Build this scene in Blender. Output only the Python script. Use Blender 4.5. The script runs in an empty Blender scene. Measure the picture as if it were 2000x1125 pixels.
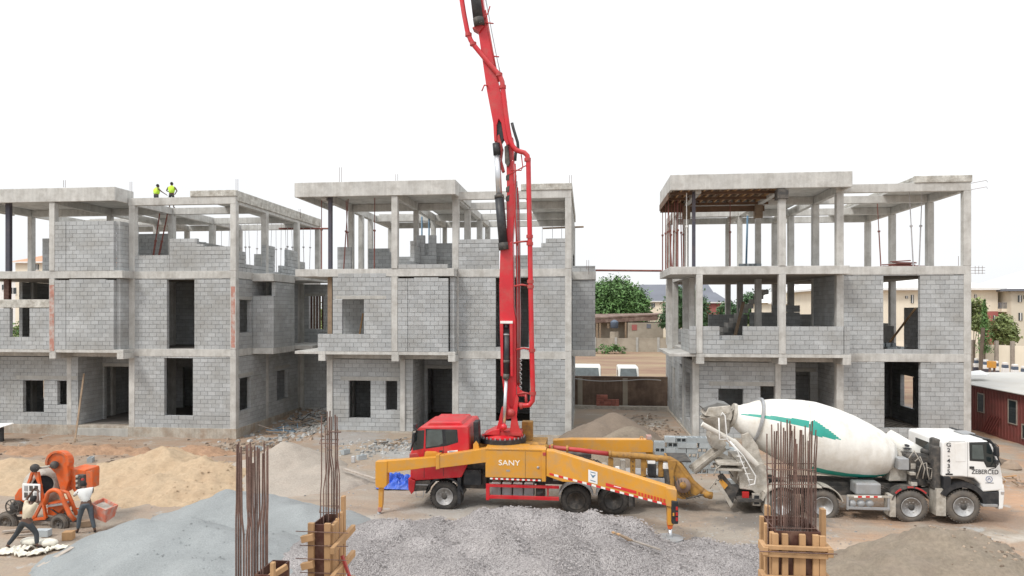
import bpy, math, random
from mathutils import Vector, Matrix, noise
PI = math.pi
C = bpy.context.scene.collection
scene = bpy.context.scene
# ---------------------------------------------------------------- camera
CAMZ, TH, FPX, HZ = 7.2, math.radians(6.2), 1333.333, 608.0
cam_d = bpy.data.cameras.new("camera"); cam = bpy.data.objects.new("camera", cam_d); C.objects.link(cam)
cam.location = (0, 0, CAMZ); cam.rotation_euler = (math.radians(90), 0, TH)
cam_d.lens = 24; cam_d.sensor_width = 36; cam_d.shift_y = (HZ-562.5)/2000.0
cam_d.clip_start = 0.1; cam_d.clip_end = 3000
scene.camera = cam
# ---------------------------------------------------------------- sky and sun
SUN_EL, SUN_AZ = math.radians(52), math.radians(222)      # azimuth measured clockwise from +Y: behind the camera, to the left
world = bpy.data.worlds.new("World"); scene.world = world; world.use_nodes = True
nt = world.node_tree; nt.nodes.clear()
out = nt.nodes.new("ShaderNodeOutputWorld"); bg = nt.nodes.new("ShaderNodeBackground")
sky = nt.nodes.new("ShaderNodeTexSky"); sky.sky_type = 'NISHITA'; sky.sun_disc = False
sky.sun_elevation = SUN_EL; sky.sun_rotation = SUN_AZ; sky.air_density = 1.0; sky.dust_density = 4.0; sky.ozone_density = 1.0
# a closed cloud layer: the clear sky is mostly replaced by white cloud with faint structure
tc = nt.nodes.new("ShaderNodeTexCoord"); mp = nt.nodes.new("ShaderNodeMapping"); mp.inputs['Scale'].default_value = (1, 1, 3)
nz = nt.nodes.new("ShaderNodeTexNoise"); nz.inputs['Scale'].default_value = 1.6; nz.inputs['Detail'].default_value = 5
rp = nt.nodes.new("ShaderNodeValToRGB"); rp.color_ramp.elements[0].position = .3; rp.color_ramp.elements[1].position = .7
rp.color_ramp.elements[0].color = (8.5, 8.75, 9.1, 1); rp.color_ramp.elements[1].color = (9.6, 9.65, 9.65, 1)
mx = nt.nodes.new("ShaderNodeMixRGB"); mx.inputs[0].default_value = .93
nt.links.new(tc.outputs['Generated'], mp.inputs[0]); nt.links.new(mp.outputs[0], nz.inputs['Vector'])
nt.links.new(nz.outputs['Fac'], rp.inputs[0]); nt.links.new(sky.outputs[0], mx.inputs[1]); nt.links.new(rp.outputs[0], mx.inputs[2])
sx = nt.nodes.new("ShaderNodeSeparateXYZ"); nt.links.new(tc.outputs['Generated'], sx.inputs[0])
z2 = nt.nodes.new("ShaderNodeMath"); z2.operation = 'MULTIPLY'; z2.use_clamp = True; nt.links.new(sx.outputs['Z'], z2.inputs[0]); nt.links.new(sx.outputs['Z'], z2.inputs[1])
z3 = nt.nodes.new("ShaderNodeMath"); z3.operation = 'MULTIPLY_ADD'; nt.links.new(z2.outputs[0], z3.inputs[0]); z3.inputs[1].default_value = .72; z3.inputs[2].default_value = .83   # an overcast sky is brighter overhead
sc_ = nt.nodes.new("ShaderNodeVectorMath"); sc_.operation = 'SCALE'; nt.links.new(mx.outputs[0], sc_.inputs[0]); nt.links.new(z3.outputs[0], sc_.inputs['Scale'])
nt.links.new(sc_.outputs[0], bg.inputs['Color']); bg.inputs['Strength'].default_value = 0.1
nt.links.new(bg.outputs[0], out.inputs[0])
sd = bpy.data.lights.new("sun", 'SUN'); sd.energy = 1.5; sd.angle = math.radians(12); sd.color = (1, .96, .9)
sun = bpy.data.objects.new("sun", sd); C.objects.link(sun)
dv = Vector((math.sin(SUN_AZ)*math.cos(SUN_EL), math.cos(SUN_AZ)*math.cos(SUN_EL), math.sin(SUN_EL)))
sun.rotation_euler = dv.to_track_quat('Z', 'Y').to_euler(); sun.location = dv*60
vs = scene.view_settings; vs.view_transform = 'Standard'; vs.look = 'None'; vs.gamma = 1; vs.use_curve_mapping = False; vs.exposure = 0.46
try: scene.cycles.max_bounces = 6
except Exception: pass

# ---------------------------------------------------------------- helpers
def P(px, py, Y):
    """world point seen at a photograph pixel on the plane y = Y"""
    u = (px-1000.0)/FPX; s, c = math.sin(TH), math.cos(TH)
    t = Y/(s*u+c)
    return Vector((t*(c*u-s), Y, CAMZ+(HZ-py)/FPX*t))
def X(px, Y): return P(px, 0, Y).x
def Z(px, py, Y): return P(px, py, Y).z
R = random.Random(7)

def mat(name, col, rough=.8, metal=0, var=.15, scale=3.0, bump=0, bscale=20, dirt=None, dirt_amt=.4, dirt_scale=1.2, spec=.5, trans=0, fine=0, fscale=60, streak=0, per=0, coat=0):
    m = bpy.data.materials.new(name); m.use_nodes = True; n = m.node_tree; L = n.links; b = n.nodes['Principled BSDF']
    b.inputs['Roughness'].default_value = rough; b.inputs['Metallic'].default_value = metal
    b.inputs['Specular IOR Level'].default_value = spec
    if coat: b.inputs['Coat Weight'].default_value = coat; b.inputs['Coat Roughness'].default_value = .15
    if trans: b.inputs['Transmission Weight'].default_value = trans
    geo = n.nodes.new('ShaderNodeNewGeometry'); pos = geo.outputs['Position']
    def noise_(sc, det=4, vec=pos, ro=.55):
        t = n.nodes.new('ShaderNodeTexNoise'); t.inputs['Scale'].default_value = sc; t.inputs['Detail'].default_value = det
        t.inputs['Roughness'].default_value = ro; L.new(vec, t.inputs['Vector']); return t.outputs['Fac']
    def mul(colsock, facsock, lo, hi):
        mr = n.nodes.new('ShaderNodeMapRange'); mr.inputs['From Min'].default_value = .25; mr.inputs['From Max'].default_value = .75
        mr.inputs['To Min'].default_value = lo; mr.inputs['To Max'].default_value = hi; mr.clamp = True; L.new(facsock, mr.inputs['Value'])
        mm = n.nodes.new('ShaderNodeVectorMath'); mm.operation = 'SCALE'; L.new(colsock, mm.inputs[0]); L.new(mr.outputs[0], mm.inputs['Scale'])
        return mm.outputs[0]
    rgb = n.nodes.new('ShaderNodeRGB'); rgb.outputs[0].default_value = (*col, 1); cs = rgb.outputs[0]
    if var: cs = mul(cs, noise_(scale), 1-var, 1+var)
    if fine: cs = mul(cs, noise_(fscale, 3, ro=.7), 1-fine, 1+fine)
    if per:
        oi = n.nodes.new('ShaderNodeObjectInfo'); ad = n.nodes.new('ShaderNodeMath'); ad.operation = 'ADD'
        L.new(oi.outputs['Random'], ad.inputs[0]); L.new(geo.outputs['Random Per Island'], ad.inputs[1])
        fr = n.nodes.new('ShaderNodeMath'); fr.operation = 'FRACT'; L.new(ad.outputs[0], fr.inputs[0])
        mr = n.nodes.new('ShaderNodeMapRange'); mr.inputs['To Min'].default_value = 1-per; mr.inputs['To Max'].default_value = 1+per; L.new(fr.outputs[0], mr.inputs['Value'])
        mm = n.nodes.new('ShaderNodeVectorMath'); mm.operation = 'SCALE'; L.new(cs, mm.inputs[0]); L.new(mr.outputs[0], mm.inputs['Scale']); cs = mm.outputs[0]
    if streak:
        mpn = n.nodes.new('ShaderNodeMapping'); mpn.inputs['Scale'].default_value = (6, 6, .5); L.new(pos, mpn.inputs[0])
        cs = mul(cs, noise_(1.0, 4, mpn.outputs[0]), 1-streak, 1+streak*.5)
    if dirt:
        d = n.nodes.new('ShaderNodeRGB'); d.outputs[0].default_value = (*dirt, 1)
        f = noise_(dirt_scale, 6, ro=.65)
        mr = n.nodes.new('ShaderNodeMapRange'); mr.inputs['From Min'].default_value = .45; mr.inputs['From Max'].default_value = .7; mr.inputs['To Max'].default_value = dirt_amt
        L.new(f, mr.inputs['Value']); mi = n.nodes.new('ShaderNodeMixRGB'); L.new(mr.outputs[0], mi.inputs[0]); L.new(cs, mi.inputs[1]); L.new(d.outputs[0], mi.inputs[2]); cs = mi.outputs[0]
    L.new(cs, b.inputs['Base Color'])
    if bump:
        bp = n.nodes.new('ShaderNodeBump'); bp.inputs['Strength'].default_value = bump; bp.inputs['Distance'].default_value = .03
        L.new(noise_(bscale, 5, ro=.65), bp.inputs['Height']); L.new(bp.outputs[0], b.inputs['Normal'])
    return m
M = dict(
 block=mat('concrete_block', (.40, .415, .42), .95, var=.12, scale=.6, per=.11, fine=.12, fscale=14, bump=.4, bscale=40, dirt=(.27, .26, .235), dirt_amt=.6, dirt_scale=.55),
 stackblock=mat('fresh_block', (.37, .405, .42), .95, var=.1, per=.15, fine=.1, fscale=20),
 shade_floor=mat('shade_floor_tone', (.15, .135, .12), .95, var=.3, scale=1.5),  # dark tone of the added floor sheets, deepens the shade indoors
 soffit=mat('shade_stained_soffit', (.24, .225, .2), .95, var=.25, scale=1.5, streak=.1),  # brown-grey stained underside, kept dark to dim the rooms too
 mortar=mat('mortar', (.25, .255, .255), .95, var=.35, scale=1.2),
 conc=mat('cast_concrete', (.53, .525, .50), .9, var=.12, scale=1.3, fine=.08, fscale=18, streak=.16, bump=.3, bscale=15, dirt=(.25, .23, .2), dirt_amt=.5, dirt_scale=1.6),
 concrough=mat('rough_concrete_edge', (.50, .49, .45), .95, var=.3, scale=3, fine=.2, fscale=14, bump=.8, bscale=10, dirt=(.2, .17, .13), dirt_amt=.7, dirt_scale=2.5),
 plinth=mat('soil_stained_plinth', (.43, .395, .34), .95, var=.2, scale=1.5, fine=.12, fscale=12, streak=.2, dirt=(.27, .19, .13), dirt_amt=.8, dirt_scale=1.2),
 lintel=mat('lintel_concrete', (.40, .395, .37), .9, var=.15, scale=2, streak=.15, fine=.1),
 redox=mat('red_oxide_smear', (.40, .20, .16), .9, var=.3, scale=3, dirt=(.50, .48, .45), dirt_amt=1.0, dirt_scale=2.2),
 wood=mat('sawn_timber', (.48, .29, .145), .8, var=.22, scale=5, streak=.2, per=.15, dirt=(.3, .19, .1), dirt_amt=.4, dirt_scale=5),
 woodold=mat('old_timber', (.26, .19, .13), .9, var=.25, scale=4, per=.25),
 woodgrey=mat('weathered_plank', (.33, .29, .25), .9, var=.25, scale=4, per=.25),
 ply=mat('film_plywood', (.085, .03, .02), .55, var=.3, scale=6, streak=.35, dirt=(.25, .18, .13), dirt_amt=.35, dirt_scale=6),
 plyroof=mat('roof_formwork', (.13, .075, .045), .85, var=.35, scale=2.5),
 rebar=mat('rusty_rebar', (.17, .105, .085), .85, var=.3, scale=5, fine=.25, fscale=40, per=.2, bump=.5, bscale=90),
 propred=mat('prop_red', (.20, .07, .055), .7, var=.3, scale=4),
 propgrey=mat('prop_grey', (.42, .41, .42), .6, var=.2, scale=4),
 postdark=mat('dark_steel_post', (.055, .055, .075), .6, var=.15, dirt=(.16, .11, .09), dirt_amt=.4),
 blue=mat('blue_pipe', (.10, .19, .28), .5, var=.1),
 red=mat('boom_red', (.56, .010, .020), .42, var=.14, scale=1.2, dirt=(.34, .13, .10), dirt_amt=.42, dirt_scale=1.8, coat=.3),
 redd=mat('boom_red_old', (.42, .035, .035), .5, var=.15, scale=2, dirt=(.3, .15, .12), dirt_amt=.5),
 yel=mat('machine_yellow', (.64, .295, .03), .45, var=.1, scale=1.2, dirt=(.36, .26, .16), dirt_amt=.55, dirt_scale=2.4, coat=.25),
 yeld=mat('dirty_yellow', (.36, .19, .04), .7, var=.25, scale=4, dirt=(.15, .09, .05), dirt_amt=.8, dirt_scale=5),
 blk=mat('black_paint', (.016, .018, .022), .5, var=.25, scale=4, dirt=(.11, .1, .09), dirt_amt=.35, dirt_scale=4),
 frame=mat('chassis_grey', (.05, .048, .046), .75, var=.3, scale=5, dirt=(.2, .17, .14), dirt_amt=.65, dirt_scale=4),
 tyre=mat('tyre_rubber', (.032, .031, .03), .9, var=.2, scale=6, dirt=(.16, .14, .12), dirt_amt=.45, dirt_scale=4),
 tyredust=mat('dusty_tyre', (.11, .10, .09), .95, var=.2, scale=5, dirt=(.22, .18, .14), dirt_amt=.6, dirt_scale=4),
 steel=mat('bright_steel', (.62, .63, .65), .3, .85, var=.08),
 rim=mat('rim_silver', (.52, .52, .52), .5, .4, var=.15, scale=8, dirt=(.22, .19, .16), dirt_amt=.6, dirt_scale=7),
 grey=mat('grey_metal', (.36, .37, .38), .55, .3, var=.12, dirt=(.25, .22, .18), dirt_amt=.5, dirt_scale=4),
 white=mat('white_paint', (.80, .80, .79), .4, var=.04, scale=1.5, dirt=(.55, .5, .42), dirt_amt=.3, dirt_scale=1.8, coat=.25),
 drum=mat('drum_white', (.78, .765, .72), .5, var=.05, scale=1.2, dirt=(.52, .46, .37), dirt_amt=.6, dirt_scale=1.3, streak=.10, fine=.04, fscale=12),
 green=mat('drum_green', (.02, .30, .24), .5, var=.08, scale=2, dirt=(.3, .38, .33), dirt_amt=.25),
 cement=mat('cement_caked', (.46, .43, .38), .95, var=.25, scale=4, dirt=(.26, .22, .17), dirt_amt=.7, dirt_scale=5, bump=.7, bscale=18),
 glass=mat('dark_glass', (.02, .028, .03), .06, var=0, spec=.8),
 glasshaze=mat('cab_glass', (.07, .09, .09), .1, var=.4, scale=2.5, spec=.8),
 tapew=mat('tape_white', (.8, .78, .74), .5, var=.05),
 taper=mat('tape_red', (.62, .03, .03), .5, var=.05),
 lampred=mat('tail_lamp_red', (.45, .02, .02), .3, var=0),
 orange=mat('mixer_orange', (.66, .11, .015), .5, var=.15, scale=2.5, dirt=(.30, .17, .11), dirt_amt=.75, dirt_scale=5),
 orangedull=mat('hopper_orange', (.55, .16, .1), .65, var=.2, scale=4, dirt=(.42, .38, .34), dirt_amt=.8, dirt_scale=5),
 sand=mat('sand', (.43, .325, .215), .98, var=.14, scale=.9, fine=.18, fscale=7, bump=1.0, bscale=6, dirt=(.33, .23, .145), dirt_amt=.65, dirt_scale=.9),
 beige=mat('pinkish_grit', (.35, .31, .265), .98, var=.1, scale=1, fine=.2, fscale=16, bump=.8, bscale=22, dirt=(.38, .32, .27), dirt_amt=.4, dirt_scale=1),
 dust=mat('stone_dust', (.265, .282, .284), .98, var=.09, scale=.6, fine=.2, fscale=26, bump=.8, bscale=24, dirt=(.19, .203, .203), dirt_amt=.4, dirt_scale=.7),
 earth=mat('grey_earth', (.215, .178, .135), .98, var=.16, scale=1.4, fine=.22, fscale=9, bump=.9, bscale=9, dirt=(.24, .19, .15), dirt_amt=.5, dirt_scale=1.5),
 brownsand=mat('brown_grit', (.19, .15, .115), .98, var=.1, scale=.8, fine=.15, fscale=10, bump=.7, bscale=9),
 stone=mat('crushed_stone', (.30, .28, .275), .95, var=.1, per=.45, fine=.1),
 dugsoil=mat('dug_orange_soil', (.36, .225, .14), .98, var=.25, scale=1.5, fine=.25, fscale=8, bump=1, bscale=7, dirt=(.22, .135, .09), dirt_amt=.7, dirt_scale=1.5),
 rubble=mat('rubble', (.31, .31, .30), .95, var=.2, per=.45, scale=4),
 rubbled=mat('rubble_brown', (.26, .2, .15), .95, var=.2, per=.5, scale=4),
 tarp=mat('blue_tarp', (.02, .09, .5), .4, var=.3, scale=5, bump=.6, bscale=5),
 bag=mat('cement_bag', (.72, .69, .6), .85, var=.12, scale=5, dirt=(.45, .4, .33), dirt_amt=.5, dirt_scale=4),
 skin=mat('skin_dark', (.10, .052, .034), .55, var=.1),
 hair=mat('hair_black', (.012, .011, .011), .8, var=.1),
 vest=mat('hivis_vest', (.55, .85, .06), .7, var=.08, scale=6),
 reflect=mat('reflective_band', (.72, .74, .68), .4, var=.05),
 trousers=mat('dark_trousers', (.035, .04, .045), .85, var=.2, scale=8),
 jeans=mat('grey_jeans', (.07, .085, .1), .85, var=.25, scale=7),
 shirtw=mat('white_shirt', (.66, .66, .64), .85, var=.08, scale=7, dirt=(.4, .38, .34), dirt_amt=.4, dirt_scale=7),
 shirtb=mat('cream_shirt', (.55, .48, .36), .85, var=.15, scale=7),
 cream=mat('cream_render', (.80, .73, .60), .9, var=.06, scale=.4, streak=.05),
 creamdark=mat('beige_render', (.62, .57, .47), .9, var=.06, scale=.4),
 maroon=mat('maroon_render', (.36, .12, .11), .9, var=.12, scale=.5),
 paleroof=mat('pale_metal_roof', (.82, .82, .80), .6, var=.05, scale=.3),
 orangeroof=mat('terracotta_roof', (.56, .29, .18), .8, var=.12, scale=.8),
 greyroof=mat('slate_roof', (.15, .16, .19), .7, var=.1, scale=.4),
 rustroof=mat('rusty_sheet', (.16, .10, .08), .8, var=.3, scale=1, dirt=(.3, .24, .2), dirt_amt=.6, dirt_scale=1),
 shedroof=mat('white_sheet_roof', (.46, .455, .43), .6, var=.08, scale=.6, dirt=(.42, .38, .32), dirt_amt=.5, dirt_scale=.9),
 container=mat('container_red', (.19, .05, .042), .6, var=.15, scale=2, dirt=(.13, .05, .04), dirt_amt=.6, dirt_scale=1.3),
 brownwall=mat('stained_wall', (.19, .135, .10), .95, var=.28, scale=.9, fine=.15, fscale=7, streak=.25, dirt=(.08, .055, .045), dirt_amt=.7, dirt_scale=1.1),
 paleold=mat('old_plaster', (.36, .32, .26), .95, var=.16, scale=.5, dirt=(.22, .18, .14), dirt_amt=.6, dirt_scale=.6),
 tank=mat('water_tank_blue', (.09, .12, .17), .5, var=.1),
 leaf=mat('leaf_green', (.095, .19, .055), .65, var=.35, scale=.5, per=.45),
 leafd=mat('leaf_dark', (.06, .125, .05), .65, var=.35, scale=.5, per=.45),
 leafy=mat('leaf_fresh', (.20, .25, .09), .65, var=.3, scale=.6, per=.4),
 bark=mat('bark', (.13, .1, .075), .95, var=.25, scale=3, bump=.6, bscale=8),
 cable=mat('cable_white', (.55, .55, .55), .6, var=.05),
 brick=mat('red_clay_brick', (.33, .13, .1), .9, var=.2, scale=3, per=.25),
 pvc=mat('pvc_grey', (.5, .5, .5), .5, var=.08),
 asphalt=mat('asphalt', (.16, .155, .15), .9, var=.12, scale=.6),
 vanwhite=mat('van_white', (.72, .72, .68), .4, var=.05, coat=.2),
 text=mat('text_dark', (.03, .03, .035), .6, var=0), textw=mat('text_white', (.85, .82, .75), .6, var=0),
 textb=mat('text_blue', (.12, .16, .3), .6, var=0),
)
M['leaf'].node_tree.nodes['Principled BSDF'].inputs['Subsurface Weight'].default_value = 0

def place(o, parent, loc):
    if parent is not None:
        o.parent = parent; o.location = Vector(loc)-Vector(parent['_o'])
    else: o.location = loc
def empty(name, loc, label=None, cat=None, group=None):
    o = bpy.data.objects.new(name, None); C.objects.link(o); o.location = loc; o['_o'] = [float(v) for v in loc]
    o.empty_display_size = .2
    if label: o['label'] = label
    if cat: o['category'] = cat
    if group: o['group'] = group
    return o
def tag(o, label, cat, group=None, kind=None):
    o['label'] = label; o['category'] = cat
    if group: o['group'] = group
    if kind: o['kind'] = kind
    return o
def struct(o): o['kind'] = 'structure'; return o
BOXF = [(0, 3, 2, 1), (4, 5, 6, 7), (0, 1, 5, 4), (1, 2, 6, 5), (2, 3, 7, 6), (3, 0, 4, 7)]
class MB:
    """collects shapes in world coordinates and links them as ONE mesh object"""
    def __init__(s): s.v = []; s.f = []; s.mi = []
    def raw(s, vs_, fs, mi=0):
        n = len(s.v); s.v += [tuple(v) for v in vs_]; s.f += [tuple(i+n for i in f) for f in fs]; s.mi += [mi]*len(fs); return s
    def box(s, x0, x1, y0, y1, z0, z1, mi=0):
        if x0 > x1: x0, x1 = x1, x0
        if y0 > y1: y0, y1 = y1, y0
        if z0 > z1: z0, z1 = z1, z0
        return s.raw([(x0, y0, z0), (x1, y0, z0), (x1, y1, z0), (x0, y1, z0), (x0, y0, z1), (x1, y0, z1), (x1, y1, z1), (x0, y1, z1)], BOXF, mi)
    def bar(s, p, q, w, h=None, up=(0, 0, 1), mi=0):
        """rectangular bar from p to q, w sideways, h along up"""
        p, q = Vector(p), Vector(q); h = h or w; d = (q-p).normalized(); u = Vector(up)
        if abs(d.dot(u)) > .97: u = Vector((0, 1, 0))
        sd_ = d.cross(u).normalized(); u = sd_.cross(d).normalized()
        vs_ = []
        for c in (p, q):
            for a, b in ((-1, -1), (1, -1), (1, 1), (-1, 1)): vs_.append(c+sd_*a*w/2+u*b*h/2)
        return s.raw(vs_, [(0, 1, 2, 3), (4, 7, 6, 5), (0, 4, 5, 1), (1, 5, 6, 2), (2, 6, 7, 3), (3, 7, 4, 0)], mi)
    def tube(s, pts, r, n=8, mi=0, cap=True, r2=None):
        pts = [Vector(p) for p in pts]; N = len(pts); base = len(s.v); prev = None
        for i, p in enumerate(pts):
            d = (pts[min(i+1, N-1)]-pts[max(i-1, 0)]).normalized()
            if prev is None:
                a = Vector((0, 0, 1)) if abs(d.z) < .9 else Vector((1, 0, 0)); sx = d.cross(a).normalized()
            else:
                sx = (prev-d*prev.dot(d)).normalized()
            prev = sx; sy = d.cross(sx); rr = r if r2 is None else r+(r2-r)*i/max(1, N-1)
            for k in range(n):
                an = 2*PI*k/n; s.v.append(tuple(p+sx*math.cos(an)*rr+sy*math.sin(an)*rr))
        for i in range(N-1):
            for k in range(n):
                a = base+i*n+k; b = base+i*n+(k+1) % n; s.f.append((a, b, b+n, a+n)); s.mi.append(mi)
        if cap:
            s.f.append(tuple(base+k for k in reversed(range(n)))); s.mi.append(mi)
            s.f.append(tuple(base+(N-1)*n+k for k in range(n))); s.mi.append(mi)
        return s
    def prism(s, pts, off, mi=0):
        """polygon (list of 3D points) pushed through by the vector off"""
        n = len(pts); off = Vector(off); a = [Vector(p) for p in pts]
        vs_ = a+[p+off for p in a]
        fs = [tuple(range(n)), tuple(reversed(range(n, 2*n)))]+[(i, i+n, (i+1) % n+n, (i+1) % n) for i in range(n)]
        return s.raw(vs_, fs, mi)
    def pp(s, pix, Y, dy, mi=0):
        """outline given by photograph pixels on the plane y=Y (or per-point Y), given real depth dy"""
        pts = [P(p[0], p[1], p[2] if len(p) > 2 else Y) for p in pix]
        return s.prism(pts, (0, dy, 0), mi)
    def lathe(s, c0, ax, prof, n=24, mi=0, mfun=None):
        """profile [(dist along axis, radius)] turned about the axis from c0"""
        ax = Vector(ax).normalized(); c0 = Vector(c0); a = Vector((0, 0, 1)) if abs(ax.z) < .9 else Vector((0, 1, 0))
        sx = ax.cross(a).normalized(); sy = ax.cross(sx); base = len(s.v); N = len(prof)
        for (t, r) in prof:
            for k in range(n):
                an = 2*PI*k/n; s.v.append(tuple(c0+ax*t+sx*math.cos(an)*r+sy*math.sin(an)*r))
        for i in range(N-1):
            for k in range(n):
                a_ = base+i*n+k; b = base+i*n+(k+1) % n; s.f.append((a_, a_+n, b+n, b))
                s.mi.append(mfun((prof[i][0]+prof[i+1][0])/2, 2*PI*(k+.5)/n) if mfun else mi)
        if prof[0][1] > 1e-4: s.f.append(tuple(base+k for k in range(n))); s.mi.append(mi)
        if prof[-1][1] > 1e-4: s.f.append(tuple(base+(N-1)*n+k for k in reversed(range(n)))); s.mi.append(mi)
        return s
    def build(s, name, m, parent=None, smooth=False, bevel=0, loc=None, seg=2):
        me = bpy.data.meshes.new(name)
        o3 = Vector(parent['_o']) if parent is not None and '_o' in parent else (Vector(loc) if loc else Vector((0, 0, 0)))
        me.from_pydata([tuple(Vector(v)-o3) for v in s.v], [], s.f)
        for mm in (m if isinstance(m, (list, tuple)) else [m]): me.materials.append(mm)
        if any(s.mi): me.polygons.foreach_set('material_index', s.mi)
        if smooth: me.polygons.foreach_set('use_smooth', [True]*len(s.f))
        me.update(); o = bpy.data.objects.new(name, me); C.objects.link(o)
        o['_o'] = [float(v) for v in o3]
        if parent is not None: o.parent = parent
        elif loc: o.location = loc
        if bevel:
            b = o.modifiers.new('bevel', 'BEVEL'); b.width = bevel; b.segments = seg; b.limit_method = 'ANGLE'; b.angle_limit = math.radians(40)
            b.harden_normals = False
        return o
def child(o, parent):                # parent an already built part under another part (same origin)
    o.parent = parent; return o
def copy_tree(o, loc, label=None, rz=None, group=None):
    """a thing with copies of its parts (and sub-parts), sharing the meshes"""
    r = o.copy(); C.objects.link(r); r.location = loc
    if rz is not None: r.rotation_euler = (0, 0, rz)
    if label: r['label'] = label
    if group: r['group'] = group
    for ch in list(o.children):
        c = ch.copy(); C.objects.link(c); c.parent = r
        for g in list(ch.children):
            d = g.copy(); C.objects.link(d); d.parent = c
    return r
def fbm(x, y, z=0, o=4):
    return noise.fractal(Vector((x, y, z)), 1.0, 2.0, o)
def sstep(a, b, x):
    t = max(0, min(1, (x-a)/(b-a))); return t*t*(3-2*t)
def gz(x, y):
    """height of the site ground"""
    z = .07*fbm(x*.35, y*.35)+.05*fbm(x*1.1, y*1.1, 3)
    z *= 1-.7*sstep(60, 90, y)
    z -= .5*(1-sstep(-19, -15, x))*sstep(31, 36, y)*(1-sstep(42, 48, y))
    z -= .25*sstep(22, 26, x)*sstep(28, 34, y)*(1-sstep(50, 60, y))
    z += .3*sstep(54, 60, y)
    return z
def text(body, size, m, loc, parent, rot=(PI/2, 0, 0), ext=.004, name='lettering', sx=1):
    cu = bpy.data.curves.new(name, 'FONT'); cu.body = body; cu.size = size; cu.extrude = ext; cu.align_x = 'CENTER'; cu.align_y = 'CENTER'; cu.offset = size*.004
    t = bpy.data.objects.new(name, cu); C.objects.link(t); bpy.context.view_layer.update()
    me = bpy.data.meshes.new_from_object(t); bpy.data.objects.remove(t)
    me.materials.clear(); me.materials.append(m)
    o = bpy.data.objects.new(name, me); C.objects.link(o); o.rotation_euler = rot; o.scale = (sx, 1, 1); place(o, parent, loc); return o
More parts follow.
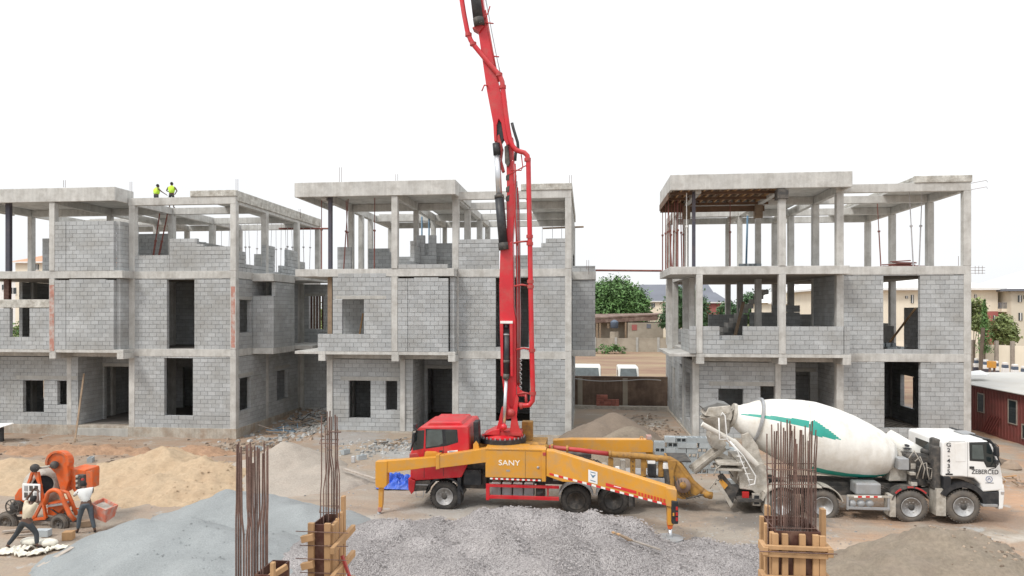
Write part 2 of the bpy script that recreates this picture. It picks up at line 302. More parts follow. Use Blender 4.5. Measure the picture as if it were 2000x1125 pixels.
# ---------------------------------------------------------------- ground, one sheet to the horizon
def axis_pts(lo, hi, step, far, k=1.28):
    a = [lo+i*step for i in range(int((hi-lo)/step)+1)]
    s_, x = step, a[-1]
    while x < far: s_ *= k; x += s_; a.append(x)
    s_, x = step, a[0]; b = []
    while x > -far: s_ *= k; x -= s_; b.append(x)
    return b[::-1]+a
gx = axis_pts(-32, 34, .3, 1200); gy = axis_pts(13, 58, .3, 1600)
gy = [y for y in gy if y > -60]
gv = [(x, y, gz(x, y)) for y in gy for x in gx]; nx = len(gx)
gf = [(j*nx+i, j*nx+i+1, (j+1)*nx+i+1, (j+1)*nx+i) for j in range(len(gy)-1) for i in range(nx-1)]
gm = bpy.data.materials.new('site_soil'); gm.use_nodes = True
def ground_mat(m):
    n = m.node_tree; L = n.links; b = n.nodes['Principled BSDF']; b.inputs['Roughness'].default_value = .97; b.inputs['Specular IOR Level'].default_value = .2
    g = n.nodes.new('ShaderNodeNewGeometry'); pos = g.outputs['Position']
    def nz(sc, det=5, ro=.6, sv=None):
        t = n.nodes.new('ShaderNodeTexNoise'); t.inputs['Scale'].default_value = sc; t.inputs['Detail'].default_value = det; t.inputs['Roughness'].default_value = ro
        if sv:
            mp_ = n.nodes.new('ShaderNodeMapping'); mp_.inputs['Scale'].default_value = sv; L.new(pos, mp_.inputs[0]); L.new(mp_.outputs[0], t.inputs['Vector'])
        else: L.new(pos, t.inputs['Vector'])
        return t.outputs['Fac']
    def mr(s_, a, b_, c=0, d=1):
        r = n.nodes.new('ShaderNodeMapRange'); r.inputs['From Min'].default_value = a; r.inputs['From Max'].default_value = b_; r.inputs['To Min'].default_value = c; r.inputs['To Max'].default_value = d; L.new(s_, r.inputs['Value']); return r.outputs[0]
    def mix(f, a, b_):
        x = n.nodes.new('ShaderNodeMixRGB'); L.new(f, x.inputs[0])
        for i, c in ((1, a), (2, b_)):
            if isinstance(c, tuple): x.inputs[i].default_value = (*c, 1)
            else: L.new(c, x.inputs[i])
        return x.outputs[0]
    def ma(op, a, b_):
        x = n.nodes.new('ShaderNodeMath'); x.operation = op; x.use_clamp = True; L.new(a, x.inputs[0])
        if isinstance(b_, float): x.inputs[1].default_value = b_
        else: L.new(b_, x.inputs[1])
        return x.outputs[0]
    sep = n.nodes.new('ShaderNodeSeparateXYZ'); L.new(pos, sep.inputs[0])
    base = mix(mr(nz(.35), .38, .62), (.325, .29, .245), (.375, .31, .24))
    base = mix(mr(nz(1.7, 6, .7), .5, .72, 0, .7), base, (.31, .265, .225))
    # red earth, more of it to the right and along the front of the left house
    redm = ma('MULTIPLY', mr(nz(.28, 5, .65), .42, .58), mr(sep.outputs['X'], 1, 15, .25, 1.0))
    base = mix(redm, base, (.46, .275, .165))
    lh = ma('MULTIPLY', ma('MULTIPLY', mr(sep.outputs['X'], -13, -16, 0, 1), mr(sep.outputs['Y'], 27, 30, 0, 1)), mr(nz(.45, 5, .65), .36, .6, .1, .9))
    base = mix(lh, base, (.33, .215, .14))
    # pale wheel-packed dust streaks along the lane
    base = mix(mr(nz(.5, 6, .7, (.25, 1.6, 1)), .5, .68, 0, .55), base, (.44, .405, .35))
    base = mix(mr(nz(.9, 6, .7, (.3, 1.4, 1)), .56, .7, 0, .6), base, (.22, .185, .155))
    # grey cement spill
    base = mix(mr(nz(.8, 6, .7), .58, .66, 0, .8), base, (.44, .45, .44))
    # dry grass and earth of the open field behind
    fld = mix(mr(nz(.09, 6, .7, (.4, 1.6, 1)), .42, .6), (.25, .145, .10), (.36, .27, .17))
    fld = mix(mr(nz(.6, 5), .55, .7, 0, .6), fld, (.24, .2, .1))
    base = mix(mr(sep.outputs['Y'], 54, 58), base, fld)
    far = mix(mr(nz(.02, 5), .4, .6), (.2, .22, .1), (.36, .3, .2))
    base = mix(mr(sep.outputs['Y'], 140, 220), base, far)
    base = mix(mr(nz(14, 4, .75), .3, .72, 0, .45), base, (.20, .17, .145))
    wn = n.nodes.new('ShaderNodeTexNoise'); wn.inputs['Scale'].default_value = .9; wn.inputs['Detail'].default_value = 6; wn.inputs['Roughness'].default_value = .65; L.new(pos, wn.inputs['Vector'])
    def stain(base, x, y, rx, ry, col, amt):
        mp_ = n.nodes.new('ShaderNodeMapping'); mp_.vector_type = 'POINT'; mp_.inputs['Location'].default_value = (-x/rx, -y/ry, 0); mp_.inputs['Scale'].default_value = (1/rx, 1/ry, 0); L.new(pos, mp_.inputs[0])
        ln = n.nodes.new('ShaderNodeVectorMath'); ln.operation = 'LENGTH'; L.new(mp_.outputs[0], ln.inputs[0])
        a = n.nodes.new('ShaderNodeMath'); a.operation = 'MULTIPLY_ADD'; L.new(wn.outputs['Fac'], a.inputs[0]); a.inputs[1].default_value = 1.9; a.inputs[2].default_value = -.95
        s2 = n.nodes.new('ShaderNodeMath'); s2.operation = 'ADD'; L.new(ln.outputs['Value'], s2.inputs[0]); L.new(a.outputs[0], s2.inputs[1])
        return mix(mr(s2.outputs[0], 1.0, .55, 0, amt), base, col)
    for st in ((6.4, 24.2, 2.6, 1.4, (.17, .155, .14), .85), (1.5, 25.2, 5.5, 1.3, (.25, .22, .19), .6), (-4.4, 24.6, 2.6, 2.0, (.40, .385, .36), .7), (14.0, 25.3, 5.5, 1.3, (.27, .19, .14), .7), (-6.8, 33.6, 5.0, 1.6, (.33, .335, .33), .8),
               (3.4, 19.9, 3.4, 1.8, (.40, .385, .37), .85), (6.0, 18.5, 2.2, 1.2, (.47, .36, .26), .7), (16.5, 23.2, 4.0, .8, (.58, .54, .48), .7), (19.5, 27.5, 5, 2.6, (.50, .315, .205), .8), (-13.5, 38, 2.5, 3, (.34, .33, .32), .7), (9.5, 21.6, 2.6, 1.0, (.52, .42, .33), .6), (-9, 21.8, 4, 2, (.44, .43, .41), .7)):
        base = stain(base, *st)
    L.new(base, b.inputs['Base Color'])
    bp = n.nodes.new('ShaderNodeBump'); bp.inputs['Strength'].default_value = .9; bp.inputs['Distance'].default_value = .06; L.new(nz(6, 7, .7), bp.inputs['Height']); L.new(bp.outputs[0], b.inputs['Normal'])
ground_mat(gm)
g_ = MB(); g_.v = gv; g_.f = gf; g_.mi = [0]*len(gf); ground = struct(g_.build('ground', gm, smooth=True))

# ---------------------------------------------------------------- houses under construction
Y1 = 39.2
BH, BP = .25, .475
Z0, S1, S2 = .1, 4.9, 9.65      # finished levels of the three storeys
class House:
    def __init__(s, XR, label, skew=0):
        s.XR = XR; s.root = empty('concrete_house', (XR-7, Y1+6, 0), label, 'unfinished house', 'unfinished block houses in a row')
        s.blocks = []; s.cut = MB(); s.core = []; s.k = 0
    def px(s, p, v): return X(p, Y1+v)-s.XR
    def box(s, name, u0, u1, v0, v1, z0, z1, m='conc', bevel=.012, label=None):
        o = MB().box(s.XR+u0, s.XR+u1, Y1+v0, Y1+v1, z0, z1).build(name, M[m], s.root, bevel=bevel, seg=1)
        if label: o['label'] = label
        return o
    def wall(s, ax, pos, a0, a1, z0, z1, holes=(), pri=0, th=.225, shift=0, name='wall'):
        """ax 'u': runs along x at v=pos..pos+th ; ax 'v': runs along y at u=pos..pos+th. holes (a0,a1,z0,z1)"""
        core = MB(); nrow = max(1, math.ceil((z1-z0)/BH-.12)); prev = None; start = z0; runs = []
        for r in range(nrow):
            zc0 = z0+r*BH; zc1 = min(z1, zc0+BH) if r < nrow-1 or z1-zc0 < BH else z1 if z1-zc0 < BH*1.13 else zc0+BH; zm = zc0+BH*.5
            iv = [(a0, a1)]
            for (h0, h1, hz0, hz1) in holes:
                if hz0 <= zm <= hz1:
                    nv = []
                    for (p, q) in iv:
                        if h1 <= p or h0 >= q: nv.append((p, q)); continue
                        if h0 > p: nv.append((p, h0))
                        if h1 < q: nv.append((h1, q))
                    iv = nv
            iv = [(p, q) for p, q in iv if q-p > .06]
            runs.append((zc0, zc1, iv))
            off = (BP/2 if (r+shift) % 2 else 0)+R.uniform(-.02, .02)
            for (p, q) in iv:
                k = math.floor((p-a0-off)/BP)
                a = a0+off+k*BP
                st_ = p
                while a < q-1e-6:
                    b0, b1 = st_, min(a+BP, q); a += BP
                    if b1-b0 < .09 and b1 < q-1e-6: continue
                    if q-b1 < .09: b1 = q; a = q
                    st_ = b1
                    full = (b1-b0) > BP-.002
                    l0 = b0+(.0 if b0 == p else .011); l1 = b1-(.0 if b1 == q else .011)
                    e = R.uniform(.006, .017)
                    if ax == 'u': bb = (s.XR+l0, s.XR+l1, Y1+pos-e, Y1+pos+th+.01)
                    else: bb = (s.XR+pos-e, s.XR+pos+th+e, Y1+l0, Y1+l1)
                    if full and ax == 'u' and pri > 0 and abs(l1-l0-(BP-.022)) < .005: s.blocks.append((-pri*1000+((bb[0])**2+bb[2]**2)**.5, bb, zc0))
                    else: s.cut.box(*bb, zc0+.003, zc1-min(.019, (zc1-zc0)*.3))
        i = 0
        while i < len(runs):
            j = i
            while j+1 < len(runs) and [(round(a, 3), round(b, 3)) for a, b in runs[j+1][2]] == [(round(a, 3), round(b, 3)) for a, b in runs[i][2]]: j += 1
            for (p, q) in runs[i][2]:
                p_, q_ = p+.008, q-.008
                if ax == 'u': core.box(s.XR+p_, s.XR+q_, Y1+pos+.002, Y1+pos+th-.004, runs[i][0]+.001, runs[j][1]-.03)
                else: core.box(s.XR+pos+.004, s.XR+pos+th-.004, Y1+p_, Y1+q_, runs[i][0]+.001, runs[j][1]-.03)
            i = j+1
        if core.v: core.build(name, M['mortar'], s.root)
    def finish(s):
        s.blocks.sort(key=lambda t: t[0])
        me = None
        for i, (d, bb, z) in enumerate(s.blocks):
            if i < 300:
                if me is None:
                    m_ = MB().box(0, BP-.022, 0, .225+.022, 0, BH-.022); o = m_.build('block', M['block'])
                    me = o.data; bpy.data.objects.remove(o)
                o = bpy.data.objects.new('block', me); C.objects.link(o); place(o, s.root, (bb[0], bb[2], z+.003))
            else: s.cut.box(*bb, z+.003, z+BH-.019)
        o = s.cut.build('blockwork', M['block'], s.root); o['kind'] = 'stuff'
ROWS = (0, 4, 9, 13)
def house(kind, XR, label):
    h = House(XR, label); W = h.wall
    uB = -11.35 if kind == 1 else -10.25       # left column of the projecting bay
    uA = -14.6 if kind != 1 else -17.2
    vF = -1.05
    zc = lambda p, y, v: Z(p, y, Y1+v)
    # --- slabs and bands
    h.box('foundation', -6.95, .06, -.09, 13.35, -1.3, Z0, 'plinth')
    h.box('foundation', uA-.1, -6.955, .2, 13.33, -1.3, Z0-.006, 'plinth')
    h.box('floor_slab', -6.6, 0, -.03, 13.2, 4.45, S1)
    h.box('floor_slab', uA, -6.604, vF, 13.19, 4.7, S1-.004)
    h.box('floor_slab', uA-1.45, uA-.004, vF+.05, 4.4, 4.72, S1-.012)
    h.box('floor_slab', -6.6, 0, -.03, 13.2, 9.2, S2)
    h.box('floor_slab', uA, -6.604, vF, 13.19, 9.2, S2-.004)
    h.box('floor_slab', uA-1.4, uA-.004, vF+.003, 4.3, 9.22, S2-.008)
    for u in (uA, uB, -6.95):
        h.box('beam_end', u, u+.42, vF-.02, .5, 4.33, 4.69)
        h.box('beam_end', u, u+.42, vF-.022, vF, 4.692, S1-.01)
    h.box('beam', uA+.42, -6.96, .28, .55, 4.38, 4.698)
    # --- columns
    def col(u, v, z0, z1, w=.36, d=.36, m='conc', lab=None): h.box('column', u, u+w, v, v+d, z0, z1, m, .015, lab)
    for v in ROWS:
        vv = v-(.04 if v == 0 else .1)
        for zz in ((Z0-1.0 if v == 0 else Z0, 4.448), (S1+.001, 9.198), (S2+.001, 13.698)):
            if kind == 3 and v == 0: pass
            col(-.36, vv, zz[0], zz[1], .37)
            col(-6.92, vv, zz[0], zz[1], .38)
    if kind == 1:                                              # column smeared with red oxide
        h.box('column_smear', -.3, -.04, -.046, -.0405, S1+.1, 8.7, 'redox', 0, 'red oxide smeared on the corner column')
        h.box('column_smear', uB+.04, uB+.34, vF-.046, vF-.0405, S1-.1, 8.8, 'redox', 0, 'red oxide smeared on the bay column')
    for v in (.25, 4, 9, 13):
        col(uA, v-.03, Z0, 4.38)
        if kind != 1 or v > 1: col(uB+.1 if v > 1 else uB+.15, v-.06, Z0, 4.38, .3)
    for v in (4, 9, 13):
        col(uA, v, S1, 9.198); col(uB, v, S1, 9.198)
        col(uB, v-.1, S2, 13.698, .3)
    for v in ((4, 6, 8, 13) if kind == 2 else (4, 9, 13)): col(uA, v-.1, S2, 13.698, .32)
    col(uB, vF-.04, S1, 9.19, .36); col(uB, vF-.04, S2, 13.8, .36)
    if kind == 3:
        col(uA, vF-.03, S1, 9.19, .34); col(uA-1.05, 3.2, S1, 9.19, .3); col(uA+.1, 2.0, S1, 9.19, .3)
    # --- dark floor sheets and board-stained soffit sheets, added to darken the rooms
    for (zf, zs) in ((Z0, 4.445), (S1, 9.195)):
        h.box('shade_floor', uA+.5, -.5, .8 if zf < 1 else .35, 12.7, zf+.002, zf+.02, 'shade_floor', 0)
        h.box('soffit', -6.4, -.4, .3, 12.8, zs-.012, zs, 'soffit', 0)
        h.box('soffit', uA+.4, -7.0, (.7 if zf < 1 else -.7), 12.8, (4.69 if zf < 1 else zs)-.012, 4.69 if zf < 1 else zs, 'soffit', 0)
    # --- roof frame
    ZB0, ZB1 = 13.7, 14.15
    for u in (uA+.02, uB+.03, -6.88, -.34):
        v0 = .26 if u > -7 else -.7
        h.box('roof_beam', u, u+.3, v0, 13.2, ZB0, ZB1)
    us = [uA+.33, uB+.03, uB+.335, -6.88, -6.575, -.345]
    for i, v in enumerate(ROWS):
        for a, b in ((0, 1), (2, 3), (4, 5)):
            if v == 0 and a < 4: continue
            if i == 0: h.box('roof_beam', -6.95, 0, -.04, .255, ZB0, ZB1+.003)
            else: h.box('roof_beam', us[a], us[b], v-.1, v+.2, ZB0+.003, ZB1-.003)
    # left canopy with its deep fascia
    cu0, cu1, cv0, cv1 = uA-1.4, (-7.0 if kind == 1 else -6.5), vF-.12, 4.25
    h.box('canopy_slab', cu0+.16, cu1-.16, cv0+.16, cv1, 14.155, 14.3, 'conc')
    h.box('fascia', cu0, cu1, cv0, cv0+.155, 13.82, 14.66, 'conc', .02)
    h.box('fascia', cu0, cu0+.155, cv0+.158, cv1, 13.83, 14.655, 'conc', .02)
    h.box('fascia', cu1-.155, cu1, cv0+.158, cv1 if kind != 1 else .55, 13.83, 14.655, 'conc', .02)
    # right strip
    s0 = -2.9
    h.box('canopy_slab', s0, -.08, .1, 13.15, 14.156, 14.3, 'conc')
    h.box('fascia', s0, .04, -.1, .095, 14.157, 14.53, 'concrough', .02)
    h.box('fascia', -.075, .045, .1, 13.2, 13.9 if kind == 1 else 14.0, 14.525, 'concrough', .02)
    h.box('fascia', s0-.004, s0+.14, .1, 13.1, 14.302, 14.5, 'concrough', .02)
    h.box('canopy_slab', uB+.5, -7.0, 6.5, 12.85, 14.157, 14.29)
    h.box('canopy_slab', uA+.4, uB, 9.3, 12.85, 14.157, 14.29)
    # --- ground storey
    g0 = .3
    def W1(a, b, y0, y1, v): return (h.px(a, v), h.px(b, v), zc((a+b)/2, y1, v), zc((a+b)/2, y0, v))
    if kind == 1:
        wl = [W1(45, 86, 742, 806, g0), W1(112, 137, 742, 793, g0)]; ue = -10.55; strip = W1(321, 377, 698, 809, 0)
    elif kind == 2:
        wl = [W1(681, 724, 744, 813, g0), W1(753, 776, 745, 798, g0)]; ue = -9.35; strip = W1(968, 1035, 698, 822, 0)
    else:
        wl = [W1(1403, 1452, 755, 826, g0), W1(1485, 1512, 755, 812, g0)]; ue = -9.0; strip = W1(1727, 1798, 705, 833, 0)
    W('u', g0, uA+.37, ue, Z0, 4.37, [(uB+.15, uB+.45, -2, 9)]+wl if kind != 1 else wl, pri=1)
    if kind == 1: h.box('column', ue-.75, ue-.45, g0-.03, g0+.3, Z0, 4.37)
    l = min(w[0] for w in wl)-.5; r = max(w[1] for w in wl)+(.5 if kind == 1 else .12)
    zt = max(w[3] for w in wl)
    h.box('lintel', l, min(r, ue-.02 if kind == 1 else uB+.14), g0-.022, g0+.2, zt+.02, zt+.26, 'lintel')
    vb = 2.5 if kind == 1 else 3.2
    W('v', ue-.23, g0+.24, vb+.2, Z0, 4.4, pri=0)                                   # side of the entrance recess
    d0, d1 = (ue+.6, -6.95)
    W('u', vb, ue, -6.86, Z0, 4.4, [({1: ue+.1, 2: ue+.2, 3: ue+.12}[kind], {1: -8.4, 2: -7.0, 3: -7.3}[kind], -1, 3.55)])
    h.box('lintel', ue+.02, -6.95, vb-.03, vb+.2, 3.58, 3.8, 'lintel')
    W('v', -6.85, .36, 3.4, Z0, 4.4)
    h.box('step', ue, -6.96, .0, .195, -1.2, -.05, 'lintel')
    W('u', 0, -6.54, -.36, Z0, 4.44, [strip], pri=2)
    # side walls
    right_holes = [(.45, 1.85, 1.1, 3.15), (5.5, 7.2, 1.2, 3.2)] if kind != 3 else [(6.0, 7.7, 1.0, 3.1)]
    W('v', -.24, .33, 12.9, Z0, 4.44, right_holes+[(3.9, 4.26, -1, 6), (8.9, 9.26, -1, 6)])
    for (a, b, z0_, z1_) in right_holes: h.box('lintel', -.245, .012, a-.25, b+.25, z1_+.02, z1_+.24, 'lintel')
    left_holes = [(1.3, 3.0, .9, 3.6), (4.6, 5.9, .3, 3.8), (8.0, 10.0, 1.0, 3.4)] if kind == 3 else [(5, 6.5, 1.1, 3.4)]
    W('v', uA+.02, .62, 12.9, Z0, 4.4, left_holes+[(3.9, 4.3, -1, 6), (8.9, 9.3, -1, 6)])
    W('u', 13.0, uA+.3, -.3, Z0, 4.44, [(-5, -3.6, 1, 3.3)] + ([(-16.2, -14.4, .6, 3.3)] if kind == 1 else []))
    W('u', 9.0, uA+.3 if kind != 1 else -12.5, -.4, Z0, 4.44, [(-6.4, -5.2, -1, 3)])
    if kind != 3:
        W('u', 8.0, uB+.4, -.4, Z0, 4.44, [(-8.4, -7.4, -1, 3)]); W('v', uB+.02, 3.5, 7.9, Z0, 4.4)
        W('u', 4.6, uA+.3 if kind == 2 else -12.2, uB, Z0, 4.4)
    else:
        W('u', 6.2, uB+.4, -5.8, Z0, 4.44, [(-8.4, -7.4, -1, 3)]); W('u', 4.2, uA+.3, uB+.3, Z0, 4.4)
    # --- second storey
    strip2 = {1: W1(326, 380, 546, 679, 0), 2: W1(968, 1033, 543, 679, 0), 3: W1(1725, 1797, 541, 684, 0)}[kind]
    W('u', 0, -6.54, -.36, S1, 9.19, [strip2], pri=2, shift=1)
    if kind == 1:
        w = W1(19, 58, 580, 655, vF)
        W('u', vF, uA-1.2, uB, S1, 7.4, [w], pri=1)
        h.box('beam', uA-1.3, uB-.01, vF-.01, vF+.28, 7.42, 7.92, 'concrough', .02, 'dark rough cast beam over the low wall')
        W('u', vF, uB+.36, -7.16, S1, 9.1, [(uB+1.07, uB+1.11, 0, 20)], pri=3)
        W('v', -7.15, vF+.24, .9, S1, 9.19)
        W('u', 4.0, -14, -11.4, S1, 9.19, [(-14, -11, 8.1, 9.3)])
        W('u', 9.0, -14.5, -11.4, S1, 8.4)
    elif kind == 2:
        w = W1(668, 711, 585, 655, vF)
        W('u', vF, h.px(621, vF), uB-.01, S1, 9.19, [w, (-20, h.px(650, vF), 5.9, 10)], pri=3)
        h.box('lintel', w[0]-.35, uB-.3, vF-.02, vF+.2, w[3]+.02, w[3]+.22, 'lintel')
        W('u', vF, uB+.37, -6.9, S1, 9.1, [(h.px(797, vF)-.03, h.px(797, vF), 0, 20), (h.px(876, vF)-.03, h.px(876, vF), 0, 20)], pri=3)
        W('v', -6.89, vF+.25, -.05, S1, 9.19)
        W('u', 2.9, uA, uB, S1, 9.19)
    else:
        w = (h.px(1405, vF), h.px(1452, vF), 6.15, 8); w2 = (h.px(1405, vF), h.px(1452, vF), 5.7, 8)
        W('u', vF, uA-.35, uB-.01, S1, S1+1.5, [(uA-.02, uA+.36, 0, 20), w2], pri=3)
        W('u', vF+.2, w[0]-.1, w[1]+.1, S1, S1+1.0, th=.15)
        W('u', vF, uB+.37, -6.6, S1, S1+1.5, [(-6.92, -6.88, 0, 9)], pri=3)
        W('v', uA-.2, vF+.3, 3.5, S1, S1+1.25)
        W('v', -6.86, .36, 3.9, S1, 9.19)
        W('u', 9.0, -12.2, -9.6, S1, 7.0); W('u', 12.8, uA+.2, -9.5, S1, 5.9); W('u', 6.5, -10, -6.9, S1, 7.6, [(-10, -8.6, 7.2, 8)])
        W('u', 12.8, -6.5, -4, S1, 7.0); W('v', -.24, .33, 3.9, S1, 9.19)
        W('v', -.24, 4.3, 7.2, S1, 7.45); W('v', -.24, 9.3, 12.9, S1, 6.4)
        W('u', 4.2, -4.4, -2.9, S1, 7.6); h.box('panel', -3.1, -1.7, 5.2, 5.35, S1, 6.3, 'conc')
        # stair flight seen through the open storey
        st = MB()
        for k in range(12): st.box(XR-12.6+k*.32, XR-12.6+(k+1)*.32+.02, Y1+6.9, Y1+8.2, S1+k*.31, S1+(k+1)*.31)
        st.build('stair', M['conc'], h.root)
    if kind != 3:
        sh = [(.45, 1.85, 5.85, 7.9), (5.4, 6.4, 5.0, 8.0)]
        W('v', -.24, .33, 12.9, S1, 9.19, sh+[(3.9, 4.26, -1, 16), (8.9, 9.26, -1, 16)])
        h.box('lintel', -.245, .012, .35, 2.0, 7.92, 8.12, 'lintel')
        W('v', uA+.02 if kind == 2 else uA+.02, 3.2, 12.9, S1, 9.19, [(3.9, 4.3, -1, 16)])
        W('u', 13.0, (uA+.3 if kind == 2 else -11.5), -.3, S1, 9.19, [(-5, -3.6, 6, 8)])
        W('u', 5.2, uB+.4, -.4, S1, 9.19, [(-8.4, -7.4, 0, 8)]); W('v', uB+.02, 3.5, 8.9, S1, 9.19)
        W('u', 9, uB+.4, -.4, S1, 9.19)
    # --- side bay on the right, second storey
    b1_, b2_ = (2.1, 5.2)
    if kind != 3:
        h.box('floor_slab', .004, 1.4, b1_-.1, b2_, 4.5, S1-.01); h.box('floor_slab', .004, 1.42, b1_-.1, b2_, 9.1, S2-.06)
        W('u', b1_, .02, 1.38, S1, 9.08 if kind == 2 else 8.2, [(-.1, .45, 7.6, 9)] if kind == 9 else [])
        W('v', 1.14, b1_+.25, b2_, S1, 9.08)
        if kind == 2: W('u', b1_, .02, 1.38, S2-.05, S2+.3)
    if kind == 1:
        h.box('floor_slab', .004, 2.6, b2_+.1, 9.0, 4.62, S1-.02); h.box('floor_slab', .004, 2.2, b2_+.1, 10.0, 9.3, S2-.03)
        # rear wing
        W('u', 9.4, .02, 2.2, Z0, 4.6); W('u', 9.4, .02, 2.2, S1, 9.2, [(.55, 1.75, 6.0, 8.3)])
        h.box('column', 2.2, 2.5, 9.35, 9.7, -.8, 9.2); h.box('column', .02, .3, 9.2, 9.38, Z0, 9.2)
        h.box('lintel', .35, 1.95, 9.37, 9.6, 8.32, 8.52, 'lintel')
        h.box('floor_slab', .004, 2.5, 9.3, 13, 4.6, S1-.03)
        for k in range(5): h.box('board', .62+k*.22, .76+k*.22, 9.7, 9.74, 5.9, 8.4, 'woodold' if k % 2 else 'ply', 0)
        h.box('foundation', .07, 2.5, 9.3, 13, -1.2, Z0-.02)
    # --- top storey
    if kind == 1:
        W('u', vF, uB+.36, -7.16, S2, 12.65, [(uB+1.07, uB+1.11, 0, 20)], pri=3, shift=1)
        W('v', -7.15, vF+.24, .9, S2, 12.65)
        W('u', 1.2, h.px(83, 1.2), h.px(109, 1.2), S2, 11.9)
        W('u', 4.4, -10.3, -6.95, S2, 12.5)
        W('u', 0, -6.54, -.36, S2, 11.3, [(-6.6, h.px(331, 0), 10.72, 12), (h.px(331, 0), h.px(384, 0), 0, 12), (-2.1, -.3, 11.13, 12)], pri=2)
        W('u', 4.4, -6.9, -3.2, S2, 11.9, [(-4.6, -3.1, 11.2, 12)]); W('v', -3.4, .3, 4.4, S2, 11.6, [(0, 1.2, 11.2, 12)])
        W('u', .02, h.px(331, 0), h.px(384, 0), S2, 11.65)
        W('v', -.24, .33, 12.9, S2, 11.6, [(.3, 1.2, 10.8, 13), (1.2, 3.8, 10.25, 13), (3.9, 4.26, 0, 20), (5.2, 6.2, 10.0, 13), (6.2, 7.2, 10.3, 13), (8.9, 9.26, 0, 20), (9.3, 10.2, 10.8, 12), (10.2, 11.5, 10.3, 13), (11.5, 12.9, 10.0, 13)])
        W('u', 6.2, -4.4, -1.0, S2, 11.2, [(-2.8, -2, 10.4, 12)])
    elif kind == 2:
        a, b = h.px(898, 0), h.px(974, 0)
        W('u', 0, -6.54, -.36, S2, 11.4, [(b, h.px(1040, 0), 0, 20), (h.px(1040, 0), h.px(1048, 0), 11.13, 20), (h.px(1040, 0), h.px(1057, 0), 10.88, 20), (h.px(1057, 0), h.px(1066, 0), 11.13, 20)], pri=2)
        W('u', vF, h.px(797, vF), -7.0, S2, S2+.25, pri=3); W('u', vF, uB+.4, h.px(797, vF), S2, S2+.25)
        W('u', 3.0, -9.5, -6.6, S2, 11.5); W('u', 5.4, -4.0, -2.6, S2, 10.9)
        W('u', 1.2, uA+.3, uA+1.15, S2, 11.15); W('u', 5.0, uA+1.0, uA+2.9, S2, 11.4, [(uA+2.4, uA+3, 11.1, 12)])
        W('u', 8.2, uA+1.0, uB+1, S2, 11.1); W('v', uB+.7, -.2, 1.9, S2, 11.4, [(-.3, .5, 10.2, 12), (1, 1.4, 11.1, 12)]); W('u', 2.0, uB+.7, uB+1.9, S2, 11.9, [(uB+1.2, uB+1.45, 10.7, 12.2)])
        W('v', -.24, 8.9, 12.9, S2, 11.2)
    else:
        pass
    return h
XRS = {1: X(461, Y1), 2: X(1116, Y1), 3: X(1896, Y1)}
H1 = house(1, XRS[1], 'left unfinished block house, with two workers standing on its roof beams')
H2 = house(2, XRS[2], 'middle unfinished grey block house, directly behind the red pump boom')
H3 = house(3, XRS[3], 'right unfinished block house, its upper storeys mostly open columns, behind the mixer truck')
h = H3; r0 = h.root
# brown formwork still hanging under the canopy of the right house
uA3 = -14.6
f_ = MB().box(h.XR+uA3-1.35, h.XR-9.7, Y1-1.0, Y1+4.1, 14.0, 14.06).build('formwork_deck', M['plyroof'], r0)
for k in range(15):
    x = h.XR+uA3-1.2+k*.42; MB().box(x, x+.075, Y1-1.0, Y1+4.1, 13.85, 13.995).build('joist', M['wood' if k % 3 else 'woodold'], r0)
for v in (-.3, 1.6, 3.6):
    MB().box(h.XR+uA3-1.35, h.XR-9.6, Y1+v, Y1+v+.08, 13.7, 13.845).build('formwork_bearer', M['plyroof'], r0)
MB().box(h.XR+uA3-1.39, h.XR-9.7, Y1+4.12, Y1+4.16, 13.35, 14.1).build('formwork_board', M['plyroof'], r0)
MB().box(h.XR+uA3-1.44, h.XR+uA3-1.405, Y1-.4, Y1+4.16, 13.45, 13.82).build('formwork_board', M['plyroof'], r0)
MB().box(h.XR-10.35, h.XR-9.8, Y1-1.25, Y1-.55, 13.25, 13.75).build('column_shutter', M['frame'], r0)
MB().box(h.XR-10.32, h.XR-9.88, Y1+3.8, Y1+4.3, 12.9, 13.7).build('column_shutter', M['woodold'], r0)
MB().box(h.XR+uA3-.03, h.XR+uA3+.4, Y1+3.8, Y1+4.3, 12.9, 13.7).build('column_shutter', M['woodold'], r0)
# starter bars above the roofs and slab edges
def starter(hh, spots):
    for (px, y0, y1, Y) in spots:
        m = MB(); a = P(px, y0, Y); b = P(px, y1, Y); m.tube([a, b], .012, 5); m.tube([a+Vector((.12, 0, 0)), b+Vector((.12, 0, -.3))], .012, 5); m.build('starter_bar', M['rebar'], hh.root)
starter(H1, [(124, 352, 366, 38.6), (254, 355, 372, 39.6), (461, 350, 376, 39.4), (521, 392, 400, 43.4), (584, 408, 418, 48.4)])
starter(H2, [(663, 327, 362, 39), (773, 340, 360, 38.6), (1112, 342, 366, 39.4), (955, 395, 408, 48.4), (1146, 508, 526, 41)])
starter(H3, [(1872, 500, 522, 40), (1893, 372, 362, 39.6)])
cg = MB()
for dz in (0, .15, .3):
    for dx in (0, .35, .7): cg.tube([(h.XR+.0+dx*.8, Y1+.05, 9.25+dz), (h.XR+.75, Y1+.05, 9.25+dz)], .01, 5)
    cg.tube([(h.XR+.25+dz*1.2, Y1+.05, 9.2), (h.XR+.25+dz*1.2, Y1+.05, 9.65)], .01, 5)
for dz in (13.75, 14.1): cg.tube([(h.XR, Y1+.1, dz), (h.XR+.85, Y1+.1, dz+.15), (h.XR+.9, Y1+.1, dz+.05)], .012, 5)
cg.build('protruding_rebar', M['rebar'], r0)
for hh in (H1, H2, H3): hh.finish()
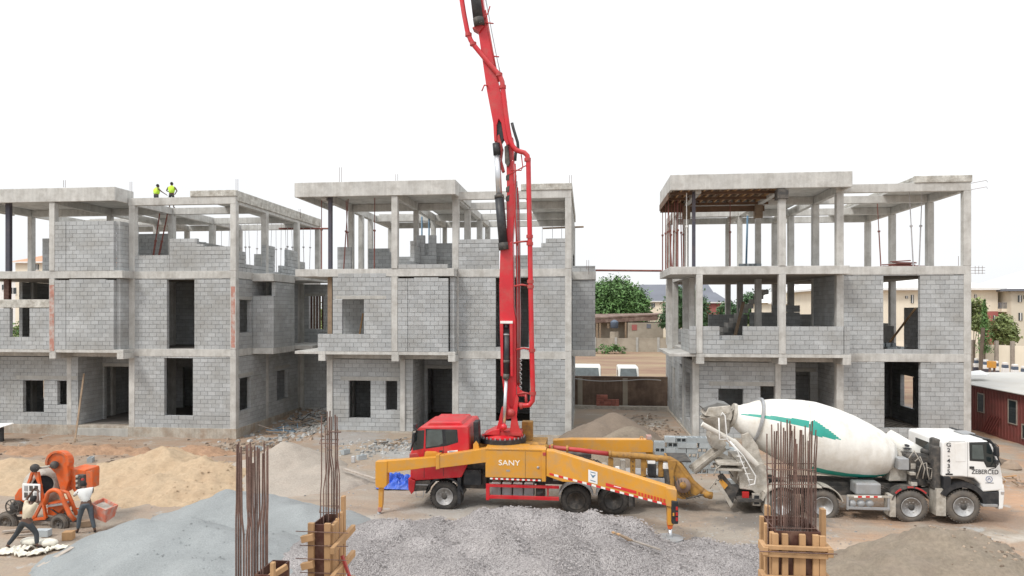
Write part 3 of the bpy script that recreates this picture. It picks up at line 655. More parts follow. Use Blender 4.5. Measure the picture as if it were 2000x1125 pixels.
# ---------------------------------------------------------------- heaps of material
def heap(name, peaks, m, label, cat, step=.14, rough=.05, rs=1.3, base=-.12, fine=.015):
    """peaks: (x, y, height above ground, radius x, radius y, turn)"""
    x0 = min(p[0]-p[3]*1.3 for p in peaks); x1 = max(p[0]+p[3]*1.3 for p in peaks)
    y0 = min(p[1]-p[4]*1.3 for p in peaks); y1 = max(p[1]+p[4]*1.3 for p in peaks)
    nx_, ny_ = int((x1-x0)/step)+1, int((y1-y0)/step)+1; vs_ = []; H = []
    for j in range(ny_):
        for i in range(nx_):
            x, y = x0+i*step, y0+j*step; hh = 0
            wx, wy = x+.35*fbm(x*.5, y*.5, 9), y+.35*fbm(x*.5+7, y*.5, 9)
            for p in peaks:
                a = p[5] if len(p) > 5 else 0
                dx, dy = wx-p[0], wy-p[1]; dx, dy = dx*math.cos(a)+dy*math.sin(a), -dx*math.sin(a)+dy*math.cos(a)
                r = math.sqrt((dx/p[3])**2+(dy/p[4])**2)
                q = p[2]*(1.06-math.sqrt(r*r+.018)) if r < 1.1 else -1
                if r < 1.1: q += p[2]*.03*sstep(.6, 1, r)
                hh = q if hh == 0 and p is peaks[0] else (max(hh, q)+.05*math.exp(-((hh-q)/.10)**2) if min(hh, q) > -.4 else max(hh, q))
            hh += rough*fbm(x*rs, y*rs, 2)*(1 if hh > 0 else 0)+fine*fbm(x*6, y*6, 5)
            H.append(hh); vs_.append((x, y, gz(x, y)+max(hh, base)))
    f = []
    for j in range(ny_-1):
        for i in range(nx_-1):
            a, b, c, d = j*nx_+i, j*nx_+i+1, (j+1)*nx_+i+1, (j+1)*nx_+i
            if max(H[a], H[b], H[c], H[d]) > base+.01: f.append((a, b, c, d))
    used = sorted({i for q in f for i in q}); mp_ = {o: n for n, o in enumerate(used)}
    mb = MB(); mb.v = [vs_[i] for i in used]; mb.f = [tuple(mp_[i] for i in q) for q in f]; mb.mi = [0]*len(f)
    c = peaks[0]; o = mb.build(name, m, smooth=True, loc=(c[0], c[1], 0)); tag(o, label, cat)
    def top(x, y):
        i = int((x-x0)/step); j = int((y-y0)/step)
        if 0 <= i < nx_ and 0 <= j < ny_: return max(vs_[j*nx_+i][2], gz(x, y))
        return gz(x, y)
    return o, top
def pk(px, py, Y, rx, ry, turn=0):
    p = P(px, py, Y); return (p.x, Y, p.z-gz(p.x, Y), rx, ry, turn)
sandh, t1 = heap('sand_heap', [pk(318, 868, 27.6, 2.6, 2.3), pk(250, 892, 27.2, 2.8, 2.4), pk(400, 892, 27.0, 2.4, 2.2), pk(245, 925, 25.8, 1.9, 1.8), pk(330, 925, 25.6, 3.0, 2.0)], M['sand'], 'large yellow building sand heap in front of the left house', 'sand heap', rough=.22, rs=1.5, fine=.05)
sandl, t2 = heap('sand_heap', [pk(25, 893, 26.5, 2.6, 2.4), pk(-60, 895, 26.2, 3.0, 2.4), pk(85, 930, 26.2, 2.2, 1.8)], M['sand'], 'yellow sand heap behind the orange mixer, cut by the left edge', 'sand heap', rough=.16)
grith, t3 = heap('grit_heap', [pk(565, 858, 29.6, 2.4, 2.4), pk(520, 885, 28.6, 2.2, 2.2), pk(620, 905, 28.0, 2.0, 2.2), pk(560, 925, 27.0, 2.6, 1.7)], M['beige'], 'pale pinkish grit heap beside the left rebar cages', 'grit heap', rough=.07, rs=2)
dustb, t4 = heap('stone_dust_heap', [pk(440, 955, 22.4, 2.3, 2.5), pk(500, 960, 22.3, 2.3, 2.3), pk(570, 985, 21.9, 2.2, 2.0), pk(620, 1010, 21.6, 2.2, 1.8)], M['dust'], 'smooth blue grey stone dust heap behind the first rebar cage', 'stone dust heap', rough=.08, rs=1, fine=.014)
dustf, t5 = heap('stone_dust_heap', [pk(268, 1014, 18.9, 2.2, 2.6), pk(335, 1014, 18.9, 2.4, 2.8), pk(410, 1032, 18.5, 2.6, 2.6), pk(300, 1060, 17.4, 2.6, 2.4), pk(480, 1062, 18.2, 2.6, 2.4), pk(400, 1085, 16.8, 2.8, 2.2)], M['dust'], 'largest smooth blue grey stone dust heap, in the front left', 'stone dust heap', rough=.10, rs=.9, fine=.016)
gravel_m = bpy.data.materials.new('crushed_gravel'); gravel_m.use_nodes = True
def gravel_mat(m, c0, c1, c2, sc):
    n = m.node_tree; L = n.links; b = n.nodes['Principled BSDF']; b.inputs['Roughness'].default_value = .95; b.inputs['Specular IOR Level'].default_value = .25
    g = n.nodes.new('ShaderNodeNewGeometry'); v = n.nodes.new('ShaderNodeTexVoronoi'); v.inputs['Scale'].default_value = sc; L.new(g.outputs['Position'], v.inputs['Vector'])
    w = n.nodes.new('ShaderNodeSeparateXYZ'); L.new(v.outputs['Color'], w.inputs[0])
    r = n.nodes.new('ShaderNodeValToRGB'); e = r.color_ramp.elements; e[0].position = 0; e[0].color = (*c0, 1); e[1].position = 1; e[1].color = (*c2, 1); k = e.new(.45); k.color = (*c1, 1); L.new(w.outputs[0], r.inputs[0])
    t = n.nodes.new('ShaderNodeTexNoise'); t.inputs['Scale'].default_value = .8; t.inputs['Detail'].default_value = 6; L.new(g.outputs['Position'], t.inputs['Vector'])
    mr = n.nodes.new('ShaderNodeMapRange'); mr.inputs['From Min'].default_value = .35; mr.inputs['From Max'].default_value = .65; mr.inputs['To Min'].default_value = .82; mr.inputs['To Max'].default_value = 1.12; L.new(t.outputs['Fac'], mr.inputs['Value'])
    s_ = n.nodes.new('ShaderNodeVectorMath'); s_.operation = 'SCALE'; L.new(r.outputs[0], s_.inputs[0]); L.new(mr.outputs[0], s_.inputs['Scale']); L.new(s_.outputs[0], b.inputs['Base Color'])
    bp = n.nodes.new('ShaderNodeBump'); bp.inputs['Strength'].default_value = 1; bp.inputs['Distance'].default_value = .05; bp.invert = True; L.new(v.outputs['Distance'], bp.inputs['Height']); L.new(bp.outputs[0], b.inputs['Normal'])
gravel_mat(gravel_m, (.23, .215, .21), (.365, .34, .335), (.50, .47, .46), 34)
gravh, t6 = heap('gravel_heap', [pk(1010, 985, 20.2, 2.3, 2.4), pk(955, 990, 20.0, 2.2, 2.2), pk(1075, 984, 20.3, 2.3, 2.4), pk(1150, 992, 20.4, 2.1, 2.3), pk(1205, 1006, 20.7, 1.7, 1.9), pk(760, 1009, 19.9, 2.4, 2.3), pk(850, 1008, 20.0, 2.2, 2.2), pk(690, 1026, 19.4, 2.2, 2.2),
    pk(835, 1038, 18.2, 2.2, 2.2), pk(700, 1060, 17.9, 2.3, 2.2), pk(980, 1030, 18.0, 2.1, 2.2), pk(1095, 1026, 18.3, 2.2, 2.2), pk(1190, 1046, 18.7, 2.2, 2.0), pk(900, 1085, 16.9, 2.4, 2.0), pk(1060, 1080, 16.8, 2.6, 2.0), pk(600, 1075, 18.6, 2.2, 2.0), (3.9, 20.3, .17, 2.9, 1.7), (2.6, 18.9, .30, 3.0, 1.8)], gravel_m, 'long mound of grey crushed gravel in front of the pump truck', 'gravel heap', rough=.09)
earthh, t7 = heap('earth_heap', [pk(1835, 1024, 19.4, 2.7, 2.4), pk(1890, 1032, 19.2, 2.6, 2.4), pk(1960, 1085, 18.2, 2.4, 2.2), pk(1760, 1075, 18.4, 2.4, 2.2)], M['earth'], 'grey brown earth heap in the front right, before the white truck', 'earth heap', rough=.14, rs=2.4, fine=.04)
bsh, t8 = heap('grit_heap', [pk(1195, 800, 37.5, 2.9, 3.4), pk(1160, 822, 36, 2.2, 3)], M['brownsand'], 'tall dark brown grit heap between the middle and right houses', 'grit heap', rough=.06)
bsh2, t9 = heap('grit_heap', [pk(1232, 826, 33.0, 2.6, 2.6)], M['earth'], 'lower pale grit heap in front of the dark brown one', 'grit heap', rough=.05)
rr = random.Random(3)
# loose stones lying on the gravel and thrown round its foot
def stones(name, n, fn, s0, s1, m, label=None, cat=None, parent=None):
    mb = MB(); k = 0
    while k < n:
        q = fn()
        if q is None: continue
        x, y, z = q; s_ = rr.uniform(s0, s1); a = rr.uniform(0, PI); k += 1
        vs_ = []
        for (ux, uy, uz) in ((-1, -1, -.6), (1, -1, -.6), (1, 1, -.6), (-1, 1, -.6), (-.6, -.7, .7), (.7, -.6, .6), (.6, .7, .7), (-.7, .6, .6)):
            ux *= rr.uniform(.6, 1.1); uy *= rr.uniform(.5, 1); uz *= rr.uniform(.6, 1)
            vs_.append((x+(ux*math.cos(a)-uy*math.sin(a))*s_, y+(ux*math.sin(a)+uy*math.cos(a))*s_, z+uz*s_*.7+s_*.2))
        mb.raw(vs_, BOXF)
    o = mb.build(name, m, parent); o['kind'] = 'stuff'
    if label: tag(o, label, cat, kind='stuff')
    return o
def on(top, x0, x1, y0, y1, lim=.03):
    def f():
        x, y = rr.uniform(x0, x1), rr.uniform(y0, y1); z = top(x, y)
        return (x, y, z) if z > gz(x, y)+lim else None
    return f
gp = gravh; gx_, gy_ = gp.location.x, gp.location.y
stones('loose_stones', 9000, on(t6, -6, 6, 15.5, 22.5), .012, .032, M['stone'], parent=gravh)
stones('gravel_scatter', 2600, lambda: (lambda x, y: (x, y, gz(x, y)))(rr.gauss(1.0, 4.2), rr.gauss(20.6, 1.6)), .012, .03, M['stone'], 'loose grey stones scattered round the foot of the gravel mound', 'loose stones')
stones('dust_lumps', 500, on(t5, -13, -5, 14.5, 21.5), .008, .026, M['dust'], parent=dustf)
stones('clods', 260, on(t7, 9, 16, 16.5, 22), .02, .07, M['rubbled'], parent=earthh)
stones('sand_clods', 200, on(t1, -16, -8, 24, 30), .015, .05, M['sand'], parent=sandh)
stones('rubble', 420, lambda: (lambda x, y: (x, y, gz(x, y)))(rr.gauss(-9.6, 1.7), rr.gauss(35.3, 1.1)), .03, .13, M['rubble'], 'broken grey block rubble along the foot of the middle house', 'rubble')
stones('rubble', 520, lambda: (lambda x, y: (x, y, gz(x, y)+.02))(rr.gauss(-18.2, 1.3), rr.gauss(43.5, 3.4)), .04, .2, M['rubble'], 'grey rubble filling the gap between the left and middle houses', 'rubble')
stones('rubble', 160, lambda: (lambda x, y: (x, y, gz(x, y)+.02))(rr.gauss(-19.0, 1.6), rr.gauss(37.0, .9)), .04, .16, M['rubbled'], 'brown and blue debris at the front corner of the left house', 'rubble')
stones('rubble', 260, lambda: (lambda x, y: (x, y, gz(x, y)+.02))(rr.gauss(4.3, .7), rr.gauss(42, 3.5)), .02, .09, M['rubbled'], 'pale broken debris along the left side of the right house', 'rubble')
stones('rubble', 420, lambda: (lambda x, y: (x, y, gz(x, y)))(rr.uniform(-34, -18), rr.gauss(33.4, 2.2)), .03, .12, M['rubbled'], 'brown clods strewn over the ground before the left house', 'rubble')
stones('rubble', 900, lambda: (lambda x, y: (x, y, gz(x, y)))(rr.uniform(-16, 18), rr.uniform(20, 37)), .01, .045, M['rubble'], 'small stones strewn across the truck lane', 'loose stones')
# excavated lips of brown soil before the left house
eh, te = heap('earth_heap', [pk(130, 868, 33, 3.2, 1.6), pk(230, 872, 33.5, 2.4, 1.3), pk(40, 872, 33.5, 3.0, 1.4)], M['dugsoil'], 'low ridge of dug brown soil before the left house', 'earth heap', rough=.22, rs=1.6, fine=.06)
eh2, te2 = heap('earth_heap', [pk(395, 868, 33.5, 2.0, 1.2), pk(330, 872, 33, 2.0, 1.2)], M['dugsoil'], 'small mound of dug brown soil behind the yellow sand heap', 'earth heap', rough=.15, rs=1.6, fine=.05)

# ---------------------------------------------------------------- foreground column cages and their shutters
def cage(name, bars, Y, ytop, ybot, jog, label, dep=.45, ties=(), r=.0105, spl=.035):
    """bars: pixel x at the foot; they stand in two rows dep apart; jog: where the lapped bars crank"""
    c = P((bars[0]+bars[-1])/2, ybot, Y); root = empty(name, (c.x, Y, gz(c.x, Y)), label, 'rebar column', 'starter bars of the front columns')
    q = random.Random(int(bars[0])); zb = P(bars[0], ybot, Y).z
    for i, b in enumerate(bars):
        yy = Y+(q.choice((0, 0, .35, .7, 1)))*dep
        zt = P(b, ytop, Y).z+q.uniform(-.09, .1); zj = P(b, jog, Y).z+q.uniform(-.25, .2); x = X(b, yy); dx = q.uniform(-spl, spl)
        m = MB(); m.tube([(x, yy, zb-1.6), (x, yy, zj-.12), (x+dx, yy+.01, zj+.1), (x+dx+q.uniform(-.012, .012), yy, zt)], r*q.uniform(.85, 1.15), 6)
        if q.random() < .75:
            m.tube([(x+.026, yy+.01, zb-1.6), (x+.024, yy+.01, zj-.1), (x+dx+.026, yy+.01, zj+.12), (x+dx+.027, yy+.01, zt-q.uniform(-.05, .22))], r, 6)
        m.build('bar', M['rebar'], root)
    for ty in ties:
        z = P(bars[0], ty, Y).z; x0, x1 = X(bars[0]+1, Y+dep), X(bars[-1]-1, Y)
        x2, x3 = X(bars[0]-1, Y+dep), X(bars[-1]+1, Y+dep)
        MB().tube([(X(bars[0]-1, Y), Y-.02, z), (X(bars[-1]+1, Y), Y-.02, z+.01), (x3, Y+dep+.02, z), (x2, Y+dep+.02, z-.01), (X(bars[0]-1, Y), Y-.02, z)], .006, 5).build('tie', M['rebar'], root)
    return root
YR = 8.6
def shutter(name, px0, px1, ytop, Y, dep, label, lean=0):
    """timber shutter round a tall column: plywood faces, upright battens, yokes, tie rods, down to the ground"""
    x0, x1 = X(px0, Y), X(px1, Y); zt = P(px0, ytop, Y).z; zb = gz(x0, Y); c = (x0+x1)/2
    root = empty(name, (c, Y, zb), label, 'column formwork', 'timber column shutters')
    MB().box(x0, x1, Y, Y+.018, zb, zt).build('plywood', M['ply'], root)
    MB().box(x0, x1, Y+dep-.018, Y+dep, zb, zt).build('plywood', M['ply'], root)
    MB().box(x0-.018, x0-.001, Y-.0, Y+dep, zb, zt).build('plywood', M['ply'], root)
    MB().box(x1+.001, x1+.018, Y-.0, Y+dep, zb, zt).build('plywood', M['ply'], root)
    MB().box(x0+.02, x1-.02, Y+.02, Y+dep-.02, zb, zt-.12).build('column', M['frame'], root)
    return root, x0, x1, zb, zt
# right-hand column
ra = cage('rebar_cage', [1500, 1509, 1514, 1520, 1526, 1531, 1538, 1542, 1549, 1554, 1561, 1566, 1574, 1580, 1586, 1590], YR, 838, 1045, 930, 'dense rebar cage rising from the right timber shutter, in front of the mixer drum', dep=.34, ties=(916, 945, 1030), r=.0085, spl=.012)
q = random.Random(5)
rt, x0, x1, zb, zt = shutter('column_formwork', 1518, 1600, 1037, YR-.12, .62, 'right timber column shutter with brown plywood below the densest rebar cage')
def bat(root, a, b, w, h, m='wood'):
    return MB().bar(a, b, w, h).build('batten', M[m], root, bevel=.004, seg=1)
yf = YR-.12-.03
for px in (1514, 1533, 1556, 1567, 1593, 1606):
    x = X(px, yf); t = zt-q.uniform(-.05, .06) if px in (1514, 1606) else zt-.02; 
    if px == 1556: t = zt-.22
    bat(rt, (x, yf, zb), (x, yf, t), .07, .045)
for px, t in ((1497, .12), (1604, .1)):
    x = X(px, YR+.6); bat(rt, (x, YR+.55, zb), (x, YR+.55, zt+t), .06, .09)
for k in range(6):
    z = zt-.17-k*.36
    for dz in (0, .085): bat(rt, (X(1490, yf), yf-.05, z-dz), (X(1617+rr.uniform(-3, 6), yf), yf-.05, z-dz+rr.uniform(-.01, .01)), .045, .05)
    for px in (1492, 1618):
        x = X(px, yf); bat(rt, (x, yf-.09, z-.04), (x, yf+.16, z-.03), .06, .1)
    MB().tube([(X(1480, yf), yf-.09, z-.04), (X(1630, yf), yf-.09, z-.04)], .007, 6).build('tie_rod', M['rebar'], rt)
for dv in (.04, .3, .52): bat(rt, (X(1518, YR-.12)-.05, YR-.12+dv, zb), (X(1518, YR-.12)-.05, YR-.12+dv, zt-.03+dv*.1), .05, .06)
# middle column, seen partly from its right side
rb = cage('rebar_cage', [626, 632, 637, 642, 648, 653, 659], 9.2, 822, 1020, 935, 'slender rebar cage rising from the middle timber shutter', dep=.3, ties=(866, 1000), r=.0085)
MB().tube([P(640, 843, 9.18), P(666, 844, 9.18)], .009, 6).build('tie', M['rebar'], rb)
rt2, x0, x1, zb, zt = shutter('column_formwork', 612, 642, 1024, 9.0, .5, 'middle timber column shutter standing at the left end of the gravel mound')
yf = 8.97
for px in (608, 640): x = X(px, yf); bat(rt2, (x, yf, zb), (x, yf, zt+.03), .085, .05)
for k, dv in enumerate((.03, .12, .22, .32, .43)):
    x = x1+.05; bat(rt2, (x, 9.0+dv, zb), (x, 9.0+dv, zt+(.0, .01, .03, .08, .28)[k]), .05, .08)
for k in range(6):
    z = zt-.14-k*.37
    bat(rt2, (X(590, yf-.05), yf-.06, z-.04), (X(613, yf-.05), yf-.06, z), .07, .09)
    bat(rt2, (x1+.11, 8.84, z-.16), (x1+.12, 9.66, z-.10), .06, .09)
    MB().tube([(x0-.22, yf-.04, z+.06), (x1+.3, yf-.04, z+.06)], .006, 6).build('tie_rod', M['rebar'], rt2)
    MB().tube([(x0-.16, yf-.04, z-.13), (x1+.3, yf-.04, z-.12)], .006, 6).build('tie_rod', M['rebar'], rt2)
pr = MB().bar(P(668, 1085, 9.2), (P(668, 1085, 9.2)+Vector((1.6, -.3, -3.9))), .035); o = pr.build('push_prop', M['redd'], rt2)
# left column
rc = cage('rebar_cage', [461, 466, 476, 481, 487, 492, 498, 503, 509, 515, 522], 8.2, 880, 1140, 1000, 'long rebar cage in the front left, standing before the stone dust heaps', dep=.32, ties=(), r=.0105)
rt3, x0, x1, zb, zt = shutter('column_formwork', 500, 529, 1122, 8.1, .5, 'lowest timber column shutter, its corner just showing at the lower edge by the left cage')
for px, t in ((533, .18), (505, -.02)): x = X(px, 8.05); bat(rt3, (x, 8.05, zb), (x, 8.05, zt+t), .05, .06)
bat(rt3, (X(500, 8), 8.0, zt-.1), (X(536, 8), 8.35, zt+.02), .05, .07)
# timber lying on the heap
def plank(name, a, b, w, h, m, label, cat='plank', group=None):
    c = (Vector(a)+Vector(b))/2; o = MB().bar(a, b, w, h).build(name, M[m], loc=tuple(c)); tag(o, label, cat, group); return o
for i in range(4):
    a = P(1196+i*5, 1000+i*1.5, 19.6-i*.1); b = P(1222+i*4, 1012+i*1, 19.2-i*.1); a.z = t6(a.x, a.y)+.10+i*.02; b.z = t6(b.x, b.y)+.10+i*.02
    plank('plank', a, b, .07, .04, 'woodold' if i % 2 else 'wood', ['short pale offcut at the left of the four on the gravel mound', 'short brown offcut second from left on the gravel mound', 'short pale offcut third from left on the gravel mound', 'short brown offcut at the right of the four on the gravel mound'][i])
a, b = P(1225, 1012, 19.4), P(1290, 1014, 19.6); a.z = t6(a.x, a.y)+.10; b.z = t6(b.x, b.y)+.12
plank('plank', a, b, .12, .03, 'woodgrey', 'thin weathered plank lying on the right slope of the gravel mound')
a, b = P(75, 1122, 17.3), P(142, 1092, 18.2); a.z = t5(a.x, a.y)+.04; b.z = t5(b.x, b.y)+.04
plank('plank', a, b, .16, .03, 'woodgrey', 'long grey plank lying on the stone dust heap in the front left corner')
a, b = P(672, 904, 28.2), P(733, 914, 27.8); a.z = gz(a.x, a.y)+.5; b.z = gz(b.x, b.y)+.22
plank('plank', a, b, .14, .05, 'woodgrey', 'grey plank resting on rubble left of the yellow outrigger')
# ---------------------------------------------------------------- vehicle helpers
def wheel(parent, px, py, Y, r, w=.34, tm='tyre', rm='rim', deep=False, name='wheel', spokes=10):
    c = P(px, py, Y); m = MB()
    prof = [(0.03, r*.58), (0.0, r*.66), (0.0, r*.80), (.03, r*.93), (.075, r*.985), (w-.075, r*.985), (w-.03, r*.93), (w, r*.8), (w, r*.58)]
    m.lathe(c, (0, 1, 0), prof, 40)
    for k in range(36):                                  # tread lugs
        a = 2*PI*k/36; 
        for y0, y1, da in ((.05, w*.46, 0), (w*.54, w-.05, .09)):
            p = c+Vector((math.cos(a+da)*r*.99, y0, math.sin(a+da)*r*.99)); q_ = c+Vector((math.cos(a+da)*r*.99, y1, math.sin(a+da)*r*.99))
            m.bar(p, q_, .05, .035, up=(math.cos(a+da), 0, math.sin(a+da)))
    t = m.build(name, M[tm], parent)
    for p in t.data.polygons: p.use_smooth = len(p.vertices) == 4 and p.area > .004
    rim = MB(); d = .12 if deep else .0
    rim.lathe(c, (0, 1, 0), [(-.005, r*.60), (-.012, r*.57), (.05+d*.5, r*.52), (.07+d, r*.40), (.03+d, r*.36), (.02+d, r*.22)], 30)
    rim.lathe(c, (0, 1, 0), [(.10+d, 0.001), (.10+d, r*.6)], 30)
    for k in range(spokes):
        a = 2*PI*k/spokes; p = c+Vector((math.cos(a)*r*.31, .02+d, math.sin(a)*r*.31)); rim.tube([p, p+Vector((0, -.03, 0))], .018, 6)
    ro = rim.build('rim', M[rm], t, smooth=True)
    MB().lathe(c, (0, 1, 0), [(-.03+d, 0.001), (-.03+d, r*.13), (.0+d, r*.2), (.05+d, r*.22)], 20).build('hub', M['frame'], t, smooth=True)
    holes = MB()
    for k in range(spokes):
        a = 2*PI*(k+.5)/spokes; p = c+Vector((math.cos(a)*r*.45, .045+d*.7, math.sin(a)*r*.45)); holes.tube([p, p+Vector((0, -.022, 0))], .028, 6)
    holes.build('rim_hole', M['blk'], t)
    return t
def arch(parent, px, py, Y, w, r, t, a0, a1, m, name='mudguard', n=14):
    """curved strip over a wheel, angles in degrees from +x counter-clockwise as seen from the camera"""
    c = P(px, py, Y); mb = MB(); pts = []
    for i in range(n+1):
        a = math.radians(a0+(a1-a0)*i/n); pts.append((math.cos(a), math.sin(a)))
    for i in range(n):
        q_ = []
        for (ca, sa) in (pts[i], pts[i+1]):
            for rr_ in (r, r+t):
                for yy in (0, w): q_.append((c.x+ca*rr_, c.y+yy, c.z+sa*rr_))
        mb.raw(q_, [(0, 1, 3, 2), (4, 6, 7, 5), (0, 4, 5, 1), (2, 3, 7, 6), (0, 2, 6, 4), (1, 5, 7, 3)])
    return mb.build(name, M[m], parent)
def pbox(parent, name, px0, px1, py0, py1, Y0, Y1_, m, bevel=.01, label=None):
    a = P(px0, py0, Y0); b = P(px1, py1, Y0); xa, xb = a.x, b.x; za = Z((px0+px1)/2, py0, Y0); zb_ = Z((px0+px1)/2, py1, Y0)
    o = MB().box(xa, xb, Y0, Y1_, zb_, za).build(name, M[m], parent, bevel=bevel)
    if label: o['label'] = label
    return o
def poly(parent, name, pts, Y, dy, m, bevel=.01, label=None):
    o = MB().pp(pts, Y, dy).build(name, M[m], parent, bevel=bevel)
    if label: o['label'] = label
    return o
def pipe(parent, name, pts, Y, r, m, n=10, smooth=True):
    return MB().tube([P(p[0], p[1], p[2] if len(p) > 2 else Y) for p in pts], r, n).build(name, M[m], parent, smooth=smooth)
def tape(parent, p0, p1, n, h, Y0, Y1_, off=.006):
    """red and white reflective strips along a line of pixels"""
    for i in range(n):
        a, b = i/n, (i+.98)/n
        A = P(p0[0]+(p1[0]-p0[0])*a, p0[1]+(p1[1]-p0[1])*a, Y0+(Y1_-Y0)*a); B_ = P(p0[0]+(p1[0]-p0[0])*b, p0[1]+(p1[1]-p0[1])*b, Y0+(Y1_-Y0)*b)
        A.y -= off; B_.y -= off
        MB().prism([A, B_, B_+Vector((0, 0, h)), A+Vector((0, 0, h))], (0, .003, 0)).build('reflective_tape', M['tapew' if i % 2 == 0 else 'taper'], parent)
# ---------------------------------------------------------------- the concrete pump truck
YN = 24.35
c0 = P(1050, 990, 25.6)
pt = empty('concrete_pump_truck', (c0.x, 25.6, 0), 'red and yellow concrete pump truck with its tall red boom raised', 'pump truck')
cab = poly(pt, 'cab', [(822, 833), (912, 832), (915, 838), (917, 900), (908, 918), (901, 933), (812, 939), (801, 934), (801, 886), (806, 872), (815, 838)], YN, 2.5, 'red', .05)
poly(cab, 'roof_crown', [(829, 833.5), (906, 832.5), (900, 824), (840, 824)], YN+.25, 2.0, 'red', .04)
poly(cab, 'side_window', [(834, 840), (863, 839), (865, 866), (857, 870), (832, 874)], YN-.012, .02, 'glasshaze', 0)
poly(cab, 'rear_side_window', [(869, 842), (889, 842), (891, 850), (889, 863), (871, 868)], YN-.012, .02, 'glass', .006)
poly(cab, 'windscreen_edge', [(814, 841), (829, 840), (827, 876), (806, 880), (806, 874)], YN-.010, .02, 'glass', .004)
poly(cab, 'windscreen', [(801.5, 881), (813.5, 840), (812.5, 840), (800, 881)], YN+.2, 2.1, 'glass', .004)
poly(cab, 'window_rubber', [(831, 837.5), (893, 839), (895, 864), (872, 871), (831, 876.5)], YN-.006, .012, 'blk', .004)
pbox(cab, 'door_seam', 866, 866.8, 871, 930, YN-.004, YN+.01, 'blk', 0)
pbox(cab, 'door_seam', 828, 828.8, 878, 934, YN-.004, YN+.01, 'blk', 0)
pbox(cab, 'door_handle', 858, 864, 880, 883, YN-.03, YN, 'blk', .005)
poly(cab, 'number_panel', [(874, 881), (894, 879), (894, 884), (874, 886)], YN-.008, .012, 'white', 0)
pbox(cab, 'faded_marking', 877, 891, 881.8, 883, YN-.014, YN-.008, 'textb', 0)
poly(pt, 'front_corner', [(799, 886), (815, 884), (819, 892), (819, 906), (800, 912)], YN-.02, .3, 'redd', .04)
pbox(pt, 'sun_visor_mirror', 807, 812, 829, 838, YN-.15, YN+.1, 'blk', .02)
poly(pt, 'mirror', [(805, 846), (810, 846), (808, 866), (803, 866)], YN-.25, .16, 'blk', .02)
pipe(pt, 'mirror_arm', [(812, 836), (806, 842), (806, 868), (810, 872)], YN-.17, .012, 'blk')
poly(pt, 'front_bumper', [(797, 934), (811, 939), (808, 960), (803, 966), (797, 955)], YN-.03, 2.5, 'red', .03)
poly(pt, 'cab_step', [(811, 940), (841, 938), (836, 958), (808, 960)], YN+.02, 2.4, 'frame', .02)
pbox(pt, 'step_tread', 812, 836, 946, 948, YN-.02, YN+.1, 'grey', .004)
pipe(pt, 'step_hoop', [(812, 958), (813, 970), (826, 971), (828, 958)], YN+.05, .015, 'grey')
arch(pt, 868, 970, YN+.02, .6, .66, .06, 8, 172, 'blk')
pbox(pt, 'arch_rear_flap', 893, 900, 928, 985, YN+.05, YN+.7, 'blk', .02)
wheel(pt, 868, 970, YN+.05, .535, rm='rim')
for wx in (868,): wheel(pt, 868, 970, YN+2.1, .535)
wheel(pt, 1125, 978, YN+.1, .535, w=.6, deep=True, rm='frame'); wheel(pt, 1198, 978, YN+.1, .535, w=.6, deep=True, rm='frame')
wheel(pt, 1125, 978, YN+1.8, .535, w=.6, deep=True, rm='frame'); wheel(pt, 1198, 978, YN+1.8, .535, w=.6, deep=True, rm='frame')
for px in (1125, 1198): arch(pt, px, 978, YN+.05, .66, .61, .035, 18, 162, 'grey')
pbox(pt, 'chassis_rail', 835, 1320, 925, 946, YN+.65, YN+.8, 'frame', .01); pbox(pt, 'chassis_rail', 835, 1320, 925, 946, YN+1.6, YN+1.75, 'frame', .01)
pbox(pt, 'gearbox', 900, 950, 905, 955, YN+.4, YN+1.9, 'frame', .06)
pbox(pt, 'battery_box', 905, 940, 918, 948, YN+.15, YN+.6, 'blk', .03)
pipe(pt, 'air_hose', [(905, 912), (915, 925), (930, 918), (946, 930)], YN+.12, .02, 'blk')
for k in range(3): pbox(pt, 'cross_member', 960+k*110, 966+k*110, 925, 945, YN+.7, YN+1.7, 'frame')
poly(pt, 'intake_stack', [(924, 824), (934, 823), (936, 868), (925, 872)], YN+.35, .5, 'blk', .03)
pbox(pt, 'cab_back_panel', 917, 922, 840, 868, YN+1.2, YN+2.2, 'blk', .02)
# tanks behind the red side guard
for i in range(4): 
    t_ = pbox(pt, 'tank', 959+i*21.5, 978+i*21.5, 946, 973, YN+.22, YN+.75, 'grey', .04)
    pbox(pt, 'tank_cap', 960+i*21.5, 977+i*21.5, 942, 946, YN+.2, YN+.72, 'white', .01)
pbox(pt, 'valve_block', 1046, 1064, 950, 973, YN+.25, YN+.7, 'frame', .03); pipe(pt, 'valve', [(1055, 962, YN+.1), (1055, 962, YN+.4)], YN, .11, 'frame', 14)
for y0, y1 in ((947.5, 953), (969, 976)): pbox(pt, 'side_guard_rail', 950, 1092, y0, y1, YN-.02, YN+.06, 'red', .012)
pbox(pt, 'side_guard_post', 949, 956, 945, 977, YN-.025, YN+.065, 'red', .012)
pbox(pt, 'side_guard_post', 1068, 1072, 953, 969, YN, YN+.05, 'redd', .008)
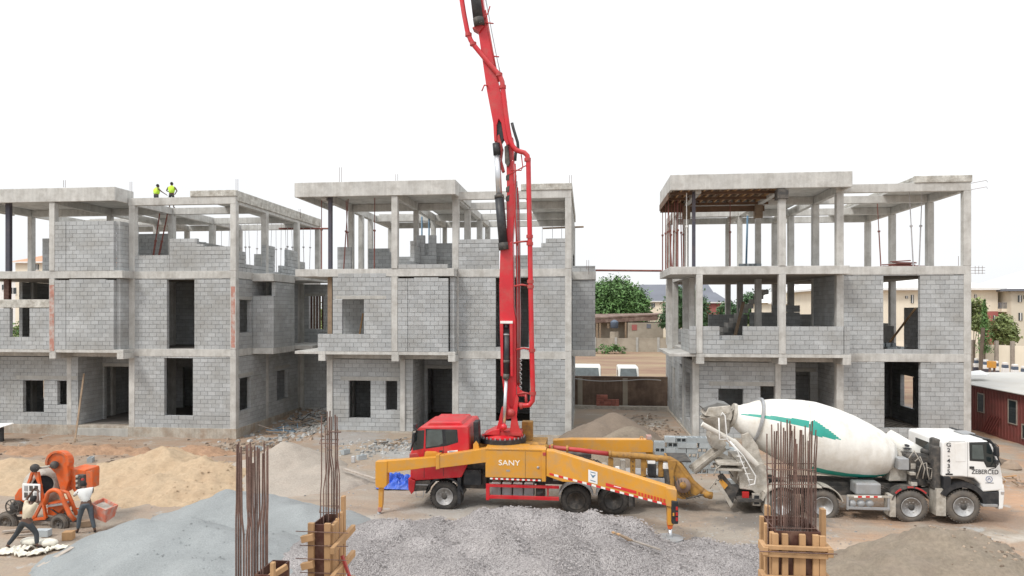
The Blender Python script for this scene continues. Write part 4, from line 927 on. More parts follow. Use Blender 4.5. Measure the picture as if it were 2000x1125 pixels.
# yellow body box
pbox(pt, 'body_box', 948, 1062, 880, 934, YN-.15, YN+.75, 'yel', .025)
pbox(pt, 'body_box_lid', 947, 1063, 876.5, 880, YN-.17, YN+.77, 'yel', .012)
pbox(pt, 'panel_joint', 1025.5, 1026.7, 882, 933, YN-.153, YN-.14, 'yeld', 0)
pbox(pt, 'hinge_column', 1058, 1066, 878, 941, YN-.22, YN+.3, 'yel', .015)
pbox(pt, 'hinge_pin', 1060, 1066, 884, 890, YN-.24, YN-.2, 'redd', .005)
pipe(pt, 'lock', [(1051, 913, YN-.17), (1051, 913, YN-.14)], YN, .045, 'grey', 12); pbox(pt, 'small_plate', 989, 996, 917.5, 921, YN-.156, YN-.14, 'grey', 0)
text('SANY', .27, M['textw'], P(994.5, 904.5, YN-.154), pt, sx=1.15)
tape(pt, (957, 936), (1056, 940), 19, .055, YN-.15, YN-.15)
# lifting eye and turret deck
poly(pt, 'lifting_eye', [(924, 884), (924, 868), (929, 862), (934, 868), (936, 878), (958, 878), (958, 886)], YN+.0, .12, 'yel', .01)
pbox(pt, 'deck', 925, 1065, 868, 905, YN+.75, YN+2.35, 'yeld', .02)
tc_ = P(982, 860, 25.6)
MB().lathe((tc_.x, 25.6, Z(982, 876, 25.6)), (0, 0, 1), [(0, .78), (.36, .78), (.36, .7)], 32).build('turret_base', M['yel'], pt)
MB().lathe((tc_.x, 25.6, Z(982, 861, 25.6)), (0, 0, 1), [(0, .80), (.0, .88), (.16, .88), (.17, .80)], 40).build('slewing_ring', M['blk'], pt)
bolts = MB()
for k in range(28):
    a = 2*PI*k/28; z = Z(982, 851.5, 25.6); bolts.tube([(tc_.x+.82*math.cos(a), 25.6+.82*math.sin(a), z-.02), (tc_.x+.82*math.cos(a), 25.6+.82*math.sin(a), z+.05)], .025, 6)
bolts.build('ring_bolt', M['grey'], pt)
MB().lathe((tc_.x, 25.6, Z(982, 852.5, 25.6)), (0, 0, 1), [(0, .78), (.06, .78), (.14, .62), (.15, .3)], 32).build('turret', M['red'], pt)
pbox(pt, 'pump_bracket', 1019, 1040, 824, 862, 25.9, 26.3, 'yeld', .02)
# boom: pedestal cheeks, arms, rams and the delivery line
for yy in (25.1, 25.95):
    poly(pt, 'pedestal_cheek', [(966, 850), (974, 822), (980, 795), (990, 788), (996, 798), (989, 812), (984, 838), (984, 850)], yy, .07, 'red', .012)
    poly(pt, 'pedestal_cheek', [(995, 850), (998, 822), (1004, 790), (1008, 770), (1013, 778), (1009, 815), (1014, 836), (1022, 850)], yy, .07, 'red', .012)
    poly(pt, 'pedestal_web', [(979, 812), (1008, 806), (1008, 815), (977, 822)], yy+.01, .05, 'redd', .005)
poly(pt, 'pedestal_plate', [(942, 850), (962, 840), (976, 838), (976, 850)], 25.0, 1.0, 'red', .02)
pbox(pt, 'pedestal_floor', 966, 1018, 845, 851, 25.05, 26.1, 'redd', .01)
pipe(pt, 'pivot', [(998, 806, 25.05), (998, 806, 26.1)], 25, .15, 'redd', 16)
YB = 25.3
b1 = MB().pp([(977, 486), (1001, 470), (1002, 520), (1003, 600), (1007, 625), (1008, 700), (1008, 792), (1000, 804), (986, 790), (979, 725), (976, 640), (975, 560)], YB, .6).build('boom_arm', M['red'], pt, bevel=.025)
b1['label'] = 'lowest boom section'
for x0_, x1_ in ((976.5, 982.5), (995.5, 1001)): poly(b1, 'side_flange', [(x0_, 629), (x1_, 629), (x1_+.5, 735), (x0_+1.5, 735)], YB-.16, .16, 'red', .01)
poly(b1, 'flange_cap', [(977, 627), (1001, 627), (1001, 632), (977, 632)], YB-.17, .17, 'tapew', .008)
pipe(b1, 'ram_slot', [(989, 634), (989, 642)], YB-.02, .1, 'blk', 14)
poly(b1, 'slot_recess', [(983.5, 645), (986, 634), (992, 634), (995, 645), (995, 733), (984, 733)], YB-.014, .02, 'blk', .003)
ra1 = pipe(pt, 'ram', [(989.5, 650), (989.5, 736)], YB-.12, .105, 'blk', 16)
pipe(ra1, 'ram_collar', [(989.3, 652), (989.3, 655)], YB-.12, .112, 'grey', 16); pipe(ra1, 'ram_collar', [(989, 730), (988.5, 740)], YB-.12, .12, 'frame', 16); pipe(ra1, 'ram_collar', [(989.3, 703), (989.3, 709)], YB-.12, .118, 'frame', 16)
pipe(pt, 'ram_rod', [(989, 738, YB-.12), (984, 834, 24.93)], YB-.12, .066, 'steel', 14)
pipe(pt, 'ram_eye', [(984, 834, 24.85), (984, 834, YB)], YB, .12, 'red', 14)
# narrower head of the first section, with lightening holes
b2 = MB().pp([(989, 320), (1003, 312), (1004, 360), (1006, 400), (1001, 476), (985, 486), (990, 440), (989, 398), (990, 378)], YB+.1, .45).build('boom_head', M['red'], pt, bevel=.02)
for yy in (343, 366, 384): poly(b2, 'link_lug', [(988, yy), (995, yy-4), (994, yy+9), (988, yy+9)], YB+.08, .1, 'frame', .01)
ra2 = pipe(pt, 'ram', [(975, 382), (984, 487)], YB-.05, .17, 'blk', 18)
pipe(ra2, 'ram_collar', [(974.6, 381), (975.2, 387)], YB-.05, .18, 'frame', 18); pipe(ra2, 'ram_collar', [(982.2, 474), (984, 488)], YB-.05, .19, 'frame', 18)
pipe(pt, 'ram_rod', [(971, 300), (975, 382)], YB-.05, .115, 'steel', 16)
pipe(pt, 'ram_eye', [(969, 280), (971, 303)], YB-.05, .14, 'blk', 16)
poly(pt, 'knuckle_link', [(966, 268), (975, 262), (982, 290), (979, 310), (985, 333), (980, 336), (972, 310)], YB+.05, .3, 'redd', .015)
poly(pt, 'knuckle_link', [(985, 286), (992, 282), (996, 318), (992, 326), (986, 318)], YB-.02, .12, 'frame', .02)
poly(pt, 'knuckle_link', [(988, 270), (1002, 268), (1004, 320), (989, 322)], YB+.15, .35, 'red', .02)
b3 = MB().pp([(965, 276), (963, 240), (951, 178), (933, 55), (926, 0), (905, -230), (922, -240), (943, 0), (953, 58), (972, 156), (990, 225), (996, 255), (1001, 276), (990, 284), (984, 272), (979, 240), (974, 232), (970, 245), (970, 276)], YB, .5).build('boom_arm', M['red'], pt, bevel=.02)
b3['label'] = 'second boom section, tapering upwards to the left'
poly(b3, 'slot_recess', [(970, 270), (971, 240), (974.5, 231), (979, 240), (984, 270), (978, 280)], YB+.1, .3, 'blk', .005)
pipe(pt, 'boom_edge_rib', [(948, 20), (962, 100), (974, 160)], YB-.02, .03, 'redd', 8)
ra3 = pipe(pt, 'ram', [(922, -60), (935, 46)], YB-.12, .19, 'blk', 18); pipe(ra3, 'ram_collar', [(934, 36), (936.5, 49)], YB-.12, .205, 'frame', 18)
poly(pt, 'ram_bracket', [(922, 54), (934, 46), (945, 50), (936, 62)], YB-.1, .4, 'redd', .01)
for (a, b) in (((943, 40), (953, 26)), ((953, 26), (957, 12)), ((948, 44), (964, 46)), ((965, 110), (975, 111)), ((941, 178), (946, 166)), ((946, 166), (953, 168))):
    pipe(pt, 'hose_clamp', [a, b], YB-.05, .025, 'redd', 6)
pipe(pt, 'hydraulic_line', [(946, -20), (960, 60), (972, 120), (984, 170), (990, 200)], YB-.04, .02, 'grey', 6)
pipe(pt, 'hydraulic_line', [(941, -40), (962, 70), (978, 150)], YB-.02, .015, 'blk', 6)
pipe(pt, 'hydraulic_hose', [(1000, 240), (1003, 252), (1006, 262), (1011, 278), (1012, 290), (1007, 300), (1006, 314)], YB-.05, .055, 'blk', 8)
pipe(pt, 'hydraulic_hose', [(1006, 320), (1007, 345), (1004, 380), (1007, 440), (1010, 480)], YB+.0, .03, 'redd', 8)
for k in range(5): pipe(pt, 'hydraulic_line', [(1006.5+k*1.6, 330+k*12), (1007+k*2, 420), (1009+k*1.8, 520), (1010+k*1.4, 640), (1010+k*1.2, 748)], YB+.1+.05*k, .018, ('redd', 'grey', 'redd', 'redd', 'grey')[k], 6)
MB().pp([(1007, 500), (1015, 500), (1017, 620), (1015, 755), (1009, 755), (1009, 620)], YB+.42, .14).build('folded_arm', M['redd'], pt, bevel=.01)
for k in range(7):
    a = 700+k*9; pipe(pt, 'hose_coupling', [(1015+(k % 3), a), (1019, a+4), (1015, a+8)], YB, .02, 'grey', 6)
dl = pipe(pt, 'delivery_pipe', [(889, -120), (896, -50), (902, 0), (906, 26), (913, 62), (919, 78), (927, 90), (945, 112), (966, 136), (976, 147), (981, 160), (983, 178), (987, 212), (992, 250), (996, 272), (1001, 285), (1008, 293), (1016, 296), (1024, 298), (1030, 304), (1032, 316), (1033, 380), (1035, 467), (1036, 540), (1037.5, 620), (1039, 700), (1041, 770), (1040, 783), (1034, 791), (1024, 792), (1008, 789)], YB-.08, .092, 'red', 12)
for (x, y) in ((915, 68), (924, 86), (975, 146), (982, 170), (1030.5, 312), (1034.5, 462), (1034.8, 476), (1036, 550), (1036.3, 560), (1039, 684), (1040.5, 768), (1018, 792.5)):
    j = P(x, y, YB-.08); hz = x == 1018
    (MB().tube([j-Vector((.05, 0, 0)), j+Vector((.05, 0, 0))], .125, 14) if hz else MB().tube([j-Vector((0, 0, .06)), j+Vector((0, 0, .06))], .125, 14)).build('pipe_clamp', M['redd'], dl)
for (x0_, y0_, x1_, y1_) in ((1003, 473, 1033, 471), (1004, 557, 1035, 559), (1008, 681, 1037, 683), (1010, 768, 1038, 770)):
    pipe(pt, 'pipe_bracket', [(x0_, y0_+2), ((x0_+x1_)/2, y0_-1), (x1_, y1_)], YB-.02, .035, 'redd', 8)
pipe(pt, 'pipe_bracket', [(998, 332), (1018, 333), (1021, 325), (1018, 302)], YB-.02, .022, 'redd', 6); pipe(pt, 'pipe_bracket', [(995, 341), (1022, 326), (1031, 322)], YB-.02, .022, 'redd', 6)
poly(pt, 'pipe_gusset', [(1010, 752), (1020, 764), (1028, 768), (1028, 774), (1010, 774)], YB, .06, 'red', .005)
pipe(pt, 'pipe_gusset', [(1027, 770), (1028, 790)], YB, .05, 'redd', 8)
# front outrigger swung forward along the cab
def on_line(pa, Ya, pb, Yb):
    xa, xb = X(pa, Ya), X(pb, Yb); m_ = (Yb-Ya)/(xb-xa)
    return lambda px: (Ya-m_*xa)/(1-m_*X(px, 1.0))
yk = on_line(950, 24.2, 735, 23.45)
def ppx(name, pts, f, dy, m, parent=pt, bevel=.012, off=0):
    o = MB().pp([(p[0], p[1], f(p[0])+off) for p in pts], 0, dy).build(name, M[m], parent, bevel=bevel); return o
ppx('outrigger_arm', [(853, 891), (950, 876), (950, 903), (853, 915)], yk, .36, 'yel')
ppx('outrigger_collar', [(851, 889), (858, 888), (858, 916), (851, 917)], yk, .42, 'yel', off=-.03)
ppx('outrigger_arm', [(735, 902), (852, 893), (852, 911), (737, 926)], yk, .28, 'yel', off=.03)
ppx('outrigger_leg', [(733, 902), (756, 901), (755, 948), (750, 953), (736, 953), (733, 948)], yk, .34, 'yel')
ppx('outrigger_foot_post', [(739, 953), (748, 953), (747, 985), (744, 1000), (738, 1000), (739, 985)], yk, .16, 'yel', off=.08)
ppx('outrigger_red_band', [(737.5, 991), (745.5, 991), (744, 1000), (737.5, 1000)], yk, .18, 'redox', off=.07)
pipe(pt, 'outrigger_ram_tip', [(741, 1000), (740, 1008)], yk(740)+.16, .07, 'grey')
ppx('arm_bracket', [(830, 883), (850, 883), (857, 887), (857, 893), (828, 893)], yk, .3, 'yel', off=.35)
# rear outrigger, swung out towards the camera
yr = on_line(1066, 24.15, 1322, 21.45)
arm = ppx('outrigger_arm', [(1067, 880), (1080, 881), (1104, 888), (1322, 957), (1323, 990), (1311, 991), (1300, 985), (1200, 960), (1150, 944), (1098, 941), (1067, 930)], yr, .42, 'yel', bevel=.02)
for i in range(26):
    t0, t1 = i/26, (i+.94)/26
    def ed(t):
        px = 1073+t*238
        py = 926+(px-1073)*.262
        return px, min(py, 988)
    a, b = ed(t0), ed(t1)
    if a[0] > 1307: break
    MB().prism([P(a[0], a[1]-2.5, yr(a[0])-.012), P(b[0], b[1]-2.5, yr(b[0])-.012), P(b[0], b[1]+1.5, yr(b[0])-.012), P(a[0], a[1]+1.5, yr(a[0])-.012)], (0, .006, 0)).build('reflective_tape', M['tapew' if i % 2 else 'taper'], arm)
def plate(parent, name, pts, m, off): return MB().pp([(p[0], p[1], yr(p[0])-off) for p in pts], 0, .006).build(name, M[m], parent)
sg = plate(arm, 'sign_plate', [(1149, 917), (1167, 922), (1167, 946), (1149, 941)], 'white', .014)
plate(sg, 'sign_emblem', [(1152, 924), (1158, 929), (1164, 927), (1158, 934)], 'blue', .02)
plate(sg, 'sign_emblem', [(1153, 921), (1163, 923.5), (1163, 925), (1153, 922.5)], 'blue', .02); plate(sg, 'sign_emblem', [(1153, 937), (1163, 940), (1163, 941.5), (1153, 938.5)], 'blue', .02)
plate(arm, 'red_decal', [(1183, 943), (1243, 959), (1243, 965), (1183, 949)], 'taper', .014)
plate(arm, 'decal_bar', [(1199, 948.6), (1213, 952.3), (1213, 953.8), (1199, 950.1)], 'tapew', .022)
q = random.Random(2)
for k in range(9):
    x = 1246+k*6.1; y = 962+(x-1246)*.275
    for j in range(3): plate(arm, 'red_character', [(x+q.uniform(0, 1), y-1+j*2.4), (x+4.6, y+.2+j*2.4), (x+4.6, y+1.4+j*2.4), (x+.3, y+.3+j*2.4)], 'taper', .014)
    plate(arm, 'red_character', [(x+2, y-1), (x+3.2, y-.6), (x+3.2, y+6.2), (x+2, y+6)], 'taper', .015)
lg = ppx('outrigger_leg', [(1301, 953), (1322, 957), (1320, 992), (1301, 988)], yr, .46, 'yel', off=-.03)
ppx('outrigger_leg_sleeve', [(1303, 988), (1317, 990), (1316, 1026), (1304, 1026)], yr, .3, 'yel', off=.05)
pbox(pt, 'leg_lamp_box', 1312, 1325, 979, 1024, yr(1318)-.08, yr(1318)+.12, 'blk', .03)
for y0_ in (990, 1001, 1011): pbox(pt, 'warning_lamp', 1320, 1324, y0_, y0_+7, yr(1318)-.1, yr(1318)-.07, 'lampred', .005)
pbox(pt, 'yellow_reflector', 1314, 1317, 1002, 1008, yr(1318)-.1, yr(1318)-.07, 'yel', .003)
ppx('outrigger_foot_post', [(1303, 1022), (1315, 1022), (1313, 1034), (1305, 1034)], yr, .2, 'orange', off=.08)
pipe(pt, 'ram_rod', [(1309, 1032), (1309, 1064)], yr(1309)+.18, .06, 'steel', 12)
ft = P(1308, 1064, yr(1309)+.18); ft.z = max(t6(ft.x, ft.y), gz(ft.x, ft.y))+.07; MB().lathe((ft.x, ft.y, ft.z-.03), (0, 0, 1), [(0, .42), (.05, .42), (.06, .3), (.07, .1), (.14, .09)], 28).build('foot_plate', M['grey'], pt)
MB().box(ft.x-.3, ft.x+.3, ft.y-.3, ft.y+.3, -.1, ft.z-.03).build('foot_pad', M['woodgrey'], pt)
# far rear outrigger and its leg
poly(pt, 'outrigger_arm', [(1080, 860), (1115, 858), (1272, 859), (1276, 864), (1275, 884), (1190, 884), (1100, 876), (1080, 872)], 27.2, .4, 'yel', .02)
pbox(pt, 'arm_end_cap', 1263, 1273, 852, 859, 27.2, 27.6, 'redox', .01); pipe(pt, 'lifting_ring', [(1250, 858), (1251, 853), (1255, 853), (1256, 858)], 27.3, .015, 'yel')
pbox(pt, 'outrigger_leg', 1262, 1276, 884, 935, 27.25, 27.5, 'yeld', .02)
# delivery line along the back, pump frame and machinery
pipe(pt, 'delivery_pipe', [(1036, 868), (1055, 870), (1072, 874)], 25.0, .1, 'yeld', 12)
pipe(pt, 'delivery_pipe', [(1068, 873), (1130, 879), (1192, 887)], 25.0, .085, 'redd', 12)
dp2 = pipe(pt, 'delivery_pipe', [(1190, 887), (1250, 891), (1288, 895), (1308, 897), (1322, 905), (1336, 924), (1352, 942), (1368, 956), (1388, 970)], 25.0, .11, 'yeld', 14)
for (x, y) in ((1078, 874), (1108, 877), (1191, 887), (1230, 889.5), (1282, 895)):
    j = P(x, y, 25.0); MB().tube([j-Vector((.04, 0, 0)), j+Vector((.04, 0, 0))], .13, 12).build('pipe_clamp', M['yeld'], dp2)
for x in (1193, 1236, 1257, 1291): pbox(pt, 'frame_post', x-5, x+5, 895, 938, 25.0, 25.12, 'yeld', .008)
hl = MB()
for k in range(4): hl.tube([P(1236, 902+k*8, 24.98), P(1236, 902+k*8, 25.0)], .022, 8)
hl.build('post_hole', M['blk'], pt)
pbox(pt, 'walkway', 1080, 1300, 932, 942, 24.9, 26.5, 'grey', .01)
pipe(pt, 'pump_cylinder', [(1130, 925, 25.3), (1300, 936, 25.3)], 25.3, .12, 'cement', 14); pipe(pt, 'pump_cylinder', [(1130, 925, 25.9), (1300, 936, 25.9)], 25.9, .12, 'cement', 14)
pbox(pt, 'oil_tank', 1110, 1155, 885, 912, 25.4, 26.3, 'frame', .05)
for k in range(9):
    x = 1118+k*6; pipe(pt, 'hydraulic_hose', [(x-14, 900+k), (x, 889+k*1.2), (x+14, 894+k*2), (x+22, 912+k*1.5), (x+20, 925)], 24.95+.06*(k % 4), .022, 'blk' if k % 3 else 'yeld', 6)
pipe(pt, 'valve', [(1180, 910, 25), (1180, 910, 25.4)], 25, .14, 'cement', 12); pbox(pt, 'control_valve', 1212, 1222, 900, 922, 25.1, 25.4, 'cement', .03); pbox(pt, 'control_valve', 1202, 1210, 912, 926, 24.95, 25.1, 'white', .01)
pbox(pt, 'control_box', 1266, 1282, 906, 930, 24.9, 25.3, 'blk', .02); pbox(pt, 'control_box_lid', 1265, 1280, 900, 906, 24.9, 25.3, 'white', .01)
pbox(pt, 'hydraulic_block', 1297, 1311, 918, 950, 24.9, 25.3, 'frame', .02); pbox(pt, 'fluid_reservoir', 1295, 1308, 905, 917, 24.92, 25.15, 'white', .03)
hp = poly(pt, 'hopper', [(1306, 902), (1330, 905), (1350, 930), (1372, 962), (1355, 972), (1335, 976), (1318, 972), (1311, 950), (1312, 925)], 24.9, 1.6, 'yeld', .04)
poly(hp, 'hopper_flange', [(1304, 900), (1322, 900), (1316, 922), (1318, 958), (1311, 960)], 24.84, .06, 'yeld', .01)
pipe(hp, 'agitator_motor', [(1334, 948, 24.78), (1334, 948, 24.95)], 24.8, .27, 'rustroof', 18); pipe(hp, 'agitator_hub', [(1334, 948, 24.62), (1334, 948, 24.72)], 24.8, .12, 'yeld', 12)
pipe(hp, 'delivery_outlet', [(1372, 960), (1380, 966), (1391, 968)], 24.95, .13, 'yeld', 12); pipe(hp, 'tie_bar', [(1340, 974), (1374, 966)], 24.8, .03, 'frame', 8)
pbox(hp, 'hopper_grate', 1310, 1350, 900, 903, 25.0, 26.4, 'frame', .01)
for k in range(5): pipe(hp, 'grease_line', [(1316+k*7, 930+k*3), (1325+k*6, 965), (1335+k*8, 972+k % 2)], 24.8, .012, 'frame', 5)
pbox(pt, 'tail_lamp_panel', 1222, 1240, 960, 990, 25.0, 25.1, 'frame', .01); pbox(pt, 'mud_flap', 1228, 1236, 952, 990, YN+.15, YN+.7, 'frame', .01)
# ---------------------------------------------------------------- the mixer truck
YM = 24.6; YC = 25.85
c0 = P(1700, 1010, YC)
mt = empty('concrete_mixer_truck', (c0.x, YC, 0), 'white concrete mixer truck with a green striped drum, facing right', 'mixer truck')
cabm = poly(mt, 'cab', [(1841, 864), (1846, 861), (1928, 861), (1938, 868), (1954, 907), (1959, 935), (1960, 958), (1918, 961), (1915, 946), (1903, 934), (1880, 931), (1841, 931)], YM, 2.5, 'white', .045)
poly(cabm, 'roof', [(1842, 862), (1848, 856), (1925, 857), (1934, 863)], YM+.25, 2.1, 'white', .03)
MB().box(X(1880, YM+1), X(1905, YM+1), YM+1.0, YM+1.6, Z(1890, 849, YM+1), Z(1890, 849, YM+1)+.05).build('roof_hatch', M['grey'], cabm, bevel=.01)
poly(cabm, 'side_window', [(1895, 866), (1930, 865), (1944, 899), (1944, 911), (1928, 911), (1923, 900), (1896, 898)], YM-.012, .02, 'glass', .006)
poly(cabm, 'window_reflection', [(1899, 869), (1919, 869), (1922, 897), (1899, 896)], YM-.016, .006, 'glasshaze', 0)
poly(cabm, 'window_frame', [(1893, 864), (1931, 863), (1946, 899), (1946, 913), (1927, 913), (1921.5, 902), (1894, 900)], YM-.006, .01, 'blk', .003)
poly(cabm, 'windscreen', [(1939.5, 871), (1954.5, 908), (1956, 908), (1941, 870)], YM+.15, 2.2, 'glass', 0)
poly(mt, 'sun_visor', [(1926, 857), (1934, 858), (1950, 874), (1947, 877)], YM-.02, 2.4, 'blk', .02)
poly(mt, 'mirror', [(1946, 872), (1952, 875), (1953, 892), (1946, 892)], YM-.3, .2, 'blk', .02); poly(mt, 'mirror', [(1945, 899), (1951, 899), (1952, 908), (1946, 908)], YM-.3, .15, 'blk', .02)
pipe(mt, 'mirror_arm', [(1943, 866), (1950, 872), (1950, 905), (1944, 914), (1932, 917)], YM-.15, .015, 'blk')
for x in (1889.5,): pbox(cabm, 'door_seam', x, x+.8, 864, 932, YM-.004, YM+.01, 'grey', 0)
pbox(cabm, 'side_panel_seam', 1853, 1886, 861.8, 862.4, YM-.003, YM+.01, 'grey', 0); poly(cabm, 'side_panel', [(1865, 866), (1886, 864), (1886, 902), (1867, 902)], YM-.012, .02, 'white', .01)
pbox(cabm, 'door_handle', 1894, 1903, 911, 916, YM-.02, YM, 'blk', .006)
pbox(cabm, 'vent_slot', 1847, 1861, 925, 928, YM-.01, YM, 'blk', .003)
for i, ch in enumerate('G2-435'):
    text(ch, .19, M['text'], P(1853, 869+i*10.4, YM-.016), cabm, sx=1.15)
text('ZEBERCED', .21, M['text'], P(1924, 922, YM-.008), cabm, sx=.85)
em = MB()
for k in range(20):
    a, b = 2*PI*k/20, 2*PI*(k+1)/20; c = P(1932, 936, YM-.008)
    em.bar(c+Vector((math.cos(a)*.1, 0, math.sin(a)*.1)), c+Vector((math.cos(b)*.1, 0, math.sin(b)*.1)), .012, .012)
em.bar(P(1929, 938, YM-.008), P(1932, 933, YM-.008), .014); em.bar(P(1935, 938, YM-.008), P(1932, 933, YM-.008), .014); em.build('door_emblem', M['textb'], cabm)
pbox(cabm, 'door_caption', 1925, 1941, 942.5, 944, YM-.01, YM, 'grey', 0)
poly(mt, 'cab_back_shell', [(1775, 835), (1782, 831), (1842, 862), (1842, 885), (1838, 900), (1776, 870)], YM+2.3, .12, 'white', .02) if False else None
MB().box(X(1841, YM)-.012, X(1841, YM)-.002, YM+.55, YM+1.9, Z(1841, 905, YM), Z(1841, 874, YM)).build('rear_window', M['glass'], cabm, bevel=.003)
pbox(mt, 'wheel_arch_shell', 1843, 1858, 932, 957, YM-.02, YM+.4, 'blk', .02)
arch(mt, 1882, 990, YM-.03, .6, .655, .17, 12, 150, 'blk')
poly(mt, 'lower_step', [(1918, 962), (1952, 960), (1952, 986), (1950, 990), (1919, 990)], YM+.01, .5, 'blk', .02); pbox(mt, 'step_tread', 1920, 1949, 985, 990, YM-.04, YM+.3, 'grey', .01)
poly(mt, 'front_bumper', [(1951, 958), (1961, 945), (1963, 960), (1960, 994), (1951, 996)], YM, 2.5, 'white', .04)
pbox(mt, 'headlight', 1955, 1962, 960, 966, YM-.015, YM+.2, 'steel', .01)
wheel(mt, 1882, 990, YM+.0, .56, tm='tyredust'); wheel(mt, 1780, 991, YM+.0, .56, tm='tyredust'); wheel(mt, 1608, 989, YM+.1, .55, w=.6, tm='tyredust', deep=True); wheel(mt, 1528, 988, YM+.1, .55, w=.6, tm='tyredust', deep=True)
for px in (1882, 1780): wheel(mt, px, 990, YM+2.05, .56, tm='tyredust')
for px in (1608, 1528): wheel(mt, px, 989, YM+1.75, .55, w=.6, tm='tyredust', deep=True)
arch(mt, 1780, 991, YM-.0, .55, .64, .04, 25, 160, 'frame'); arch(mt, 1780, 991, YM-.02, .03, .66, .05, 45, 78, 'redd', 'red_marker_strip'); arch(mt, 1780, 991, YM-.02, .03, .66, .05, 84, 100, 'redd', 'red_marker_strip'); arch(mt, 1780, 991, YM-.02, .03, .66, .05, 118, 138, 'redd', 'red_marker_strip')
arch(mt, 1608, 989, YM+.05, .66, .66, .035, 15, 90, 'cement'); arch(mt, 1528, 989, YM+.05, .66, .66, .035, 60, 165, 'cement'); pbox(mt, 'mudguard_link', 1532, 1606, 950, 953, YM+.06, YM+.7, 'cement', .008)
pbox(mt, 'mud_flap', 1738, 1750, 968, 1010, YM+.02, YM+.5, 'cement', .01); pbox(mt, 'mud_flap', 1829, 1848, 955, 1008, YM+.03, YM+.55, 'cement', .01); pbox(mt, 'mud_flap', 1494, 1504, 962, 1006, YM+.1, YM+.65, 'cement', .01)
pbox(mt, 'chassis_rail', 1455, 1905, 951, 968, YM+.8, YM+.95, 'frame', .01); pbox(mt, 'chassis_rail', 1455, 1905, 951, 968, YM+1.65, YM+1.8, 'frame', .01)
pbox(mt, 'sub_frame', 1470, 1800, 941, 951, YM+.85, YM+1.75, 'frame', .015)
pbox(mt, 'fuel_tank', 1672, 1722, 944, 968, YM+.15, YM+.75, 'grey', .06)
for i in range(3): pipe(mt, 'air_tank', [(1664+i*17, 983, YM+.05), (1664+i*17, 983, YM+.6)], YM, .13, 'grey', 18)
for y0_, y1_, mm in ((968, 972, 'cement'), (991, 996, 'grey')): pbox(mt, 'side_guard_rail', 1655, 1738, y0_, y1_, YM-.01, YM+.05, mm, .008)
pbox(mt, 'side_guard_post', 1654, 1658, 968, 996, YM, YM+.05, 'grey', .006); pbox(mt, 'side_guard_post', 1734, 1738, 968, 996, YM, YM+.05, 'grey', .006)
tape(mt, (1668, 972), (1722, 972), 7, .06, YM-.01, YM-.01)
for k in range(4): pipe(mt, 'suspension_leaf', [(1690+k*3, 952+k*3), (1715, 945+k*4), (1735-k*3, 955+k*3)], YM+.4, .03, 'frame', 6)
# drum
A = P(1431, 811, YC); B = P(1744, 896, YC); ax = (B-A); Ld = ax.length; ax.normalize()
prof_px = [(0, .36), (.012, .42), (.03, .44), (.05, .52), (.14, .83), (.22, 1.0), (.30, 1.13), (.40, 1.25), (.47, 1.30), (.58, 1.28), (.70, 1.19), (.80, 1.06), (.88, .93), (.945, .76), (.978, .58), (.995, .35), (1.0, .05)]
def rad(t): return rad0(t)*.965
def rad0(t):
    for i in range(len(prof_px)-1):
        if prof_px[i][0] <= t <= prof_px[i+1][0]:
            k = (t-prof_px[i][0])/(prof_px[i+1][0]-prof_px[i][0]); k = k*k*(3-2*k)*.25+k*.75
            return prof_px[i][1]+(prof_px[i+1][1]-prof_px[i][1])*k
    return .05
NS = 130; prof = [(Ld*i/NS, rad(i/NS)) for i in range(NS+1)]
# paint: angle measured so that 0 faces the camera, positive upwards
a_ = Vector((0, 0, 1)); sx_ = ax.cross(a_).normalized(); sy_ = ax.cross(sx_)
def paint(t, an):
    d = sx_*math.cos(an)+sy_*math.sin(an); h_ = math.degrees(math.asin(max(-1, min(1, d.z)))); f = -d.y; u = t/Ld
    if abs(d.y) < .02: pass
    if .03 < u < .40 and 17 < h_ < 23+5*min(1, u/.3): return 1
    if .405 < u < .60:
        k = (u-.405)/.195; top = 30*(1-k)**.8 if k > .12 else 28*k/.12*.4+18; lo = 4+9*k
        top = 12+ (20 if k < .12 else 20*(1-(k-.12)/.88)**1.0)
        if k < .12: top = 26+k/.12*8
        lo = 8+4*k*k
        if lo < h_ < top: return 1
    if .50 < u < .97 and -60 < h_ < -46: return 1
    if .80 < u < .965 and -67 < h_ < -60: return 2
    return 0
dr = MB().lathe(A, ax, prof, 180, mfun=paint)
drum = dr.build('drum', [M['drum'], M['green'], M['blk']], mt, smooth=True)
MB().lathe(A+ax*Ld*.135, ax, [(0, .80), (0, .90), (.09, .90), (.09, .80)], 60).build('roller_ring', M['grey'], drum)
MB().lathe(A+ax*(-.06), ax, [(0, .30), (0, .44), (.10, .45), (.10, .36)], 40).build('drum_mouth_ring', M['cement'], drum)
MB().lathe(A+ax*(-.02), ax, [(0, .001), (0.0, .31)], 30).build('drum_mouth', M['blk'], drum)
MB().lathe(A+ax*Ld*.405, ax, [(0, rad(.405)-.01), (0, rad(.405)+.005), (.012, rad(.405)+.006), (.012, rad(.405)-.01)], 90).build('weld_seam', M['cement'], drum)
pipe(mt, 'reduction_gear', [(1738, 893, YC), (1762, 901, YC)], YC, .32, 'cement', 20)
poly(mt, 'front_pedestal', [(1742, 900), (1774, 898), (1782, 940), (1736, 940)], YC-.55, 1.1, 'cement', .03)
pbox(mt, 'engine_unit', 1776, 1822, 890, 950, YM+.5, YM+2.0, 'frame', .06)
qq = random.Random(9)
for k in range(16): 
    x, y = qq.uniform(1772, 1822), qq.uniform(893, 945); pbox(mt, 'engine_part', x, x+qq.uniform(4, 12), y, y+qq.uniform(4, 12), YM+.3+qq.uniform(0, .2), YM+.6, qq.choice(['cement', 'frame', 'grey', 'frame']), .015)
